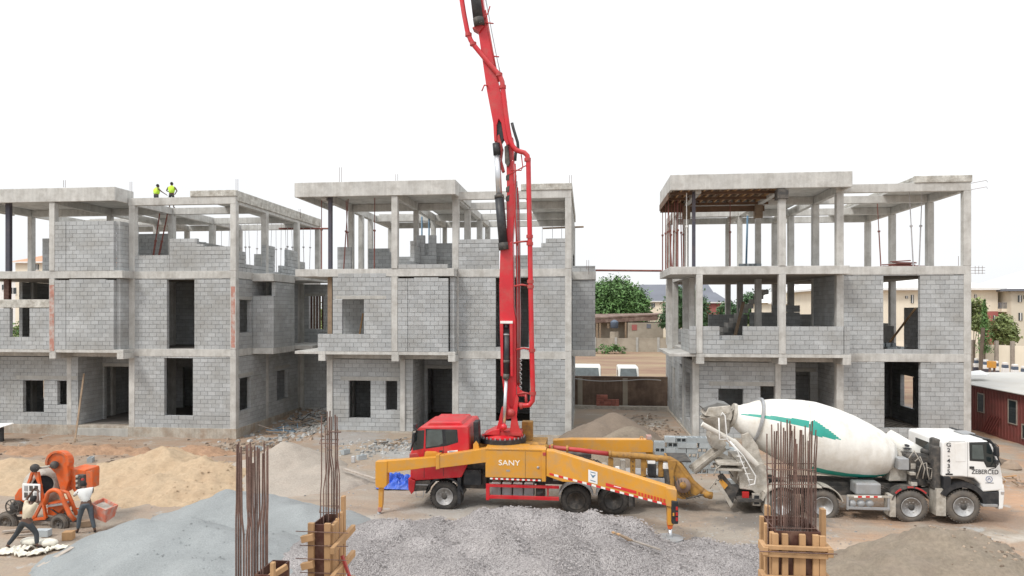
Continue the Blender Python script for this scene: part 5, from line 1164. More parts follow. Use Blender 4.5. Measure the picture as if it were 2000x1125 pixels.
for k in range(7): pipe(mt, 'engine_hose', [(1775+k*6, 895+k*3), (1785+k*6, 880+k*6), (1800+k*3, 905+k*5), (1790+k*6, 935)], YM+.25, .02, 'frame' if k % 2 else 'cement', 6)
pbox(mt, 'exhaust_stack', 1824, 1839, 872, 958, YM+.12, YM+.5, 'frame', .06); pbox(mt, 'air_filter', 1827, 1840, 858, 890, YM+.2, YM+.7, 'frame', .08)
pbox(mt, 'control_cabinet', 1755, 1776, 896, 918, YM+.35, YM+.8, 'grey', .02); pipe(mt, 'exhaust_pipe', [(1800, 880), (1816, 884), (1828, 900)], YM+.6, .09, 'frame', 12)
wt = MB().lathe(P(1727, 852, YC+.5), P(1786, 886, YC+.1)-P(1727, 852, YC+.5), [(0, .02), (.02, .22), (.07, .33), (1.22, .33), (1.28, .22), (1.30, .02)], 30).build('water_tank', M['drum'], mt, smooth=True)
pbox(wt, 'tank_emblem', 1771, 1777, 869, 873, YC-.30, YC-.1, 'text', .02); pbox(wt, 'tank_caption', 1767, 1781, 876, 877.6, YC-.27, YC-.1, 'text', 0)
# rear of the mixer: frame, feed hopper, chutes, ladder and lamps
for yy in (YM+.55, YM+1.95):
    poly(mt, 'rear_frame', [(1448, 850), (1462, 845), (1480, 870), (1500, 940), (1488, 955), (1470, 955), (1455, 900)], yy, .09, 'cement', .012)
    poly(mt, 'rear_strut', [(1485, 905), (1540, 930), (1545, 945), (1490, 920)], yy, .09, 'cement', .01)
poly(mt, 'tail_plate', [(1440, 898), (1492, 905), (1502, 940), (1500, 972), (1482, 972), (1470, 958), (1445, 955)], YM+.45, 1.7, 'cement', .03)
fh = MB()
c1, c2 = P(1400, 806, YC), P(1412, 846, YC)
fh.lathe(c1, (c2-c1), [(0, .60), (0, .64), (.35, .46), (.80, .24), (.80, .2), (.34, .42), (.0, .60)], 20).build('feed_hopper', M['cement'], mt)
poly(mt, 'hopper_lip', [(1376, 812), (1384, 796), (1427, 792), (1431, 812), (1428, 822)], YC-.5, 1.0, 'cement', .03)
poly(mt, 'hopper_cover', [(1372, 796), (1402, 786), (1424, 790), (1424, 797), (1376, 802)], YC-.45, .9, 'rubble', .02)
poly(mt, 'discharge_box', [(1388, 838), (1402, 842), (1420, 868), (1412, 882), (1392, 876), (1386, 856)], YC-.4, .8, 'cement', .04)
def trough(name, a, b, r, m, parent, n=9, t=.02):
    a, b = Vector(a), Vector(b); d = (b-a).normalized(); s_ = d.cross(Vector((0, 0, 1))).normalized(); u = s_.cross(d); v = []; f = []
    for c in (a, b):
        for rr_ in (r, r-t):
            for k in range(n+1):
                an = PI+PI*k/n; v.append(c+s_*math.cos(an)*rr_+u*(math.sin(an)*rr_))
    q1 = n+1
    for k in range(n):
        f += [(k, k+1, 2*q1+k+1, 2*q1+k), (q1+k+1, q1+k, 3*q1+k, 3*q1+k+1)]
    for k in (0, n): f.append((k, q1+k, 3*q1+k, 2*q1+k))
    for k in range(n): f += [(k+1, k, q1+k, q1+k+1), (2*q1+k, 2*q1+k+1, 3*q1+k+1, 3*q1+k)]
    mb = MB(); mb.raw(v, f); return mb.build(name, M[m], parent, smooth=False)
trough('chute', P(1408, 868, YC-.2), P(1350, 914, YC-.5), .27, 'cement', mt)
poly(mt, 'chute_arm', [(1400, 880), (1440, 900), (1438, 906), (1398, 890)], YC-.3, .1, 'cement', .01)
trough('folding_chute', P(1373, 825, YM+.35), P(1440, 862, YM+.2), .16, 'drum', mt)
trough('folding_chute', P(1436, 858, YM+.15), P(1482, 905, YM+.05), .17, 'drum', mt)
ld = MB()
rails = [[(1408, 812), (1411, 806), (1416, 812), (1420, 858), (1440, 880), (1462, 935), (1464, 948)], [(1426, 862), (1452, 890), (1476, 930), (1474, 945), (1462, 948)], [(1404, 816), (1405, 858), (1422, 858)]]
for r_ in rails: pipe(mt, 'ladder_rail', r_, YM+.05, .022, 'white', 8)
for k in range(7): pipe(mt, 'ladder_rung', [(1428+k*5.4, 868+k*11.5), (1438+k*5.6, 868+k*11.5)], YM+.05, .016, 'white', 6)
pbox(mt, 'work_platform', 1402, 1456, 905, 909, YM+.2, YM+1.2, 'cement', .005); pbox(mt, 'work_platform', 1402, 1450, 916, 920, YM+.2, YM+1.2, 'cement', .005)
for k in range(8):
    x, y = qq.uniform(1395, 1445), qq.uniform(900, 945); pipe(mt, 'platform_brace', [(x, y), (x+qq.uniform(-14, 14), y+qq.uniform(8, 22))], YM+qq.uniform(.2, .7), .022, qq.choice(['frame', 'cement']), 6)
poly(mt, 'tail_bracket', [(1402, 930), (1412, 925), (1432, 950), (1440, 945), (1445, 950), (1430, 985), (1424, 988)], YM+.5, .1, 'frame', .01)
poly(mt, 'tail_bracket', [(1408, 934), (1422, 948), (1415, 956), (1404, 944)], YM+.42, .05, 'yel', .005); poly(mt, 'tail_bracket', [(1398, 942), (1404, 940), (1432, 985), (1427, 992)], YM+.4, .06, 'cement', .005)
pbox(mt, 'tail_lamp', 1450, 1463, 961, 974, YM+.35, YM+.45, 'lampred', .01); pbox(mt, 'tail_lamp_box', 1470, 1486, 965, 988, YM+.3, YM+.45, 'cement', .01); pbox(mt, 'tail_lamp_glass', 1473, 1483, 968, 985, YM+.28, YM+.3, 'blk', .005)
pbox(mt, 'rear_bumper', 1440, 1500, 975, 981, YM+.2, YM+2.3, 'frame', .01)
poly(mt, 'front_axle_link', [(1790, 955), (1880, 950), (1880, 965), (1790, 968)], YM+.5, .3, 'frame', .02)
ORD = ['first', 'second', 'third', 'fourth', 'fifth', 'sixth', 'seventh', 'eighth', 'ninth', 'tenth', 'eleventh', 'twelfth', 'thirteenth', 'fourteenth', 'fifteenth', 'sixteenth']
# ---------------------------------------------------------------- people
def skin_mesh(name, verts, edges, radii, m, parent, root=0, sub=1):
    o3 = Vector(parent['_o']); me = bpy.data.meshes.new(name); me.from_pydata([tuple(Vector(v)-o3) for v in verts], edges, [])
    me.materials.append(m); o = bpy.data.objects.new(name, me); C.objects.link(o); o.parent = parent; o['_o'] = list(o3)
    sk = o.modifiers.new('skin', 'SKIN'); sk.use_smooth_shade = True
    if not me.skin_vertices: me.attributes  # layer is made by the modifier call below
    lay = me.skin_vertices[0].data if len(me.skin_vertices) else None
    if lay is None:
        bpy.context.view_layer.objects.active = o; bpy.ops.object.mode_set(mode='EDIT'); bpy.ops.object.mode_set(mode='OBJECT'); lay = me.skin_vertices[0].data
    for i, r in enumerate(radii):
        lay[i].radius = (r, r) if not isinstance(r, tuple) else r; lay[i].use_root = (i == root)
    s = o.modifiers.new('sub', 'SUBSURF'); s.levels = sub; s.render_levels = sub
    return o
def person(J, label, shirt, trous, vest=False, hat=None, group=None, sleeves=True):
    """J: joint positions. pelvis chest neck head, l/r: sh el wr (hand dir) hip kn an toe"""
    base = (J['pelvis'][0], J['pelvis'][1], min(J['lan'][2], J['ran'][2])-.08)
    rt_ = empty('person', base, label, 'person', group); V = []; E_ = []; Rr = []
    def add(p, r, par=None):
        V.append(Vector(p)); Rr.append(r)
        if par is not None: E_.append((par, len(V)-1))
        return len(V)-1
    g = {k: Vector(v) for k, v in J.items()}
    p0 = add(g['pelvis'], .125); p1 = add((g['pelvis']+g['chest'])/2, .115, p0); p2 = add(g['chest'], .135, p1); p3 = add(g['neck'], .055, p2)
    hd = (g['head']-g['neck']).normalized(); p4 = add(g['neck']+hd*.08, .075, p3); add(g['head']-hd*.0, .098, p4)
    for s in 'lr':
        a = add(g[s+'sh'], .06, p2); e = add(g[s+'el'], .042, a); w = add(g[s+'wr'], .028, e)
        d = (g[s+'wr']-g[s+'el']).normalized(); pm = add(g[s+'wr']+d*.06, .03, w); sd_ = d.cross(Vector((0, .4, 1))).normalized(); up = d.cross(sd_)
        for k in range(4):
            f1 = add(g[s+'wr']+d*.115+sd_*(k-1.5)*.021, .0095, pm); add(g[s+'wr']+d*(.17+(.0, .014, .01, -.01)[k])+sd_*(k-1.5)*.024+up*.02, .008, f1)
        t1 = add(g[s+'wr']+d*.06+sd_*.045, .011, pm); add(g[s+'wr']+d*.1+sd_*.062, .009, t1)
        h_ = add(g[s+'hip'], .092, p0); k_ = add(g[s+'kn'], .058, h_); an = add(g[s+'an'], .04, k_); add(g[s+'toe'], .038, an)
    body = skin_mesh('body', V, E_, Rr, M['skin'], rt_)
    # shirt
    V2 = [g['pelvis'], (g['pelvis']+g['chest'])/2, g['chest'], g['chest']*.4+g['neck']*.6]; E2 = [(0, 1), (1, 2), (2, 3)]; R2 = [.145, .14, .155, .085]
    for s in ('' if vest else 'lr'):
        n = len(V2); V2 += [g[s+'sh'], g[s+'sh']*.25+g[s+'el']*.75]; E2 += [(2, n), (n, n+1)]; R2 += [.076, .062]
        if sleeves == 'long': V2.append(g[s+'wr']*.9+g[s+'el']*.1); E2.append((n+1, n+2)); R2.append(.043)
    skin_mesh('shirt', V2, E2, R2, M[shirt], rt_)
    V3 = [g['pelvis']+Vector((0, 0, .05)), g['pelvis']-Vector((0, 0, .02))]; E3 = [(0, 1)]; R3 = [.14, .138]
    for s in 'lr':
        n = len(V3); V3 += [g[s+'hip'], g[s+'kn'], g[s+'an']+(g[s+'kn']-g[s+'an'])*(.1 if trous != 'shorts' else .85)]; E3 += [(1, n), (n, n+1), (n+1, n+2)]; R3 += [.108, .074, .058 if trous != 'shorts' else .07]
    skin_mesh('trousers', V3, E3, R3, M['trousers' if trous == 'shorts' else trous], rt_)
    for s in 'lr':
        skin_mesh('shoe', [g[s+'an']-Vector((0, 0, .035)), (g[s+'an']+g[s+'toe'])/2-Vector((0, 0, .02)), g[s+'toe']], [(0, 1), (1, 2)], [.05, .045, .035], M['blk'], rt_)
    # head details
    side = hd.cross(Vector((0, 0, 1))); fw = Vector(J.get('face', (0, 1, 0))).normalized(); sd2 = fw.cross(Vector((0, 0, 1))).normalized()
    hm = MB(); hc = g['head']
    def ell(mb, c, rx, ry, rz, n=10, m_=7, cut=-2):
        b = len(mb.v)
        for j in range(m_+1):
            th = PI*j/m_
            for i in range(n):
                ph = 2*PI*i/n; q_ = sd2*(rx*math.sin(th)*math.cos(ph))+fw*(ry*math.sin(th)*math.sin(ph))+Vector((0, 0, rz*math.cos(th))); mb.v.append(tuple(Vector(c)+q_))
        for j in range(m_):
            if math.cos(PI*(j+.5)/m_) < cut: continue
            for i in range(n): a = b+j*n+i; b2_ = b+j*n+(i+1) % n; mb.f.append((a, a+n, b2_+n, b2_)); mb.mi.append(0)
    ell(hm, hc+Vector((0, 0, .005))-fw*.012, .1, .115, .125, cut=-.15); hm.build('hair', M[hat or 'hair'], rt_, smooth=True)
    fm = MB(); ell(fm, hc+fw*.105-Vector((0, 0, .015)), .014, .02, .022, 6, 4)
    for k in (-1, 1): ell(fm, hc+sd2*k*.098-Vector((0, 0, .01)), .014, .03, .034, 6, 4)
    ell(fm, hc+fw*.02-Vector((0, 0, .06)), .07, .075, .06, 10, 6); fm.build('face', M['skin'], body, smooth=True)
    em_ = MB()
    for k in (-1, 1): ell(em_, hc+fw*.094+sd2*k*.034+Vector((0, 0, .01)), .014, .008, .009, 6, 4)
    em_.build('eye', M['white'], body, smooth=True)
    mm = MB(); ell(mm, hc+fw*.092-Vector((0, 0, .068)), .026, .008, .009, 6, 4); mm.build('mouth', M['redd'], body, smooth=True)
    if vest:
        vv = MB(); dn = (g['pelvis']-g['chest']); 
        skin_mesh('vest', [g['pelvis']+Vector((0, 0, .03)), (g['pelvis']+g['chest'])/2, g['chest']+Vector((0, 0, .05)), g['chest']*.4+g['neck']*.6, g['lsh'], g['rsh']], [(0, 1), (1, 2), (2, 3), (2, 4), (2, 5)], [.20, .20, .21, .13, .11, .11], M['vest'], rt_)
        for t in (.18, .62):
            c = g['pelvis']+Vector((0, 0, .06))+(g['chest']-g['pelvis'])*t; skin_mesh('reflective_band', [c-Vector((0, 0, .02)), c+Vector((0, 0, .025))], [(0, 1)], [.212, .212], M['reflect'], rt_)
    return rt_
def stand(base, face, h=1.72, **kw):
    """default joints of a standing figure; face = direction looked at; kw overrides offsets (side, forward, up)"""
    f = Vector(face).normalized(); s = f.cross(Vector((0, 0, 1))); b = Vector(base); k = h/1.72
    J = dict(pelvis=(0, 0, .93), chest=(0, .02, 1.27), neck=(0, .02, 1.46), head=(0, .04, 1.61), lsh=(-.19, 0, 1.39), rsh=(.19, 0, 1.39), lel=(-.24, 0, 1.11), rel=(.24, 0, 1.11), lwr=(-.24, .08, .87), rwr=(.24, .08, .87), lhip=(-.1, 0, .88), rhip=(.1, 0, .88), lkn=(-.12, .02, .49), rkn=(.12, .02, .49), lan=(-.13, 0, .09), ran=(.13, 0, .09), ltoe=(-.15, .17, .045), rtoe=(.15, .17, .045))
    J.update(kw); D = {n: b+s*v[0]*k+f*v[1]*k+Vector((0, 0, v[2]*k)) for n, v in J.items()}; D['face'] = f; return D
bz = 14.147+.0
wa = P(305, 0, 43.24); wb = P(335, 0, 43.24)
person(stand((wa.x, 43.24, bz), (.35, .94, 0), 1.66, rel=(.34, .16, 1.18), rwr=(.52, .32, 1.02), chest=(0, .07, 1.27), neck=(.0, .1, 1.46), head=(0, .13, 1.6)), 'worker in a hi-vis vest and shorts on the roof beam, reaching one arm out', 'trousers', 'shorts', True, group='workers on the roof beams')
person(stand((wb.x, 43.24, bz), (-.2, .98, 0), 1.76, lel=(-.36, .1, 1.16), lwr=(-.22, .28, 1.1), rel=(.36, -.02, 1.14), rwr=(.2, .14, 1.02)), 'worker in a hi-vis vest on the roof beam, right of the two, elbows out', 'trousers', 'trousers', True, group='workers on the roof beams')
m1 = P(168, 1042, 20.5); m1.z = gz(m1.x, m1.y)
person(stand((m1.x, 20.5, m1.z), (-.75, .6, 0), 1.74, chest=(0, .16, 1.22), neck=(0, .24, 1.39), head=(0, .33, 1.49), lsh=(-.19, .17, 1.33), rsh=(.19, .17, 1.33), lel=(-.24, .38, 1.16), rel=(.24, .38, 1.14), lwr=(-.16, .6, 1.16), rwr=(.16, .6, 1.1), lkn=(-.16, .1, .49), rkn=(.14, -.08, .49), lan=(-.2, .12, .09), ran=(.2, -.2, .09), ltoe=(-.22, .28, .045), rtoe=(.24, -.04, .045)), 'worker in a white shirt and grey jeans leaning over the orange mixer', 'shirtw', 'jeans', sleeves='long')
m2 = P(50, 1078, 18.95); m2.z = gz(m2.x, m2.y)
person(stand((m2.x, 18.95, m2.z), (.25, .96, 0), 1.70, pelvis=(0, 0, .82), chest=(.02, .12, 1.14), neck=(.03, .18, 1.31), head=(.03, .24, 1.42), lsh=(-.17, .12, 1.26), rsh=(.2, .12, 1.26), lel=(-.26, .22, 1.44), rel=(.26, .2, 1.42), lwr=(-.16, .3, 1.62), rwr=(.08, .32, 1.6), lhip=(-.1, 0, .78), rhip=(.1, 0, .78), lkn=(-.3, -.06, .43), rkn=(.28, .14, .44), lan=(-.38, -.32, .09), ran=(.42, .06, .1), ltoe=(-.42, -.18, .045), rtoe=(.46, .22, .05)), 'worker in a cream top striding with both arms raised to the mixer wheel', 'shirtb', 'trousers')

# ---------------------------------------------------------------- the diesel site mixer
YX = 21.0
cx = P(95, 1040, YX); sm = empty('site_concrete_mixer', (cx.x, 21.5, gz(cx.x, YX)), 'orange diesel site concrete mixer with a belt guard and loading skip', 'site mixer')
def ring_pts(cx_, cy_, r, a0, a1, n=12): return [(cx_+r*math.cos(math.radians(a0+(a1-a0)*i/n)), cy_-r*math.sin(math.radians(a0+(a1-a0)*i/n))) for i in range(n+1)]
poly(sm, 'belt_guard', ring_pts(111, 904, 22, 200, -20)+[(134, 940), (128, 962), (119, 962), (108, 925), (98, 915)], YX+.3, .3, 'orange', .03)
poly(sm, 'belt_guard_rim', ring_pts(111, 904, 23.5, 190, -15)+ring_pts(111, 904, 19, -15, 190), YX+.24, .06, 'orange', .008)
pipe(sm, 'drive_pulley', [(106, 908, YX+.12), (106, 908, YX+.3)], YX, .13, 'frame', 16); pipe(sm, 'drive_shaft', [(72, 915, YX+.1), (90, 912, YX+.15), (106, 908, YX+.2)], YX, .035, 'cement')
eb = poly(sm, 'engine_housing', [(133, 918), (138, 915), (166, 918), (167, 924), (166, 958), (145, 962), (132, 945)], YX+.45, .7, 'orange', .03)
pbox(eb, 'engine', 147, 163, 928, 956, YX+.3, YX+.47, 'frame', .02)
for k in range(8): pbox(eb, 'engine_part', 147+(k % 3)*5.4, 151+(k % 3)*5.4, 929+k*3, 933+k*3, YX+.25, YX+.32, ['cement', 'frame', 'redd'][k % 3], .01)
poly(sm, 'open_cover', [(168, 921), (180, 919), (181, 951), (169, 958)], YX+.3, .04, 'orange', .006)
drc = P(88, 948, YX+.7); dax = (P(99, 940, YX+.1)-drc)
MB().lathe(drc, dax+Vector((0, -.4, 0)), [(-.75, .22), (-.5, .5), (-.1, .66), (.35, .62), (.7, .34), (.7, .30), (.3, .5)], 28).build('mixing_drum', M['cement'], sm, smooth=True)
MB().lathe(drc, dax+Vector((0, -.4, 0)), [(.62, .001), (.62, .31)], 24).build('drum_opening', M['blk'], sm)
poly(sm, 'drum_frame', [(28, 968), (36, 955), (50, 948), (52, 975), (40, 1000), (28, 990)], YX+.3, .5, 'orange', .03)
for (a, b) in (((64, 922), (56, 945)), ((74, 922), (90, 1012)), ((68, 920), (80, 950)), ((90, 1012), (66, 1014)), ((86, 975), (68, 1010)), ((40, 1000), (70, 1012))):
    A_, B_ = P(*a, YX-.02), P(*b, YX-.02); MB().bar(A_, B_, .08, .09).build('frame_leg', M['orange'], sm, bevel=.01)
pipe(sm, 'hoist_pulley', [(68, 914, YX-.1), (68, 914, YX+.02)], YX, .14, 'frame', 16)
pp_ = pbox(sm, 'slotted_panel', 43, 78, 945, 978, YX-.12, YX-.08, 'white', .02)
for i in range(3):
    for j in range(2): pbox(pp_, 'panel_slot', 47+i*10, 53.5+i*10, 949+j*13, 959+j*13, YX-.135, YX-.12, 'frame' if (i+j) % 3 else 'grey', .003)
arm_pts = ring_pts(106, 972, 15, 190, 10, 10)
pipe(sm, 'skip_arm', [(88, 985)]+arm_pts[2:]+[(126, 982), (136, 1005), (146, 1016)], YX-.15, .07, 'orange', 8)
pipe(sm, 'skip_arm', [(118, 958), (132, 962), (140, 980), (150, 1006)], YX+.1, .06, 'orange', 8)
poly(sm, 'side_plate', [(93, 982), (124, 980), (128, 990), (108, 1008), (92, 1006)], YX+.1, .4, 'orange', .02); poly(sm, 'work_tray', [(90, 988), (128, 983), (126, 986), (92, 991)], YX-.1, .4, 'grey', .005)
fc = P(24, 990, YX-.2); fl = MB()
for k in range(24):
    a, b = 2*PI*k/24, 2*PI*(k+1)/24; fl.bar(fc+Vector((math.cos(a)*.24, 0, math.sin(a)*.24)), fc+Vector((math.cos(b)*.24, 0, math.sin(b)*.24)), .03, .03)
for k in range(4): a = PI*k/4+.3; fl.bar(fc+Vector((math.cos(a)*.23, 0, math.sin(a)*.23)), fc-Vector((math.cos(a)*.23, 0, math.sin(a)*.23)), .02, .02)
fl.build('hand_wheel', M['frame'], sm); pipe(sm, 'gearbox', [(33, 989, YX-.15), (33, 989, YX+.2)], YX, .2, 'frame', 18)
pbox(sm, 'chassis_beam', 8, 150, 1012, 1018, YX+.0, YX+.1, 'frame', .01); pbox(sm, 'chassis_beam', 8, 150, 1010, 1016, YX+.9, YX+1.0, 'frame', .01)
for px, py, yy in ((10, 1022, YX-.15), (113, 1024, YX-.15), (20, 1018, YX+1.0), (118, 1018, YX+1.0)): wheel(sm, px, py, yy, .36 if px < 50 else .3, w=.2, tm='tyredust', rm='tyredust', spokes=5)
sk = MB(); tp = [(176, 983, YX-.3), (206, 996, YX-.45), (231, 986, YX+.25), (202, 972, YX+.5)]; bt = [(180, 1010, YX-.2), (206, 1021, YX-.35), (224, 1008, YX+.15), (200, 1000, YX+.35)]
T = [P(*a) for a in tp]; Bm = [P(*a) for a in bt]; cT = sum(T, Vector())/4; Ti = [cT+(t-cT)*.9 for t in T]; Bi = [b+Vector((0, 0, .12)) for b in Bm]
sk.raw(T+Bm+Ti+Bi, [(0, 4, 5, 1), (1, 5, 6, 2), (2, 6, 7, 3), (3, 7, 4, 0), (4, 7, 6, 5), (0, 1, 9, 8), (1, 2, 10, 9), (2, 3, 11, 10), (3, 0, 8, 11), (8, 9, 13, 12), (9, 10, 14, 13), (10, 11, 15, 14), (11, 8, 12, 15), (12, 13, 14, 15)])
sk.build('loading_skip', M['orangedull'], sm); MB().prism([cT+(t-cT)*.86-Vector((0, 0, .12)) for t in T], (0, 0, .02)).build('wet_mix', M['cement'], sm)
for k in range(8): a_ = qq.uniform(80, 150); b_ = qq.uniform(990, 1020); pipe(sm, 'linkage', [(a_, b_), (a_+qq.uniform(-15, 25), b_+qq.uniform(-18, 18))], YX+qq.uniform(0, .5), .02, qq.choice(['frame', 'redd', 'orange']), 6)
# bags and bits round the mixer
def bag(px, py, Y, rz, l, label, m='bag', h=.16, cat='cement bag', group='full cement bags by the mixer', w=.36):
    c = P(px, py, Y); c.z = gz(c.x, c.y); mb = MB(); N = 10; v = []
    for i in range(N+1):
        t = i/N; e = math.sin(PI*min(1, max(0, t*.96+.02)))**.35
        for k in range(10):
            a = 2*PI*k/10; v.append(((t-.5)*l, math.cos(a)*w/2*e*(1+.06*fbm(i*.9, k*.7, px)), max(.0, h*.5+math.sin(a)*h/2*e*(1+.1*fbm(i, k, px)))))
    cr, sr = math.cos(rz), math.sin(rz); v = [(c.x+x*cr-y*sr, c.y+x*sr+y*cr, c.z+z) for x, y, z in v]
    f = [(i*10+k, i*10+(k+1) % 10, (i+1)*10+(k+1) % 10, (i+1)*10+k) for i in range(N) for k in range(10)]+[tuple(range(9, -1, -1)), tuple(N*10+k for k in range(10))]
    mb.raw(v, f); o = mb.build('cement_bag', M[m], smooth=True, loc=tuple(c)); tag(o, label, cat, group); return o
bag(62, 1074, 19.2, .1, .62, 'full cement bag, left of the two lying in front of the orange mixer', h=.26, w=.42)
bag(93, 1077, 19.2, -.1, .62, 'full cement bag, right of the two lying in front of the orange mixer', h=.26, w=.42)
sp = [(20, 1098, .5, 'crumpled paper sack nearest the left edge of the frame'), (48, 1094, 1.2, 'crumpled paper sack below the left full bag'), (82, 1096, .2, 'crumpled paper sack below the right full bag'), (8, 1112, .1, 'lowest crumpled paper sack at the left frame edge'), (40, 1112, -.4, 'torn paper sack on the ground, second from the left edge'), (115, 1080, .4, 'flattened paper sack right of the full bags'), (70, 1108, .9, 'folded paper sack at the foot of the stone dust heap')]
for i, (px, py, a, l) in enumerate(sp):
    c = P(px, py, 18.4+(1112-py)*.02); c.z = gz(c.x, c.y); mb = MB(); n = 7; v = []
    for j in range(n):
        for k in range(n):
            x, y = (k/(n-1)-.5)*.46, (j/(n-1)-.5)*.3; z = .03+.14*abs(fbm(x*5+i*3, y*6, i))+.05*rr.random()
            v.append((c.x+x*math.cos(a)-y*math.sin(a), c.y+x*math.sin(a)+y*math.cos(a), c.z+z))
    f = [(j*n+k, j*n+k+1, (j+1)*n+k+1, (j+1)*n+k) for j in range(n-1) for k in range(n-1)]
    mb.raw(v, f); o = mb.build('paper_sack', M['bag'], loc=tuple(c)); so = o.modifiers.new('thick', 'SOLIDIFY'); so.thickness = .02; tag(o, l, 'paper sack', 'empty sacks in the front left corner')
def loose_box(name, px, py, Y, sx, sy, sz, m, label, cat, rz=.2, lift=0, bevel=.01):
    c = P(px, py, Y); z = gz(c.x, c.y)+lift; o = MB().box(c.x-sx/2, c.x+sx/2, c.y-sy/2, c.y+sy/2, z, z+sz).build(name, M[m], loc=(c.x, c.y, z), bevel=bevel); o.rotation_euler = (0, 0, rz); tag(o, label, cat); return o
loose_box('concrete_block', 84, 1056, 20.1, .45, .22, .22, 'stackblock', 'single grey block lying behind the full cement bags', 'block', .1)
loose_box('cardboard_box', 134, 1062, 19.9, .3, .25, .26, 'wood', 'small tan box by the feet of the man in white', 'box', .3)
loose_box('bucket_frame', 166, 1047, 21.2, .4, .3, .2, 'woodold', 'dark timber offcut lying behind the man in white', 'offcut', .5)
for i, (a, b, Y_) in enumerate(((30, 95, 19.8), (95, 150, 21.0), (5, 60, 20.0))):
    A_ = P(a, 1060, Y_); B_ = P(b, 1050, Y_+.4); A_.z = gz(A_.x, A_.y)+.08; B_.z = gz(B_.x, B_.y)+.12
    plank('plank', A_, B_, .12, .05, 'woodgrey', ('grey board lying beneath the striding worker', 'grey board lying under the mixer between its wheels', 'grey board at the left edge beside the mixer wheel')[i])
# ---------------------------------------------------------------- fresh blocks stacked behind the pump hopper
def hollow(name='concrete_block'):
    m = MB(); L_, W_, H_ = .45, .225, .225
    xs = [0, .035, .205, .245, .415, L_]; ys = [0, .035, W_-.035, W_]
    v = []; f = []
    for z in (0, H_):
        for y in ys:
            for x in xs: v.append((x, y, z))
    n = len(xs); k_ = n*len(ys)
    holes = {(1, 1), (3, 1)}
    for j in range(3):
        for i in range(5):
            if (i, j) in holes: continue
            a = j*n+i; f.append((a, a+n, a+n+1, a+1)); f.append((k_+a, k_+a+1, k_+a+n+1, k_+a+n))
    def wallq(a, b): f.append((a, b, b+k_, a+k_))
    for i in range(5): wallq(i, i+1); wallq(3*n+i+1, 3*n+i)
    for j in range(3): wallq((j+1)*n, j*n); wallq(j*n+n-1, (j+1)*n+n-1)
    for (i, j) in holes:
        a, b, c, d = j*n+i, j*n+i+1, (j+1)*n+i+1, (j+1)*n+i; wallq(b, a); wallq(c, b); wallq(d, c); wallq(a, d)
    m.raw(v, f); o = m.build(name, M['stackblock']); o.data.validate(); return o
hb = hollow(); me_h = hb.data; bpy.data.objects.remove(hb)
def put_block(x, y, z, rx, rz, label, group):
    o = bpy.data.objects.new('concrete_block', me_h); C.objects.link(o); o.location = (x, y, z); o.rotation_euler = (rx, 0, rz); tag(o, label, 'block', group); return o
G1 = 'fresh hollow blocks stacked behind the pump hopper'
YS = 31.0; xs0 = X(1279, YS); zs0 = gz(xs0+1.5, YS)-.02
for c_, h_ in enumerate((6, 7, 7, 7, 7, 6, 6, 5, 4)):
    for d_ in range(2):
        for k in range(h_):
            x = xs0+c_*.462+R.uniform(-.014, .014)+(.1 if k % 2 and c_ % 3 else 0); y = YS+d_*.26+R.uniform(-.03, .03)
            if d_ == 1 and k < h_-2: continue
            if (c_*5+k*3+d_) % 4 == 0: put_block(x, y+.225, zs0+k*.229, PI/2, 0, 'fresh grey hollow block in the stack behind the pump hopper', G1)
            else: put_block(x, y, zs0+k*.229, 0, R.uniform(-.03, .03), 'fresh grey hollow block in the stack behind the pump hopper', G1)
for i, (px, py, Y_, l) in enumerate(((1300, 925, 27.8, 'loose hollow block on the ground left of the block stack'), (1420, 925, 29.0, 'loose hollow block on the ground at the right end of the block stack'), (700, 880, 32, 'loose grey block lying left of the red truck cab'), (672, 872, 33, 'loose grey block lying farthest left in the rubble by the middle house'), (745, 890, 31, 'loose grey block lying nearest the red truck cab'), (180, 895, 30, 'dark grey block half buried behind the orange mixer'), (512, 862, 34.5, 'broken grey block at the corner of the left house'))):
    c = P(px, py, Y_); put_block(c.x, Y_, gz(c.x, Y_)+.01, 0, .4*i, l, None) if False else tag(put_block(c.x, Y_, gz(c.x, Y_)+.01, 0, .4*i, l, None), l, 'block')
# things lying about
tp_ = P(778, 934, 27.5); nn = 30; v = []
for j in range(nn):
    for k in range(nn):
        x, y = (k/(nn-1)-.5)*1.5, (j/(nn-1)-.5)*1.4; e = (1-(2*x/1.5)**4)*(1-(2*y/1.4)**4); v.append((tp_.x+x, 27.5+y, gz(tp_.x, 27.5)+.04+e*(.34+.34*fbm(x*2.6, y*2.6, 1)+.12*fbm(x*8, y*8, 4))))
o = MB().raw(v, [(j*nn+k, j*nn+k+1, (j+1)*nn+k+1, (j+1)*nn+k) for j in range(nn-1) for k in range(nn-1)]).build('tarpaulin', M['tarp'], smooth=False, loc=(tp_.x, 27.5, 0)); so = o.modifiers.new('t', 'SOLIDIFY'); so.thickness = .01
tag(o, 'crumpled bright blue tarpaulin heaped beside the red cab', 'tarpaulin')
loose_box('pvc_pipe', 690, 888, 31.5, .16, .16, .3, 'pvc', 'short upright grey pipe end standing in the rubble', 'pipe', 0)
loose_box('crate', 756, 886, 31.2, .34, .2, .16, 'ply', 'small dark red crate lying beside the red cab', 'crate', .2)
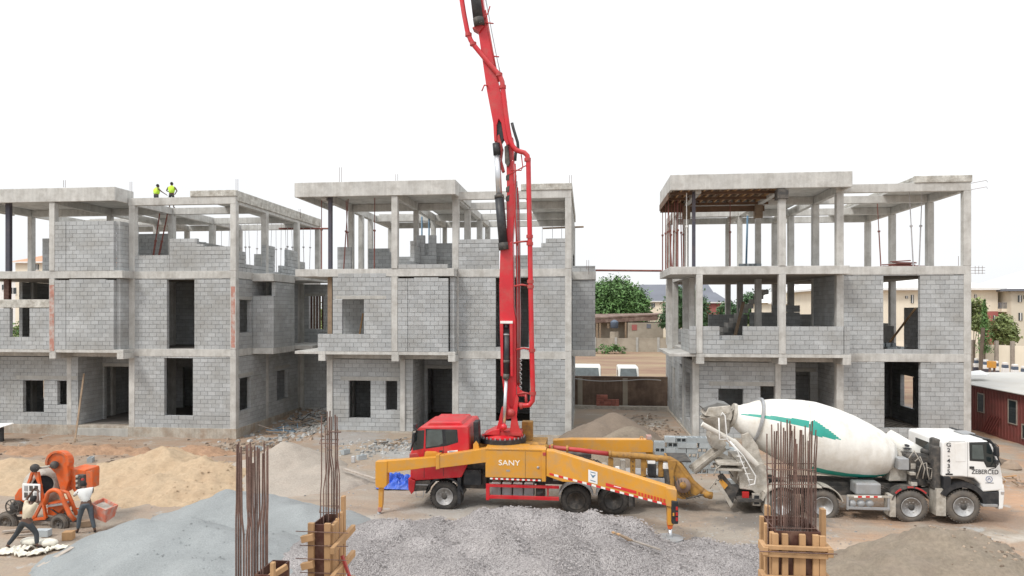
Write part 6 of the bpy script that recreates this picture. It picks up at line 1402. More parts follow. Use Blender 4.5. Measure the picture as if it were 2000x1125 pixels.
def debris(px, py, Y, n, label, sc=.4, mm=('woodold', 'rebar', 'frame')):
    c = P(px, py, Y); z = gz(c.x, Y); rt_ = empty('scrap_pile', (c.x, Y, z), label, 'scrap')
    for k in range(n):
        a = qq.uniform(0, 2*PI); p = c+Vector((qq.uniform(-sc, sc), qq.uniform(-sc, sc), 0)); p.z = z+.05+qq.uniform(0, .25)*sc; q_ = p+Vector((math.cos(a)*qq.uniform(.2, .9)*sc*1.6, math.sin(a)*sc*.6, qq.uniform(-.04, .3)*sc)); MB().bar(p, q_, .03, .05).build('scrap_piece', M[qq.choice(mm)], rt_)
    return rt_
debris(757, 858, 35.8, 12, 'tangle of dark branches standing in rubble by the middle house', .55, ('woodold', 'frame', 'cement'))
debris(605, 822, 44, 26, 'broken timber and rubble in the gap beside the left house', 1.3, ('woodgrey', 'woodold', 'frame')); debris(560, 840, 41, 18, 'scrap timber heap nearest the corner of the left house', 1.0, ('woodgrey', 'woodold', 'blue'))
debris(1965, 900, 30.5, 16, 'bent timber and wire lying right of the white truck cab', .6, ('woodold', 'woodgrey', 'wood'))
debris(1245, 812, 44, 14, 'pale broken slabs beside the brown boundary wall', 1.2, ('conc', 'woodgrey', 'cement'))
a, b = P(146, 860, 37), P(164, 730, 39.3); a.z = gz(a.x, a.y); plank('leaning_pole', a, b, .09, .09, 'woodold', 'brown timber pole leaning on the ground storey of the left house', 'pole')
o = MB().prism([P(0, 834, 36.2), P(27, 826, 36.6), P(16, 826, 37.4), P(-40, 828, 37.4), P(-40, 836, 36.2)], (0, 0, -.05)).build('roof_sheet', M['paleroof'], loc=(0, 0, 0)); tag(o, 'pale metal sheet at the left edge before the left house', 'metal sheet')
MB().box(X(-35, 36.9), X(8, 36.9), 36.8, 36.9, gz(-36, 37), Z(0, 833, 36.9)).build('sheet_trestle', M['blk'], o)
o.parent = None
# ---------------------------------------------------------------- shoring props in the upper storeys
def prop(px0, px1, Y, z0, z1, m, label, group, r=.03):
    a, b = Vector((X(px0, Y), Y, z0)), Vector((X(px1, Y), Y, z1)); t = empty('shoring_prop', tuple(a), label, 'prop', group)
    mid = a+(b-a)*.55; MB().tube([a, mid], r*1.25, 8).build('outer_tube', M[m], t); MB().tube([mid, b], r*.85, 8).build('inner_tube', M[m], t)
    MB().box(a.x-.07, a.x+.07, Y-.07, Y+.07, a.z, a.z+.01).build('base_plate', M[m], t); MB().box(mid.x-.06, mid.x+.06, Y-.06, Y+.06, mid.z-.05, mid.z+.05).build('collar', M[m], t)
S2_ = 9.651
for i, px in enumerate((433, 445, 453, 471, 481, 489, 501, 516, 527, 540, 548, 560, 562, 573, 594, 604)):
    prop(px, px+qq.uniform(-4, 4), 50.5+qq.uniform(-1, 1.4), S2_, 14.1, 'propgrey', ORD[i]+' thin grey prop from the left, at the back of the left house top storey', 'grey props in the left house', .02)
for i, (px, Y_, l) in enumerate(((294, 42.5, 'rusty steel prop leaning in the top storey of the left house, left one'), (303, 42.8, 'rusty steel prop leaning in the top storey of the left house, right one'))): prop(px, px+18+i*6, Y_, S2_, 13.7, 'propred', l, None, .05)
prop(628, 628, 39.0, S2_, 14.0, 'propred', 'red steel prop outside the left post of the middle house', None)
prop(671, 680, 40, S2_, 14.0, 'propred', 'red steel prop leaning right, at the left end of the middle house', None); prop(681, 676, 40.5, S2_, 14.0, 'propred', 'red steel prop leaning left, at the left end of the middle house', None)
prop(731, 732, 39.8, S2_, 14.0, 'propred', 'red steel prop half way along the canopy of the middle house', None)
for i, px in enumerate((1059, 1079, 1097, 1104)): prop(px, px, 50.5, S2_, 14.1, 'propgrey', 'thin grey steel prop in the back right corner of the middle house', 'grey props in the middle house', .02)
for i, px in enumerate((860, 945, 907)): prop(px, px, 51, S2_, 14.1, 'propgrey', 'thin grey steel prop between the inner columns of the middle house', 'grey inner props in the middle house', .02)
rp_ = [(1294, 1294, 42.8), (1300, 1300, 41.8), (1304, 1305, 41.0), (1312, 1305, 40.4), (1314, 1318, 40.8), (1321, 1322, 41.5), (1324, 1324, 40.2), (1332, 1329, 41.5), (1336, 1333, 42.5), (1309, 1312, 42.6)]
for i, (a, b, Y_) in enumerate(rp_): prop(a, b, Y_, S2_, 13.7, 'propred', 'red steel prop in the tight cluster below the brown formwork, right house', 'red props under the formwork', .028)
prop(1426, 1426, 41.5, S2_, 13.7, 'propred', 'lone red steel prop under the formwork, between inner columns of the right house', None)
for i, (a, b, Y_, l) in enumerate(((1721, 1713, 44, 'rusty prop leaning left in the open top storey of the right house'), (1784, 1776, 41.5, 'pale prop leaning left, before the third column from the right house corner'), (1795, 1801, 41.5, 'pale prop leaning right, beside the other pale one in the right house'))): prop(a, b, Y_, S2_, 14.1, 'propred' if i == 0 else 'propgrey', l, None, .03)
prop(1341, 1341, 38.9, S2_, 13.8, 'white', 'white steel prop at the left front of the right house top storey', None, .03)
def post(px, Y, z0, z1, m, label, w=.22, cat='post', d=.22):
    x = X(px, Y); o = MB().box(x-w/2, x+w/2, Y, Y+d, z0, z1).build('post', M[m], loc=(x, Y, z0)); tag(o, label, cat); return o
post(14.5, 38.6, 9.66, 14.1, 'postdark', 'dark steel post at the far left of the left house, top storey', .28); post(12, 38.6, 4.92, 9.19, 'ply', 'brown formwork post at the far left of the left house, middle storey', .34)
post(644, 38.6, 9.66, 14.1, 'postdark', 'dark steel post under the left end of the middle house canopy', .2); post(644, 38.6, 4.92, 9.19, 'woodold', 'brown timber cased post at the left end of the middle house, middle storey', .26)
post(1355.5, 38.8, 9.66, 13.82, 'postdark', 'dark steel post under the formwork of the right house', .17)
for px, Y_, l in ((824, 46, 'blue pipe standing behind the inner columns of the middle house, left one'), (838, 47, 'blue pipe standing behind the inner columns of the middle house, right one')):
    o = MB().tube([(X(px, Y_), Y_, S2_), (X(px, Y_), Y_, 13.7)], .055, 10).build('blue_pipe', M['blue'], loc=(X(px, Y_), Y_, S2_), smooth=True); tag(o, l, 'pipe')
o = MB().tube([(X(1457, 45), 45, S2_), (X(1460, 45), 45, 13.3)], .06, 10).build('blue_pipe', M['blue'], loc=(X(1457, 45), 45, S2_), smooth=True); tag(o, 'blue pipe leaning on an inner column of the right house', 'pipe')
# props linking the houses, stacks on the slab
o = MB().tube([P(1163, 528, 41.5), P(1292, 529, 42)], .06, 8).build('steel_tube', M['propred'], loc=tuple(P(1163, 528, 41.5))); tag(o, 'long red steel tube spanning between the middle and right houses', 'tube')
o = MB().tube([P(545, 446.5, 51), P(648, 446.5, 51)], .07, 8).build('steel_tube', M['propred'], loc=tuple(P(545, 446.5, 51))); tag(o, 'red steel tube sticking out of the back of the left house', 'tube')
o = MB().tube([P(1060, 446, 52.5), P(1140, 443, 52.5)], .07, 8).build('steel_tube', M['woodold'], loc=tuple(P(1060, 446, 52.5))); tag(o, 'brown tube sticking out of the back of the middle house', 'tube')
rt_ = empty('prop_pile', tuple(Vector((X(1754, 42), 42, S2_))), 'pile of dark red steel props lying on the top slab of the right house', 'prop pile')
for k in range(34):
    x = X(1754, 42)+qq.gauss(0, .55); y = 42+qq.uniform(-.5, .5); z = S2_+.04+qq.uniform(0, .42)*max(.1, 1-abs(x-X(1754, 42))/1.3); a = qq.gauss(0, .35)
    MB().tube([(x-.55*math.cos(a), y-.3*math.sin(a), z-.05*qq.random()), (x+.55*math.cos(a), y+.3*math.sin(a), z+.05*qq.uniform(-1, 1.5))], .035, 6).build('prop_piece', M['propred'], rt_)
for i in range(9):
    x = X(1441+i*9.5, 43); tag(put_block(x, 43+(i % 2)*.1, S2_+.01, 0, 0, 'loose grey block lying in the row on the top slab of the right house', 'loose blocks on the top slab'), 'loose grey block lying in the row on the top slab of the right house', 'block', 'loose blocks on the top slab')
    if i < 4: put_block(x+.1, 43.05, S2_+.24, 0, 0, 'loose grey block lying in the row on the top slab of the right house', 'loose blocks on the top slab')
a, b = P(1436, 655, 42.5), P(1452, 590, 43.5); plank('leaning_plank', a, b, .2, .05, 'woodold', 'brown plank leaning inside the open middle storey of the right house', 'plank')
a, b = P(1738, 668, 42), P(1788, 602, 44.5); plank('leaning_plank', a, b, .1, .08, 'wood', 'thin tan plank leaning inside the tall opening of the right house', 'plank')
for k in range(6):
    a, b = P(1728, 778+k*7, 41+k*.3), P(1800, 800+k*6, 40.6+k*.3); z = Z0+.1+.05*k; a.z = z+.35; b.z = z; plank('plank', a, b, .2, .05, 'woodgrey', 'plank in the pile on the ground floor of the right house', 'plank', 'planks inside the right house')
for i in range(7):
    put_block(X(1733+i % 4*11, 41), 41+(i//4)*.3, S1+.03+(i//4)*.23, 0, .3*i, 'loose block on the floor inside the tall opening of the right house', 'blocks inside the right house')
o = plank('ladder_board', P(702, 655, 40.4), P(709, 612, 40.8), .1, .04, 'wood', 'pale board leaning inside the window of the middle house')
# ---------------------------------------------------------------- boundary wall, vans and the field behind
def tree(name, base, th, blobs, n, ls, m, label, cat='tree', group=None, tr=.3, seed=1, up=.3):
    q_ = random.Random(seed); rt_ = empty(name, base, label, cat, group); b = Vector(base)
    tm_ = MB(); tm_.tube([b-Vector((0, 0, .3)), b+Vector((.05, 0, th*.5)), b+Vector((0, .1, th))], tr, 8, r2=tr*.5)
    for (bx, by, bz_, rx, ry, rz) in blobs:
        c = b+Vector((bx, by, bz_)); s_ = b+Vector((0, 0, th*.8)); tm_.tube([s_, (s_+c)/2+Vector((0, 0, -.1*rz)), c], tr*.4, 6, r2=tr*.08)
    tm_.build('trunk', M['bark'], rt_); V = []; F = []; tot = sum(x[3]*x[4]*x[5] for x in blobs)**1.0
    for (bx, by, bz_, rx, ry, rz) in blobs:
        k = int(n*(rx*ry*rz)/tot)
        # clumps of leaves on twigs
        nc = max(4, k//26)
        for _ in range(nc):
            d = Vector((q_.gauss(0, 1), q_.gauss(0, 1), q_.gauss(0, 1))).normalized(); rr_ = q_.uniform(.55, 1.0)**.6*q_.uniform(.82, 1.1)
            cc = b+Vector((bx+d.x*rx*rr_, by+d.y*ry*rr_, bz_+d.z*rz*rr_)); cs = (rx*ry*rz)**(1/3)*.2
            for _ in range(26):
                c = cc+Vector((q_.gauss(0, cs), q_.gauss(0, cs), q_.gauss(0, cs*.75))); nrm = (Vector((q_.gauss(0, 1), q_.gauss(0, 1), q_.gauss(0, 1)+up*3))+d).normalized(); t = nrm.orthogonal().normalized(); t.rotate(Matrix.Rotation(q_.uniform(0, 2*PI), 3, nrm)); u = nrm.cross(t); s = ls*q_.uniform(.6, 1.3); i0 = len(V)
                V += [tuple(c-t*s*.8), tuple(c+u*s*.4), tuple(c+t*s*.8), tuple(c-u*s*.4)]; F.append((i0, i0+1, i0+2, i0+3))
    mb = MB(); mb.v = V; mb.f = F; mb.mi = [0]*len(F); mb.build('crown', M[m], rt_); return rt_
YW = 51.5
bw = empty('boundary_wall', (X(1212, YW), YW, 0), 'stained brown boundary wall between the middle and right houses', 'wall')
xw0, xw1 = X(1090, YW), X(1330, YW); zt = Z(1200, 737, YW)
MB().box(xw0, xw1, YW, YW+.2, -.1, zt).build('wall_panel', M['brownwall'], bw); MB().box(xw0, xw1, YW-.03, YW+.23, zt+.002, zt+.07).build('coping', M['brownwall'], bw)
for px in (1133, 1221, 1310): x = X(px, YW); MB().box(x-.18, x+.18, YW-.1, YW-.002, -.1, zt-.05).build('pier', M['paleold'], bw)
MB().box(xw0, xw1, YW-.9, YW-.3, -.1, .22).build('footing', M['cement'], bw)
cb = MB(); pts = [P(1120+i*9, 739+4*math.sin(i*.3)+(.12*i*i/3 if i < 12 else 6), YW-.2) for i in range(20)]; cb.tube(pts, .025, 6); o = cb.build('cable', M['cable'], loc=tuple(pts[0])); tag(o, 'white cable strung along the top of the brown boundary wall', 'cable')
for i, (px, l, n_) in enumerate(((1176, 'taller red brick stack against the brown wall', 5), (1198, 'low red brick stack against the brown wall', 3))):
    c = P(px, 0, YW-.5); rt_ = empty('brick_stack', (c.x, c.y, .22), l, 'brick stack')
    for k in range(n_):
        for j in range(3): MB().box(c.x-.42+j*.28, c.x-.42+j*.28+.26, c.y-.2, c.y+.1, .225+k*.16, .225+k*.16+.145).build('brick', M['brick'], rt_)
def van(px, Y, zg, label, w=1.75, h=2.1, yaw=0):
    c = P(px, 0, Y); rt_ = empty('parked_van', (c.x, Y, zg), label, 'van', 'vans parked behind the brown wall')
    def mk(mb, n, m, b=0.05, par=rt_): o = mb.build(n, M[m], par, bevel=b); return o
    x0_, x1_ = c.x-w/2, c.x+w/2; z = zg
    bd = MB(); s = [(Y, .35), (Y-.05, .95), (Y+.75, 1.15), (Y+1.35, h-.08), (Y+1.7, h), (Y+4.2, h), (Y+4.45, h-.3), (Y+4.5, .35)]
    bd.prism([(x0_+.0, a, z+b) for a, b in s], (w, 0, 0)); mk(bd, 'body', 'vanwhite', .1)
    mk(MB().prism([(x0_+.14, Y+.80, z+1.22), (x1_-.14, Y+.80, z+1.22), (x1_-.22, Y+1.30, z+h-.16), (x0_+.22, Y+1.30, z+h-.16)], (0, -.03, .03)), 'windscreen', 'glasshaze', 0)
    for sx in (-1, 1):
        for yy in (Y+.8, Y+3.7): MB().lathe((c.x+sx*(w/2-.16)-.1*(sx < 0), yy, z+.33), (1, 0, 0), [(0, .2), (0, .33), (.2, .33), (.2, .2)], 18).build('wheel', M['tyre'], rt_)
        MB().box(c.x+sx*w*.36-.12, c.x+sx*w*.36+.12, Y-.08, Y-.03, z+.7, z+.86).build('headlight', M['steel'], rt_)
        MB().box(c.x+sx*(w/2+.02)-.01, c.x+sx*(w/2+.02)+.01, Y+1.6, Y+2.6, z+1.3, z+1.8).build('side_window', M['glass'], rt_)
    MB().box(c.x-.5, c.x+.5, Y-.09, Y-.04, z+.4, z+.55).build('number_plate', M['grey'], rt_)
van(1229, 58, .32, 'white van parked behind the brown wall, nearer the right house'); van(1144, 58.5, .32, 'white van parked behind the brown wall, half hidden by the middle house', 2.6)
# far field wall, shed, tank
def fence_wall(x0_, x1_, Y, h_, n, label, m='paleold', zg=.1):
    rt_ = empty('block_wall', ((x0_+x1_)/2, Y, zg), label, 'wall'); MB().box(x0_, x1_, Y, Y+.2, zg-.3, zg+h_).build('wall_panel', M[m], rt_)
    for i in range(n+1): x = x0_+(x1_-x0_)*i/n; MB().box(x-.2, x+.2, Y-.12, Y-.002, zg-.3, zg+h_+.15).build('pier', M['lintel'], rt_)
    return rt_
YF = 118; fence_wall(X(1040, YF), X(1900, YF), YF, 2.5, 20, 'long grey wall with piers at the back of the field')
fence_wall(X(-300, 95), X(1040, 95), 95, 2.2, 40, 'long grey wall far behind the left and middle houses')
YD = 128; sd0 = P(1230, 0, YD); sh_ = empty('shed', (sd0.x, YD, .2), 'low plastered shed with a rusty lean-to roof behind the field wall', 'shed')
a, b = P(1150, 624, YD), P(1372, 606, YD)
MB().box(X(1140, YD), X(1292, YD), YD+1, YD+7, 0, Z(1200, 629, YD)).build('wall', M['paleold'], sh_)
MB().prism([P(1120, 622, YD-1.5), P(1292, 613, YD-1.5), P(1294, 611, YD+9), P(1120, 614, YD+9)], (0, 0, -.25)).build('roof', M['rustroof'], sh_)
MB().prism([P(1120, 625, YD-1.4), P(1285, 616, YD-1.4), P(1285, 626, YD-1.4), P(1120, 632, YD-1.4)], (0, .15, 0)).build('eaves_board', M['rustroof'], sh_)
MB().box(X(1225, YD), X(1293, YD), YD-2, YD+.9, 0, Z(1260, 630, YD)).build('front_wall', M['paleold'], sh_)
for px0, px1, y0, y1, mm in ((1234, 1244, 634, 645, 'maroon'), (1263, 1271, 633, 641, 'greyroof'), (1186, 1190, 632, 641, 'woodold')): a, b = P(px0, y0, YD-2.05), P(px1, y1, YD-2.05); MB().box(a.x, b.x, YD-2.06, YD-2.01, b.z, a.z).build('window', M[mm], sh_)
for px in (1166, 1172, 1222): x = X(px, YD-1.2); MB().box(x-.15, x+.15, YD-1.3, YD-1, 0, 5.3).build('roof_post', M['woodold'], sh_)
a = P(1200, 641, YD-2.6); tk = MB().lathe((a.x, a.y, .1), (0, 0, 1), [(0, .8), (3.4, .8)], 8); tr_ = tk.build('tank_stand', M['paleold'], loc=tuple(a))
o = MB().lathe((a.x, a.y, a.z), (0, 0, 1), [(0, .62), (.05, .72), (1.0, .72), (1.1, .74), (1.25, .66), (1.5, .2), (1.55, .02)], 18).build('water_tank', M['tank'], loc=tuple(a), smooth=True); tag(o, 'dark blue plastic water tank standing before the shed', 'water tank'); tag(tr_, 'pale pedestal carrying the dark blue water tank', 'pedestal')
tree('bush', tuple(P(1180, 0, 112).xy)+(.2,), .4, [(0, 0, .8, 2.6, 1.2, .9), (2.5, 0, .6, 1.6, 1, .6)], 700, .25, 'leaf', 'low green bush before the far field wall', 'bush', tr=.06)
# big trees
mg = P(1200, 0, 150); tree('mango_tree', (mg.x, 150, 0), 5, [(0, 0, 9.5, 4.6, 4.5, 4.7), (4.0, 0, 8.2, 3.2, 3.6, 3.9), (-6, 1, 8.8, 5, 4.5, 4.6), (-2, -2, 6.5, 6, 3, 4), (3, -1, 5.5, 4, 3, 3.2), (5.4, 0, 5.6, 2.0, 2.6, 2.6)], 44000, .42, 'leaf', 'big bushy green mango tree behind the shed', tr=.6, seed=4)
mg = P(1338, 0, 120); tree('mango_tree', (mg.x, 120, 0), 4, [(0, 0, 8.0, 3.0, 3, 3.2), (-2.0, 0, 5.8, 2.0, 2, 2.6), (1.6, 0, 6.0, 2.4, 2.4, 3.4)], 14000, .34, 'leafd', 'dark green tree seen through the left columns of the right house', tr=.5, seed=5)
mg = P(1415, 0, 150); tree('mango_tree', (mg.x, 150, 0), 4, [(1, 0, 6.5, 2.4, 3, 2.6), (7, 3, 8.0, 3.4, 3, 3.6)], 7000, .4, 'leafd', 'hazy green tree seen in the middle opening of the right house', tr=.5, seed=6)
mg = P(1500, 0, 170); tree('mango_tree', (mg.x, 170, 0), 4, [(0, 0, 8, 5, 4, 3.6), (8, 3, 7.5, 5, 4, 3.4)], 9000, .5, 'leaf', 'broad tree far behind the stair of the right house', tr=.5, seed=7)
mg = P(632, 0, 70); tree('tree', (mg.x, 70, 0), 3, [(0, 0, 5.2, 2, 2, 2.6), (.6, 0, 2.6, 1.6, 1.5, 1.8)], 4500, .24, 'leafy', 'bright green tree glimpsed between the left and middle houses', tr=.2, seed=8)
mg = P(42, 0, 66); tree('bush', (mg.x, 66, 1.6), 1, [(0, 0, 2.8, 2.2, 1.5, 1.7), (2, 0, 2.0, 1.6, 1.2, 1.2)], 2200, .2, 'leafy', 'fresh green bush seen through the left window of the left house', 'bush', tr=.1, seed=9)
mg = P(-6, 0, 60); tree('tree', (mg.x, 60, 0), 2, [(0, 0, 3.5, 1.8, 2, 2.4)], 2600, .2, 'leaf', 'green tree at the left frame edge behind the left house', tr=.15, seed=10)
# dark roofed house, orange roofed house, yellow bungalow
def bungalow(px0, px1, ye, yr_, Y, dep, wallm, roofm, label, wins=(), base=0, hip=.25, cat='house'):
    x0_, x1_ = X(px0, Y), X(px1, Y); ze = Z((px0+px1)/2, ye, Y); zr = CAMZ+(HZ-yr_)/FPX*(Y+dep/2)/math.cos(TH); rt_ = empty('house', ((x0_+x1_)/2, Y+dep/2, base), label, cat)
    MB().box(x0_, x1_, Y, Y+dep, base-.3, ze-.02).build('wall', M[wallm], rt_); o_ = .6; ym = Y+dep/2; hx = (x1_-x0_)*hip
    v = [(x0_-o_, Y-o_, ze), (x1_+o_, Y-o_, ze), (x1_+o_, Y+dep+o_, ze), (x0_-o_, Y+dep+o_, ze), (x0_+hx, ym, zr), (x1_-hx, ym, zr)]
    MB().raw(v, [(0, 1, 5, 4), (1, 2, 5), (2, 3, 4, 5), (3, 0, 4), (3, 2, 1, 0)]).build('roof', M[roofm], rt_)
    MB().box(x0_-o_, x1_+o_, Y-o_-.05, Y-o_, ze-.25, ze+.02).build('fascia', M['white'], rt_)
    for (a, b, c, d) in wins:
        A_, B_ = P(a, c, Y), P(b, d, Y); w = MB().box(A_.x, B_.x, Y-.06, Y-.004, B_.z, A_.z).build('window', M['glass'], rt_); cxm = (A_.x+B_.x)/2
        MB().box(cxm-.05, cxm+.05, Y-.1, Y-.062, B_.z, A_.z).build('mullion', M['white'], w); MB().box(A_.x-.1, B_.x+.1, Y-.14, Y-.004, B_.z-.12, B_.z-.002).build('sill', M['white'], w)
    return rt_
bungalow(1245, 1400, 588, 557, 185, 14, 'cream', 'greyroof', 'cream house with a dark slate roof behind the mango tree', [(1262, 1268, 593, 600), (1272, 1279, 592, 600)], hip=.05)
bungalow(30, 180, 511, 478, 112, 14, 'cream', 'orangeroof', 'cream two storey house with an orange tiled roof behind the left house', [(55, 66, 516, 527), (20, 32, 562, 574), (52, 62, 564, 578), (70, 76, 516, 527)], hip=.42)
bungalow(-60, 32, 540, 522, 150, 14, 'white', 'paleroof', 'pale distant house at the far left edge', [(4, 12, 556, 566)], hip=.3)
bungalow(1505, 1640, 591, 563, 125, 14, 'cream', 'paleroof', 'yellowish bungalow with a pale roof behind the stair of the right house', [(1540, 1550, 600, 612)], hip=.3)
bungalow(1350, 1420, 590, 572, 165, 12, 'maroon', 'greyroof', 'reddish house far behind the left bays of the right house', [(1372, 1380, 596, 603)], hip=.2)
# ---------------------------------------------------------------- the estate on the right
YA = 108
ap = empty('apartment_block', (X(1800, YA), YA+8, 0), 'cream and maroon apartment block right of the right house', 'apartment block')
xa0, xa1 = X(1600, YA), X(1949, YA); za = Z(1920, 566, YA)
MB().box(xa0, xa1, YA, YA+22, -.3, za-.05).build('wall', M['cream'], ap)
MB().box(xa0-.9, xa1+.7, YA-1, YA+23, za-.04, za+.25).build('eaves', M['white'], ap)
zr = Z(1900, 532, YA+8); MB().raw([(xa0-.9, YA-1, za+.26), (xa1+.7, YA-1, za+.26), (xa1+.7, YA+23, za+.26), (xa0-.9, YA+23, za+.26), (xa0+6, YA+11, zr), (xa1-8, YA+11, zr)], [(0, 1, 5, 4), (1, 2, 5), (2, 3, 4, 5), (3, 0, 4)]).build('roof', M['paleroof'], ap)
MB().box(X(1916, YA), xa1+.01, YA-.06, YA-.004, 0, Z(1930, 608, YA)).build('maroon_panel', M['maroon'], ap)
for (a, b, c, d) in ((1768, 1773, 578, 583), (1779, 1784, 576, 592), (1779, 1784, 610, 624), (1767, 1771, 608, 614), (1939, 1944, 616, 626), (1736, 1742, 585, 600), (1903, 1907, 575, 582)):
    A_, B_ = P(a, c, YA), P(b, d, YA); w = MB().box(A_.x, B_.x, YA-.1, YA-.07 if c > 612 and a > 1930 else YA-.004, B_.z, A_.z).build('window', M['glass'], ap); MB().box((A_.x+B_.x)/2-.05, (A_.x+B_.x)/2+.05, YA-.14, YA-.102, B_.z, A_.z).build('mullion', M['white'], w)
a2 = empty('apartment_block', (X(2000, YA+6), YA+10, 0), 'beige three storey apartment block with balconies at the right edge', 'apartment block')
y2 = YA+6; xb0, xb1 = X(1975, YA-2), X(2200, YA-2); xm0 = X(1949.5, y2)
MB().box(xm0, xb0, y2, y2+14, -.3, za-.3).build('stair_wall', M['creamdark'], a2); MB().box(xb0, xb1, YA-2, YA+18, -.3, za-.3).build('wall', M['creamdark'], a2)
MB().box(xb0-.9, xb1, YA-3, YA+19, za-.28, za+.05).build('eaves', M['greyroof'], a2)
zr2 = Z(2000, 528, YA+6); MB().raw([(xm0-.5, YA-3, za+.06), (xb1, YA-3, za+.06), (xb1, YA+19, za+.06), (xm0-.5, YA+19, za+.06), (X(1995, YA+8), YA+8, zr2), (xb1, YA+8, zr2)], [(0, 1, 5, 4), (1, 2, 5), (2, 3, 4, 5), (3, 0, 4)]).build('roof', M['paleroof'], a2)
for yt, yb in ((603, 609), (566, 570), (640, 646)):
    A_, B_ = P(1949, yt, YA), P(1975, yb, YA); MB().box(A_.x+.02, xb0-.004, YA-1.0, y2-.004, B_.z, A_.z).build('balcony_slab', M['cream'], a2)
for yt, yb in ((591, 603), (630, 640)):
    for k in range(9): px = 1951+k*2.8; A_, B_ = P(px, yt, YA-.9), P(px, yb, YA-.9); MB().box(A_.x-.04, A_.x+.04, YA-.92, YA-.86, B_.z, A_.z).build('baluster', M['greyroof'], a2)
    A_, B_ = P(1950, yt, YA-.9), P(1975, yt+1, YA-.9); MB().box(A_.x, B_.x, YA-.94, YA-.84, B_.z, A_.z).build('handrail', M['greyroof'], a2)
for (a, b, c, d, Y_) in ((1952, 1958, 578, 590, y2), (1964, 1970, 576, 590, y2), (1952, 1958, 614, 628, y2), (1960, 1969, 610, 640, y2), (1988, 1995, 577, 590, YA-2), (1989, 1996, 611, 626, YA-2), (1999, 2004, 577, 584, YA-2)):
    A_, B_ = P(a, c, Y_), P(b, d, Y_); w = MB().box(A_.x, B_.x, Y_-.1, Y_-.004, B_.z, A_.z).build('window', M['glass'], a2); MB().box((A_.x+B_.x)/2-.06, (A_.x+B_.x)/2+.06, Y_-.14, Y_-.102, B_.z, A_.z).build('mullion', M['white'], w)
# estate wall, trees, poles, painted stones, road
ew = empty('estate_wall', (X(1960, 80), 80, 0), 'tall cream estate wall with brown piers along the road', 'wall')
e0, e1 = P(1880, 658, 92), P(2060, 672, 78); MB().prism([(e0.x-18, 104, 0), (e1.x, e1.y, 0), (e1.x+.05, e1.y+.25, 0), (e0.x-18, 104.25, 0)], (0, 0, 3.4)).build('wall_panel', M['cream'], ew)
dr_ = Vector((e1.x-(e0.x-18), e1.y-104, 0))
for k, px in enumerate((1899, 1915, 1945, 1976, 2010)):
    # where the pixel's ray meets the wall line
    kx = X(px, 1.0); A0 = Vector((e0.x-18, 104, 0)); t = (kx*A0.y-A0.x)/(dr_.x-kx*dr_.y); c = A0+dr_*t; MB().box(c.x-.18, c.x+.18, c.y-.25, c.y+.0, 0, 3.9).build('pier', M['woodgrey'], ew)
rd = MB().raw([(20, 70, .1), (75, 40, .1), (90, 62, .1), (20, 96, .1)], [(0, 1, 2, 3)]).build('road', M['asphalt']); struct(rd)
for i, px in enumerate(range(1906, 2040, 19)):
    Y_ = 84-i*2.3; c = P(px, 0, Y_); z = gz(c.x, Y_); rt_ = empty('painted_kerb_stone', (c.x, Y_, z), ORD[i]+' painted roadside stone counting right from the corner of the right house', 'kerb stone', 'painted stones along the road')
    for k, (z0_, z1_, mm) in enumerate(((0, .46, 'postdark'), (.462, .92, 'white'), (.922, 1.25, 'tank'), (1.252, 1.5, 'white'))): MB().box(c.x-.33+.04*k, c.x+.33-.04*k, Y_-.22, Y_+.22, z+z0_, z+z1_).build('painted_band', M[mm], rt_, bevel=.04)
for i, (px, top, Y_, r_, l) in enumerate(((1902, 588, 84, 1.0, 'leafy tree nearest the corner of the right house'), (1911, 603, 86, .8, 'small round tree before the cream apartment block'), (1958, 616, 86, .95, 'broad tree before the balconies of the apartments'), (1948, 628, 88, .8, 'small tree before the maroon panel'), (1967, 622, 88, .9, 'small tree just right of the broad one, before the balconies'))):
    c = P(px, top, Y_); tree('estate_tree', (c.x, Y_, 0), 3, [(0, 0, c.z-r_*1.3, r_, r_, r_*1.5), (.4, 0, c.z-r_*2.4, r_*.9, r_, r_*1.1)], 2200, .22, 'leafy', l, tr=.14, seed=20+i)
c = P(1923, 585, 82); rt_ = empty('cypress', (c.x, 82, 0), 'thin reddish conical tree before the cream apartment block', 'tree'); tt = random.Random(4); V = []; F = []
for k in range(1500):
    z = tt.uniform(2.5, c.z); w_ = .75*(1-(z-2.5)/(c.z-2.5))+.06; p = Vector((c.x+tt.gauss(0, w_*.45), 82+tt.gauss(0, w_*.45), z)); i0 = len(V); u = Vector((tt.gauss(0, 1), tt.gauss(0, 1), 1)).normalized()*.16; s_ = Vector((tt.gauss(0, 1), tt.gauss(0, 1), 0)).normalized()*.06; V += [tuple(p-u), tuple(p+s_), tuple(p+u), tuple(p-s_)]; F.append((i0, i0+1, i0+2, i0+3))
mb = MB(); mb.v = V; mb.f = F; mb.mi = [0]*len(F); mb.build('crown', M['leaf'], rt_); MB().tube([(c.x, 82, -.2), (c.x, 82, c.z-.5)], .12, 8, r2=.03).build('trunk', M['bark'], rt_)
o = MB().tube([P(1915, 728, 60), P(1920, 640, 60)], .14, 8).build('timber_pole', M['bark'], loc=tuple(P(1915, 728, 60))); tag(o, 'thin dark timber pole rising behind the red container roof', 'pole')
o = MB().box(X(1934, 76), X(1946, 76), 76, 76.6, 1.3, 2.0).build('yellow_cart', M['yel'], loc=(X(1934, 76), 76, 1.3)); 
for k in (0, 1): MB().box(X(1935+k*9, 76), X(1936.5+k*9, 76), 76.1, 76.4, gz(40, 76), 1.3).build('cart_leg', M['rustroof'], o)
for ch in o.children: ch.location = (0, 0, 0); ch.parent = o; 
tag(o, 'small yellow road barrier before the estate wall', 'barrier')
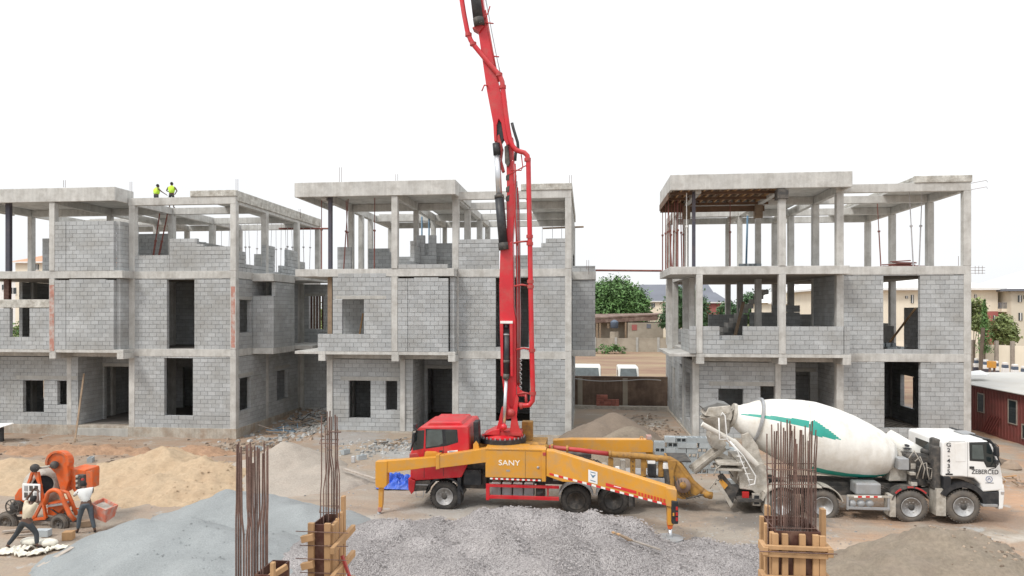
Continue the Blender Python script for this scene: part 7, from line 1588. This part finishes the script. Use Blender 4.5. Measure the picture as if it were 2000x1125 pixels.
# container with its sheet roof
cn0, cn1 = Vector((23.7, 51, 0)), Vector((23.7, 33.5, 0))
ct = empty('site_container', ((cn0.x+cn1.x)/2, (cn0.y+cn1.y)/2, 0), 'dark red ribbed site container right of the right house', 'container'); d = (cn1-cn0); Lc = d.length; d.normalize(); nrm = Vector((-1, 0, 0))
zb_, zt_ = -.15, 2.6; mb = MB(); prof_ = []; s_ = 0
while s_ < Lc:
    for a_, o_ in ((0, 0), (.07, 0), (.10, .05), (.19, .05), (.22, 0)): prof_.append((s_+a_, o_))
    s_ += .29
for z in (zb_+.15, zt_-.1):
    for (a_, o_) in prof_: p = cn0+d*a_-nrm*o_; mb.v.append((p.x, p.y, z))
n_ = len(prof_)
for i in range(n_-1): mb.f.append((i, i+1, n_+i+1, n_+i)); mb.mi.append(0)
mb.build('ribbed_side', M['container'], ct)
def cbox(name, a, b, z0_, z1_, th, m, par, off=0): p, q_ = cn0+d*a+nrm*off, cn0+d*b+nrm*off; return MB().prism([(p.x, p.y, z0_), (q_.x, q_.y, z0_), (q_.x, q_.y, z1_), (p.x, p.y, z1_)], -nrm*th).build(name, M[m], par)
cbox('bottom_rail', 0, Lc, zb_, zb_+.15, .1, 'container', ct); cbox('top_rail', 0, Lc, zt_-.1, zt_+.02, .1, 'container', ct); cbox('back_shell', 0, Lc, zb_, zt_, .05, 'container', ct, -2.3); cbox('floor', 0, Lc, zb_, zb_+.1, 2.3, 'frame', ct, -.11)
p0_, p1_ = cn0, cn0-nrm*2.35; MB().prism([(p0_.x, p0_.y, zb_), (p1_.x, p1_.y, zb_), (p1_.x, p1_.y, zt_), (p0_.x, p0_.y, zt_)], d*.05).build('end_wall', M['container'], ct)
def hit(px):
    kx = X(px, 1.0); t = (kx*cn0.y-cn0.x)/(d.x-kx*d.y); return t
for (a, b, z0_, z1_) in ((1911, 1922, 1.15, 2.2), (1971, 1986, .95, 2.2), (1998, 2010, .3, 1.0)):
    w = cbox('window', hit(a), hit(b), z0_, z1_, .03, 'glass', ct, .03)
    for (u0, u1, v0, v1) in ((hit(a)-.06, hit(a), z0_-.06, z1_+.06), (hit(b), hit(b)+.06, z0_-.06, z1_+.06), (hit(a), hit(b), z1_+.002, z1_+.06), (hit(a), hit(b), z0_-.06, z0_-.002)): cbox('frame', u0, u1, v0, v1, .05, 'woodgrey', w, .045)
for k in range(5): p = cn0+d*(hit(1922)+.3+k*.22)+nrm*.25; q_ = cn0+d*(hit(1922)+.75+k*.25)+nrm*.08; plank('leaning_board', (p.x, p.y, .1), (q_.x, q_.y, 1.1), .06, .06, 'container', 'reddish board leaning against the red container', 'board', 'boards leaning on the red container')
nb = -nrm; q0, q1 = cn0+nrm*.3-d*1.5, cn0+d*(Lc+.2)+nrm*.3; sr = MB().prism([(q0.x, q0.y, zt_+.08), (q1.x, q1.y, zt_+.08), (q1.x+nb.x*9, q1.y+nb.y*9, zt_+.25), (q0.x+nb.x*9, q0.y+nb.y*9, zt_+.25)], (0, 0, .04)); sr.build('sheet_roof', M['shedroof'], ct)
for k in range(4): p = cn0+d*(k*Lc/3)+nb*8.5; MB().box(p.x-.06, p.x+.06, p.y-.06, p.y+.06, -.4, zt_+.2).build('roof_post', M['woodgrey'], ct)
a, b = P(1880, 728, 47), P(1928, 732, 46); o = MB().prism([P(1884, 726, 47.5), P(1915, 723, 48), P(1932, 730, 47), P(1926, 732, 46.6), P(1886, 733, 46.6)], (0, 0, -.15)).build('metal_sheet', M['paleroof'], loc=tuple(a)); tag(o, 'loose white metal sheet lying on the container roof', 'metal sheet')
for i, (px, Y_, l) in enumerate(((1955, 34, 'dark boulder under the left end of the red container'), (1975, 33.5, 'dark boulder under the middle of the red container'), (1938, 35, 'dark rubble lump nearest the white cab roof'))):
    c = P(px, 0, Y_); z = gz(c.x, Y_); mb = MB(); n = 8
    mb.lathe((c.x, Y_, z-.1), (0, 0, 1), [(0, .3), (.15, .42), (.35, .3), (.45, .05)], 8); mb.v = [(x+.08*fbm(x*3, y*3, i), y, zz+.08*fbm(x*4, zz*4, i)) for x, y, zz in mb.v]; o = mb.build('boulder', M['rubbled'], loc=(c.x, Y_, z)); tag(o, l, 'boulder')
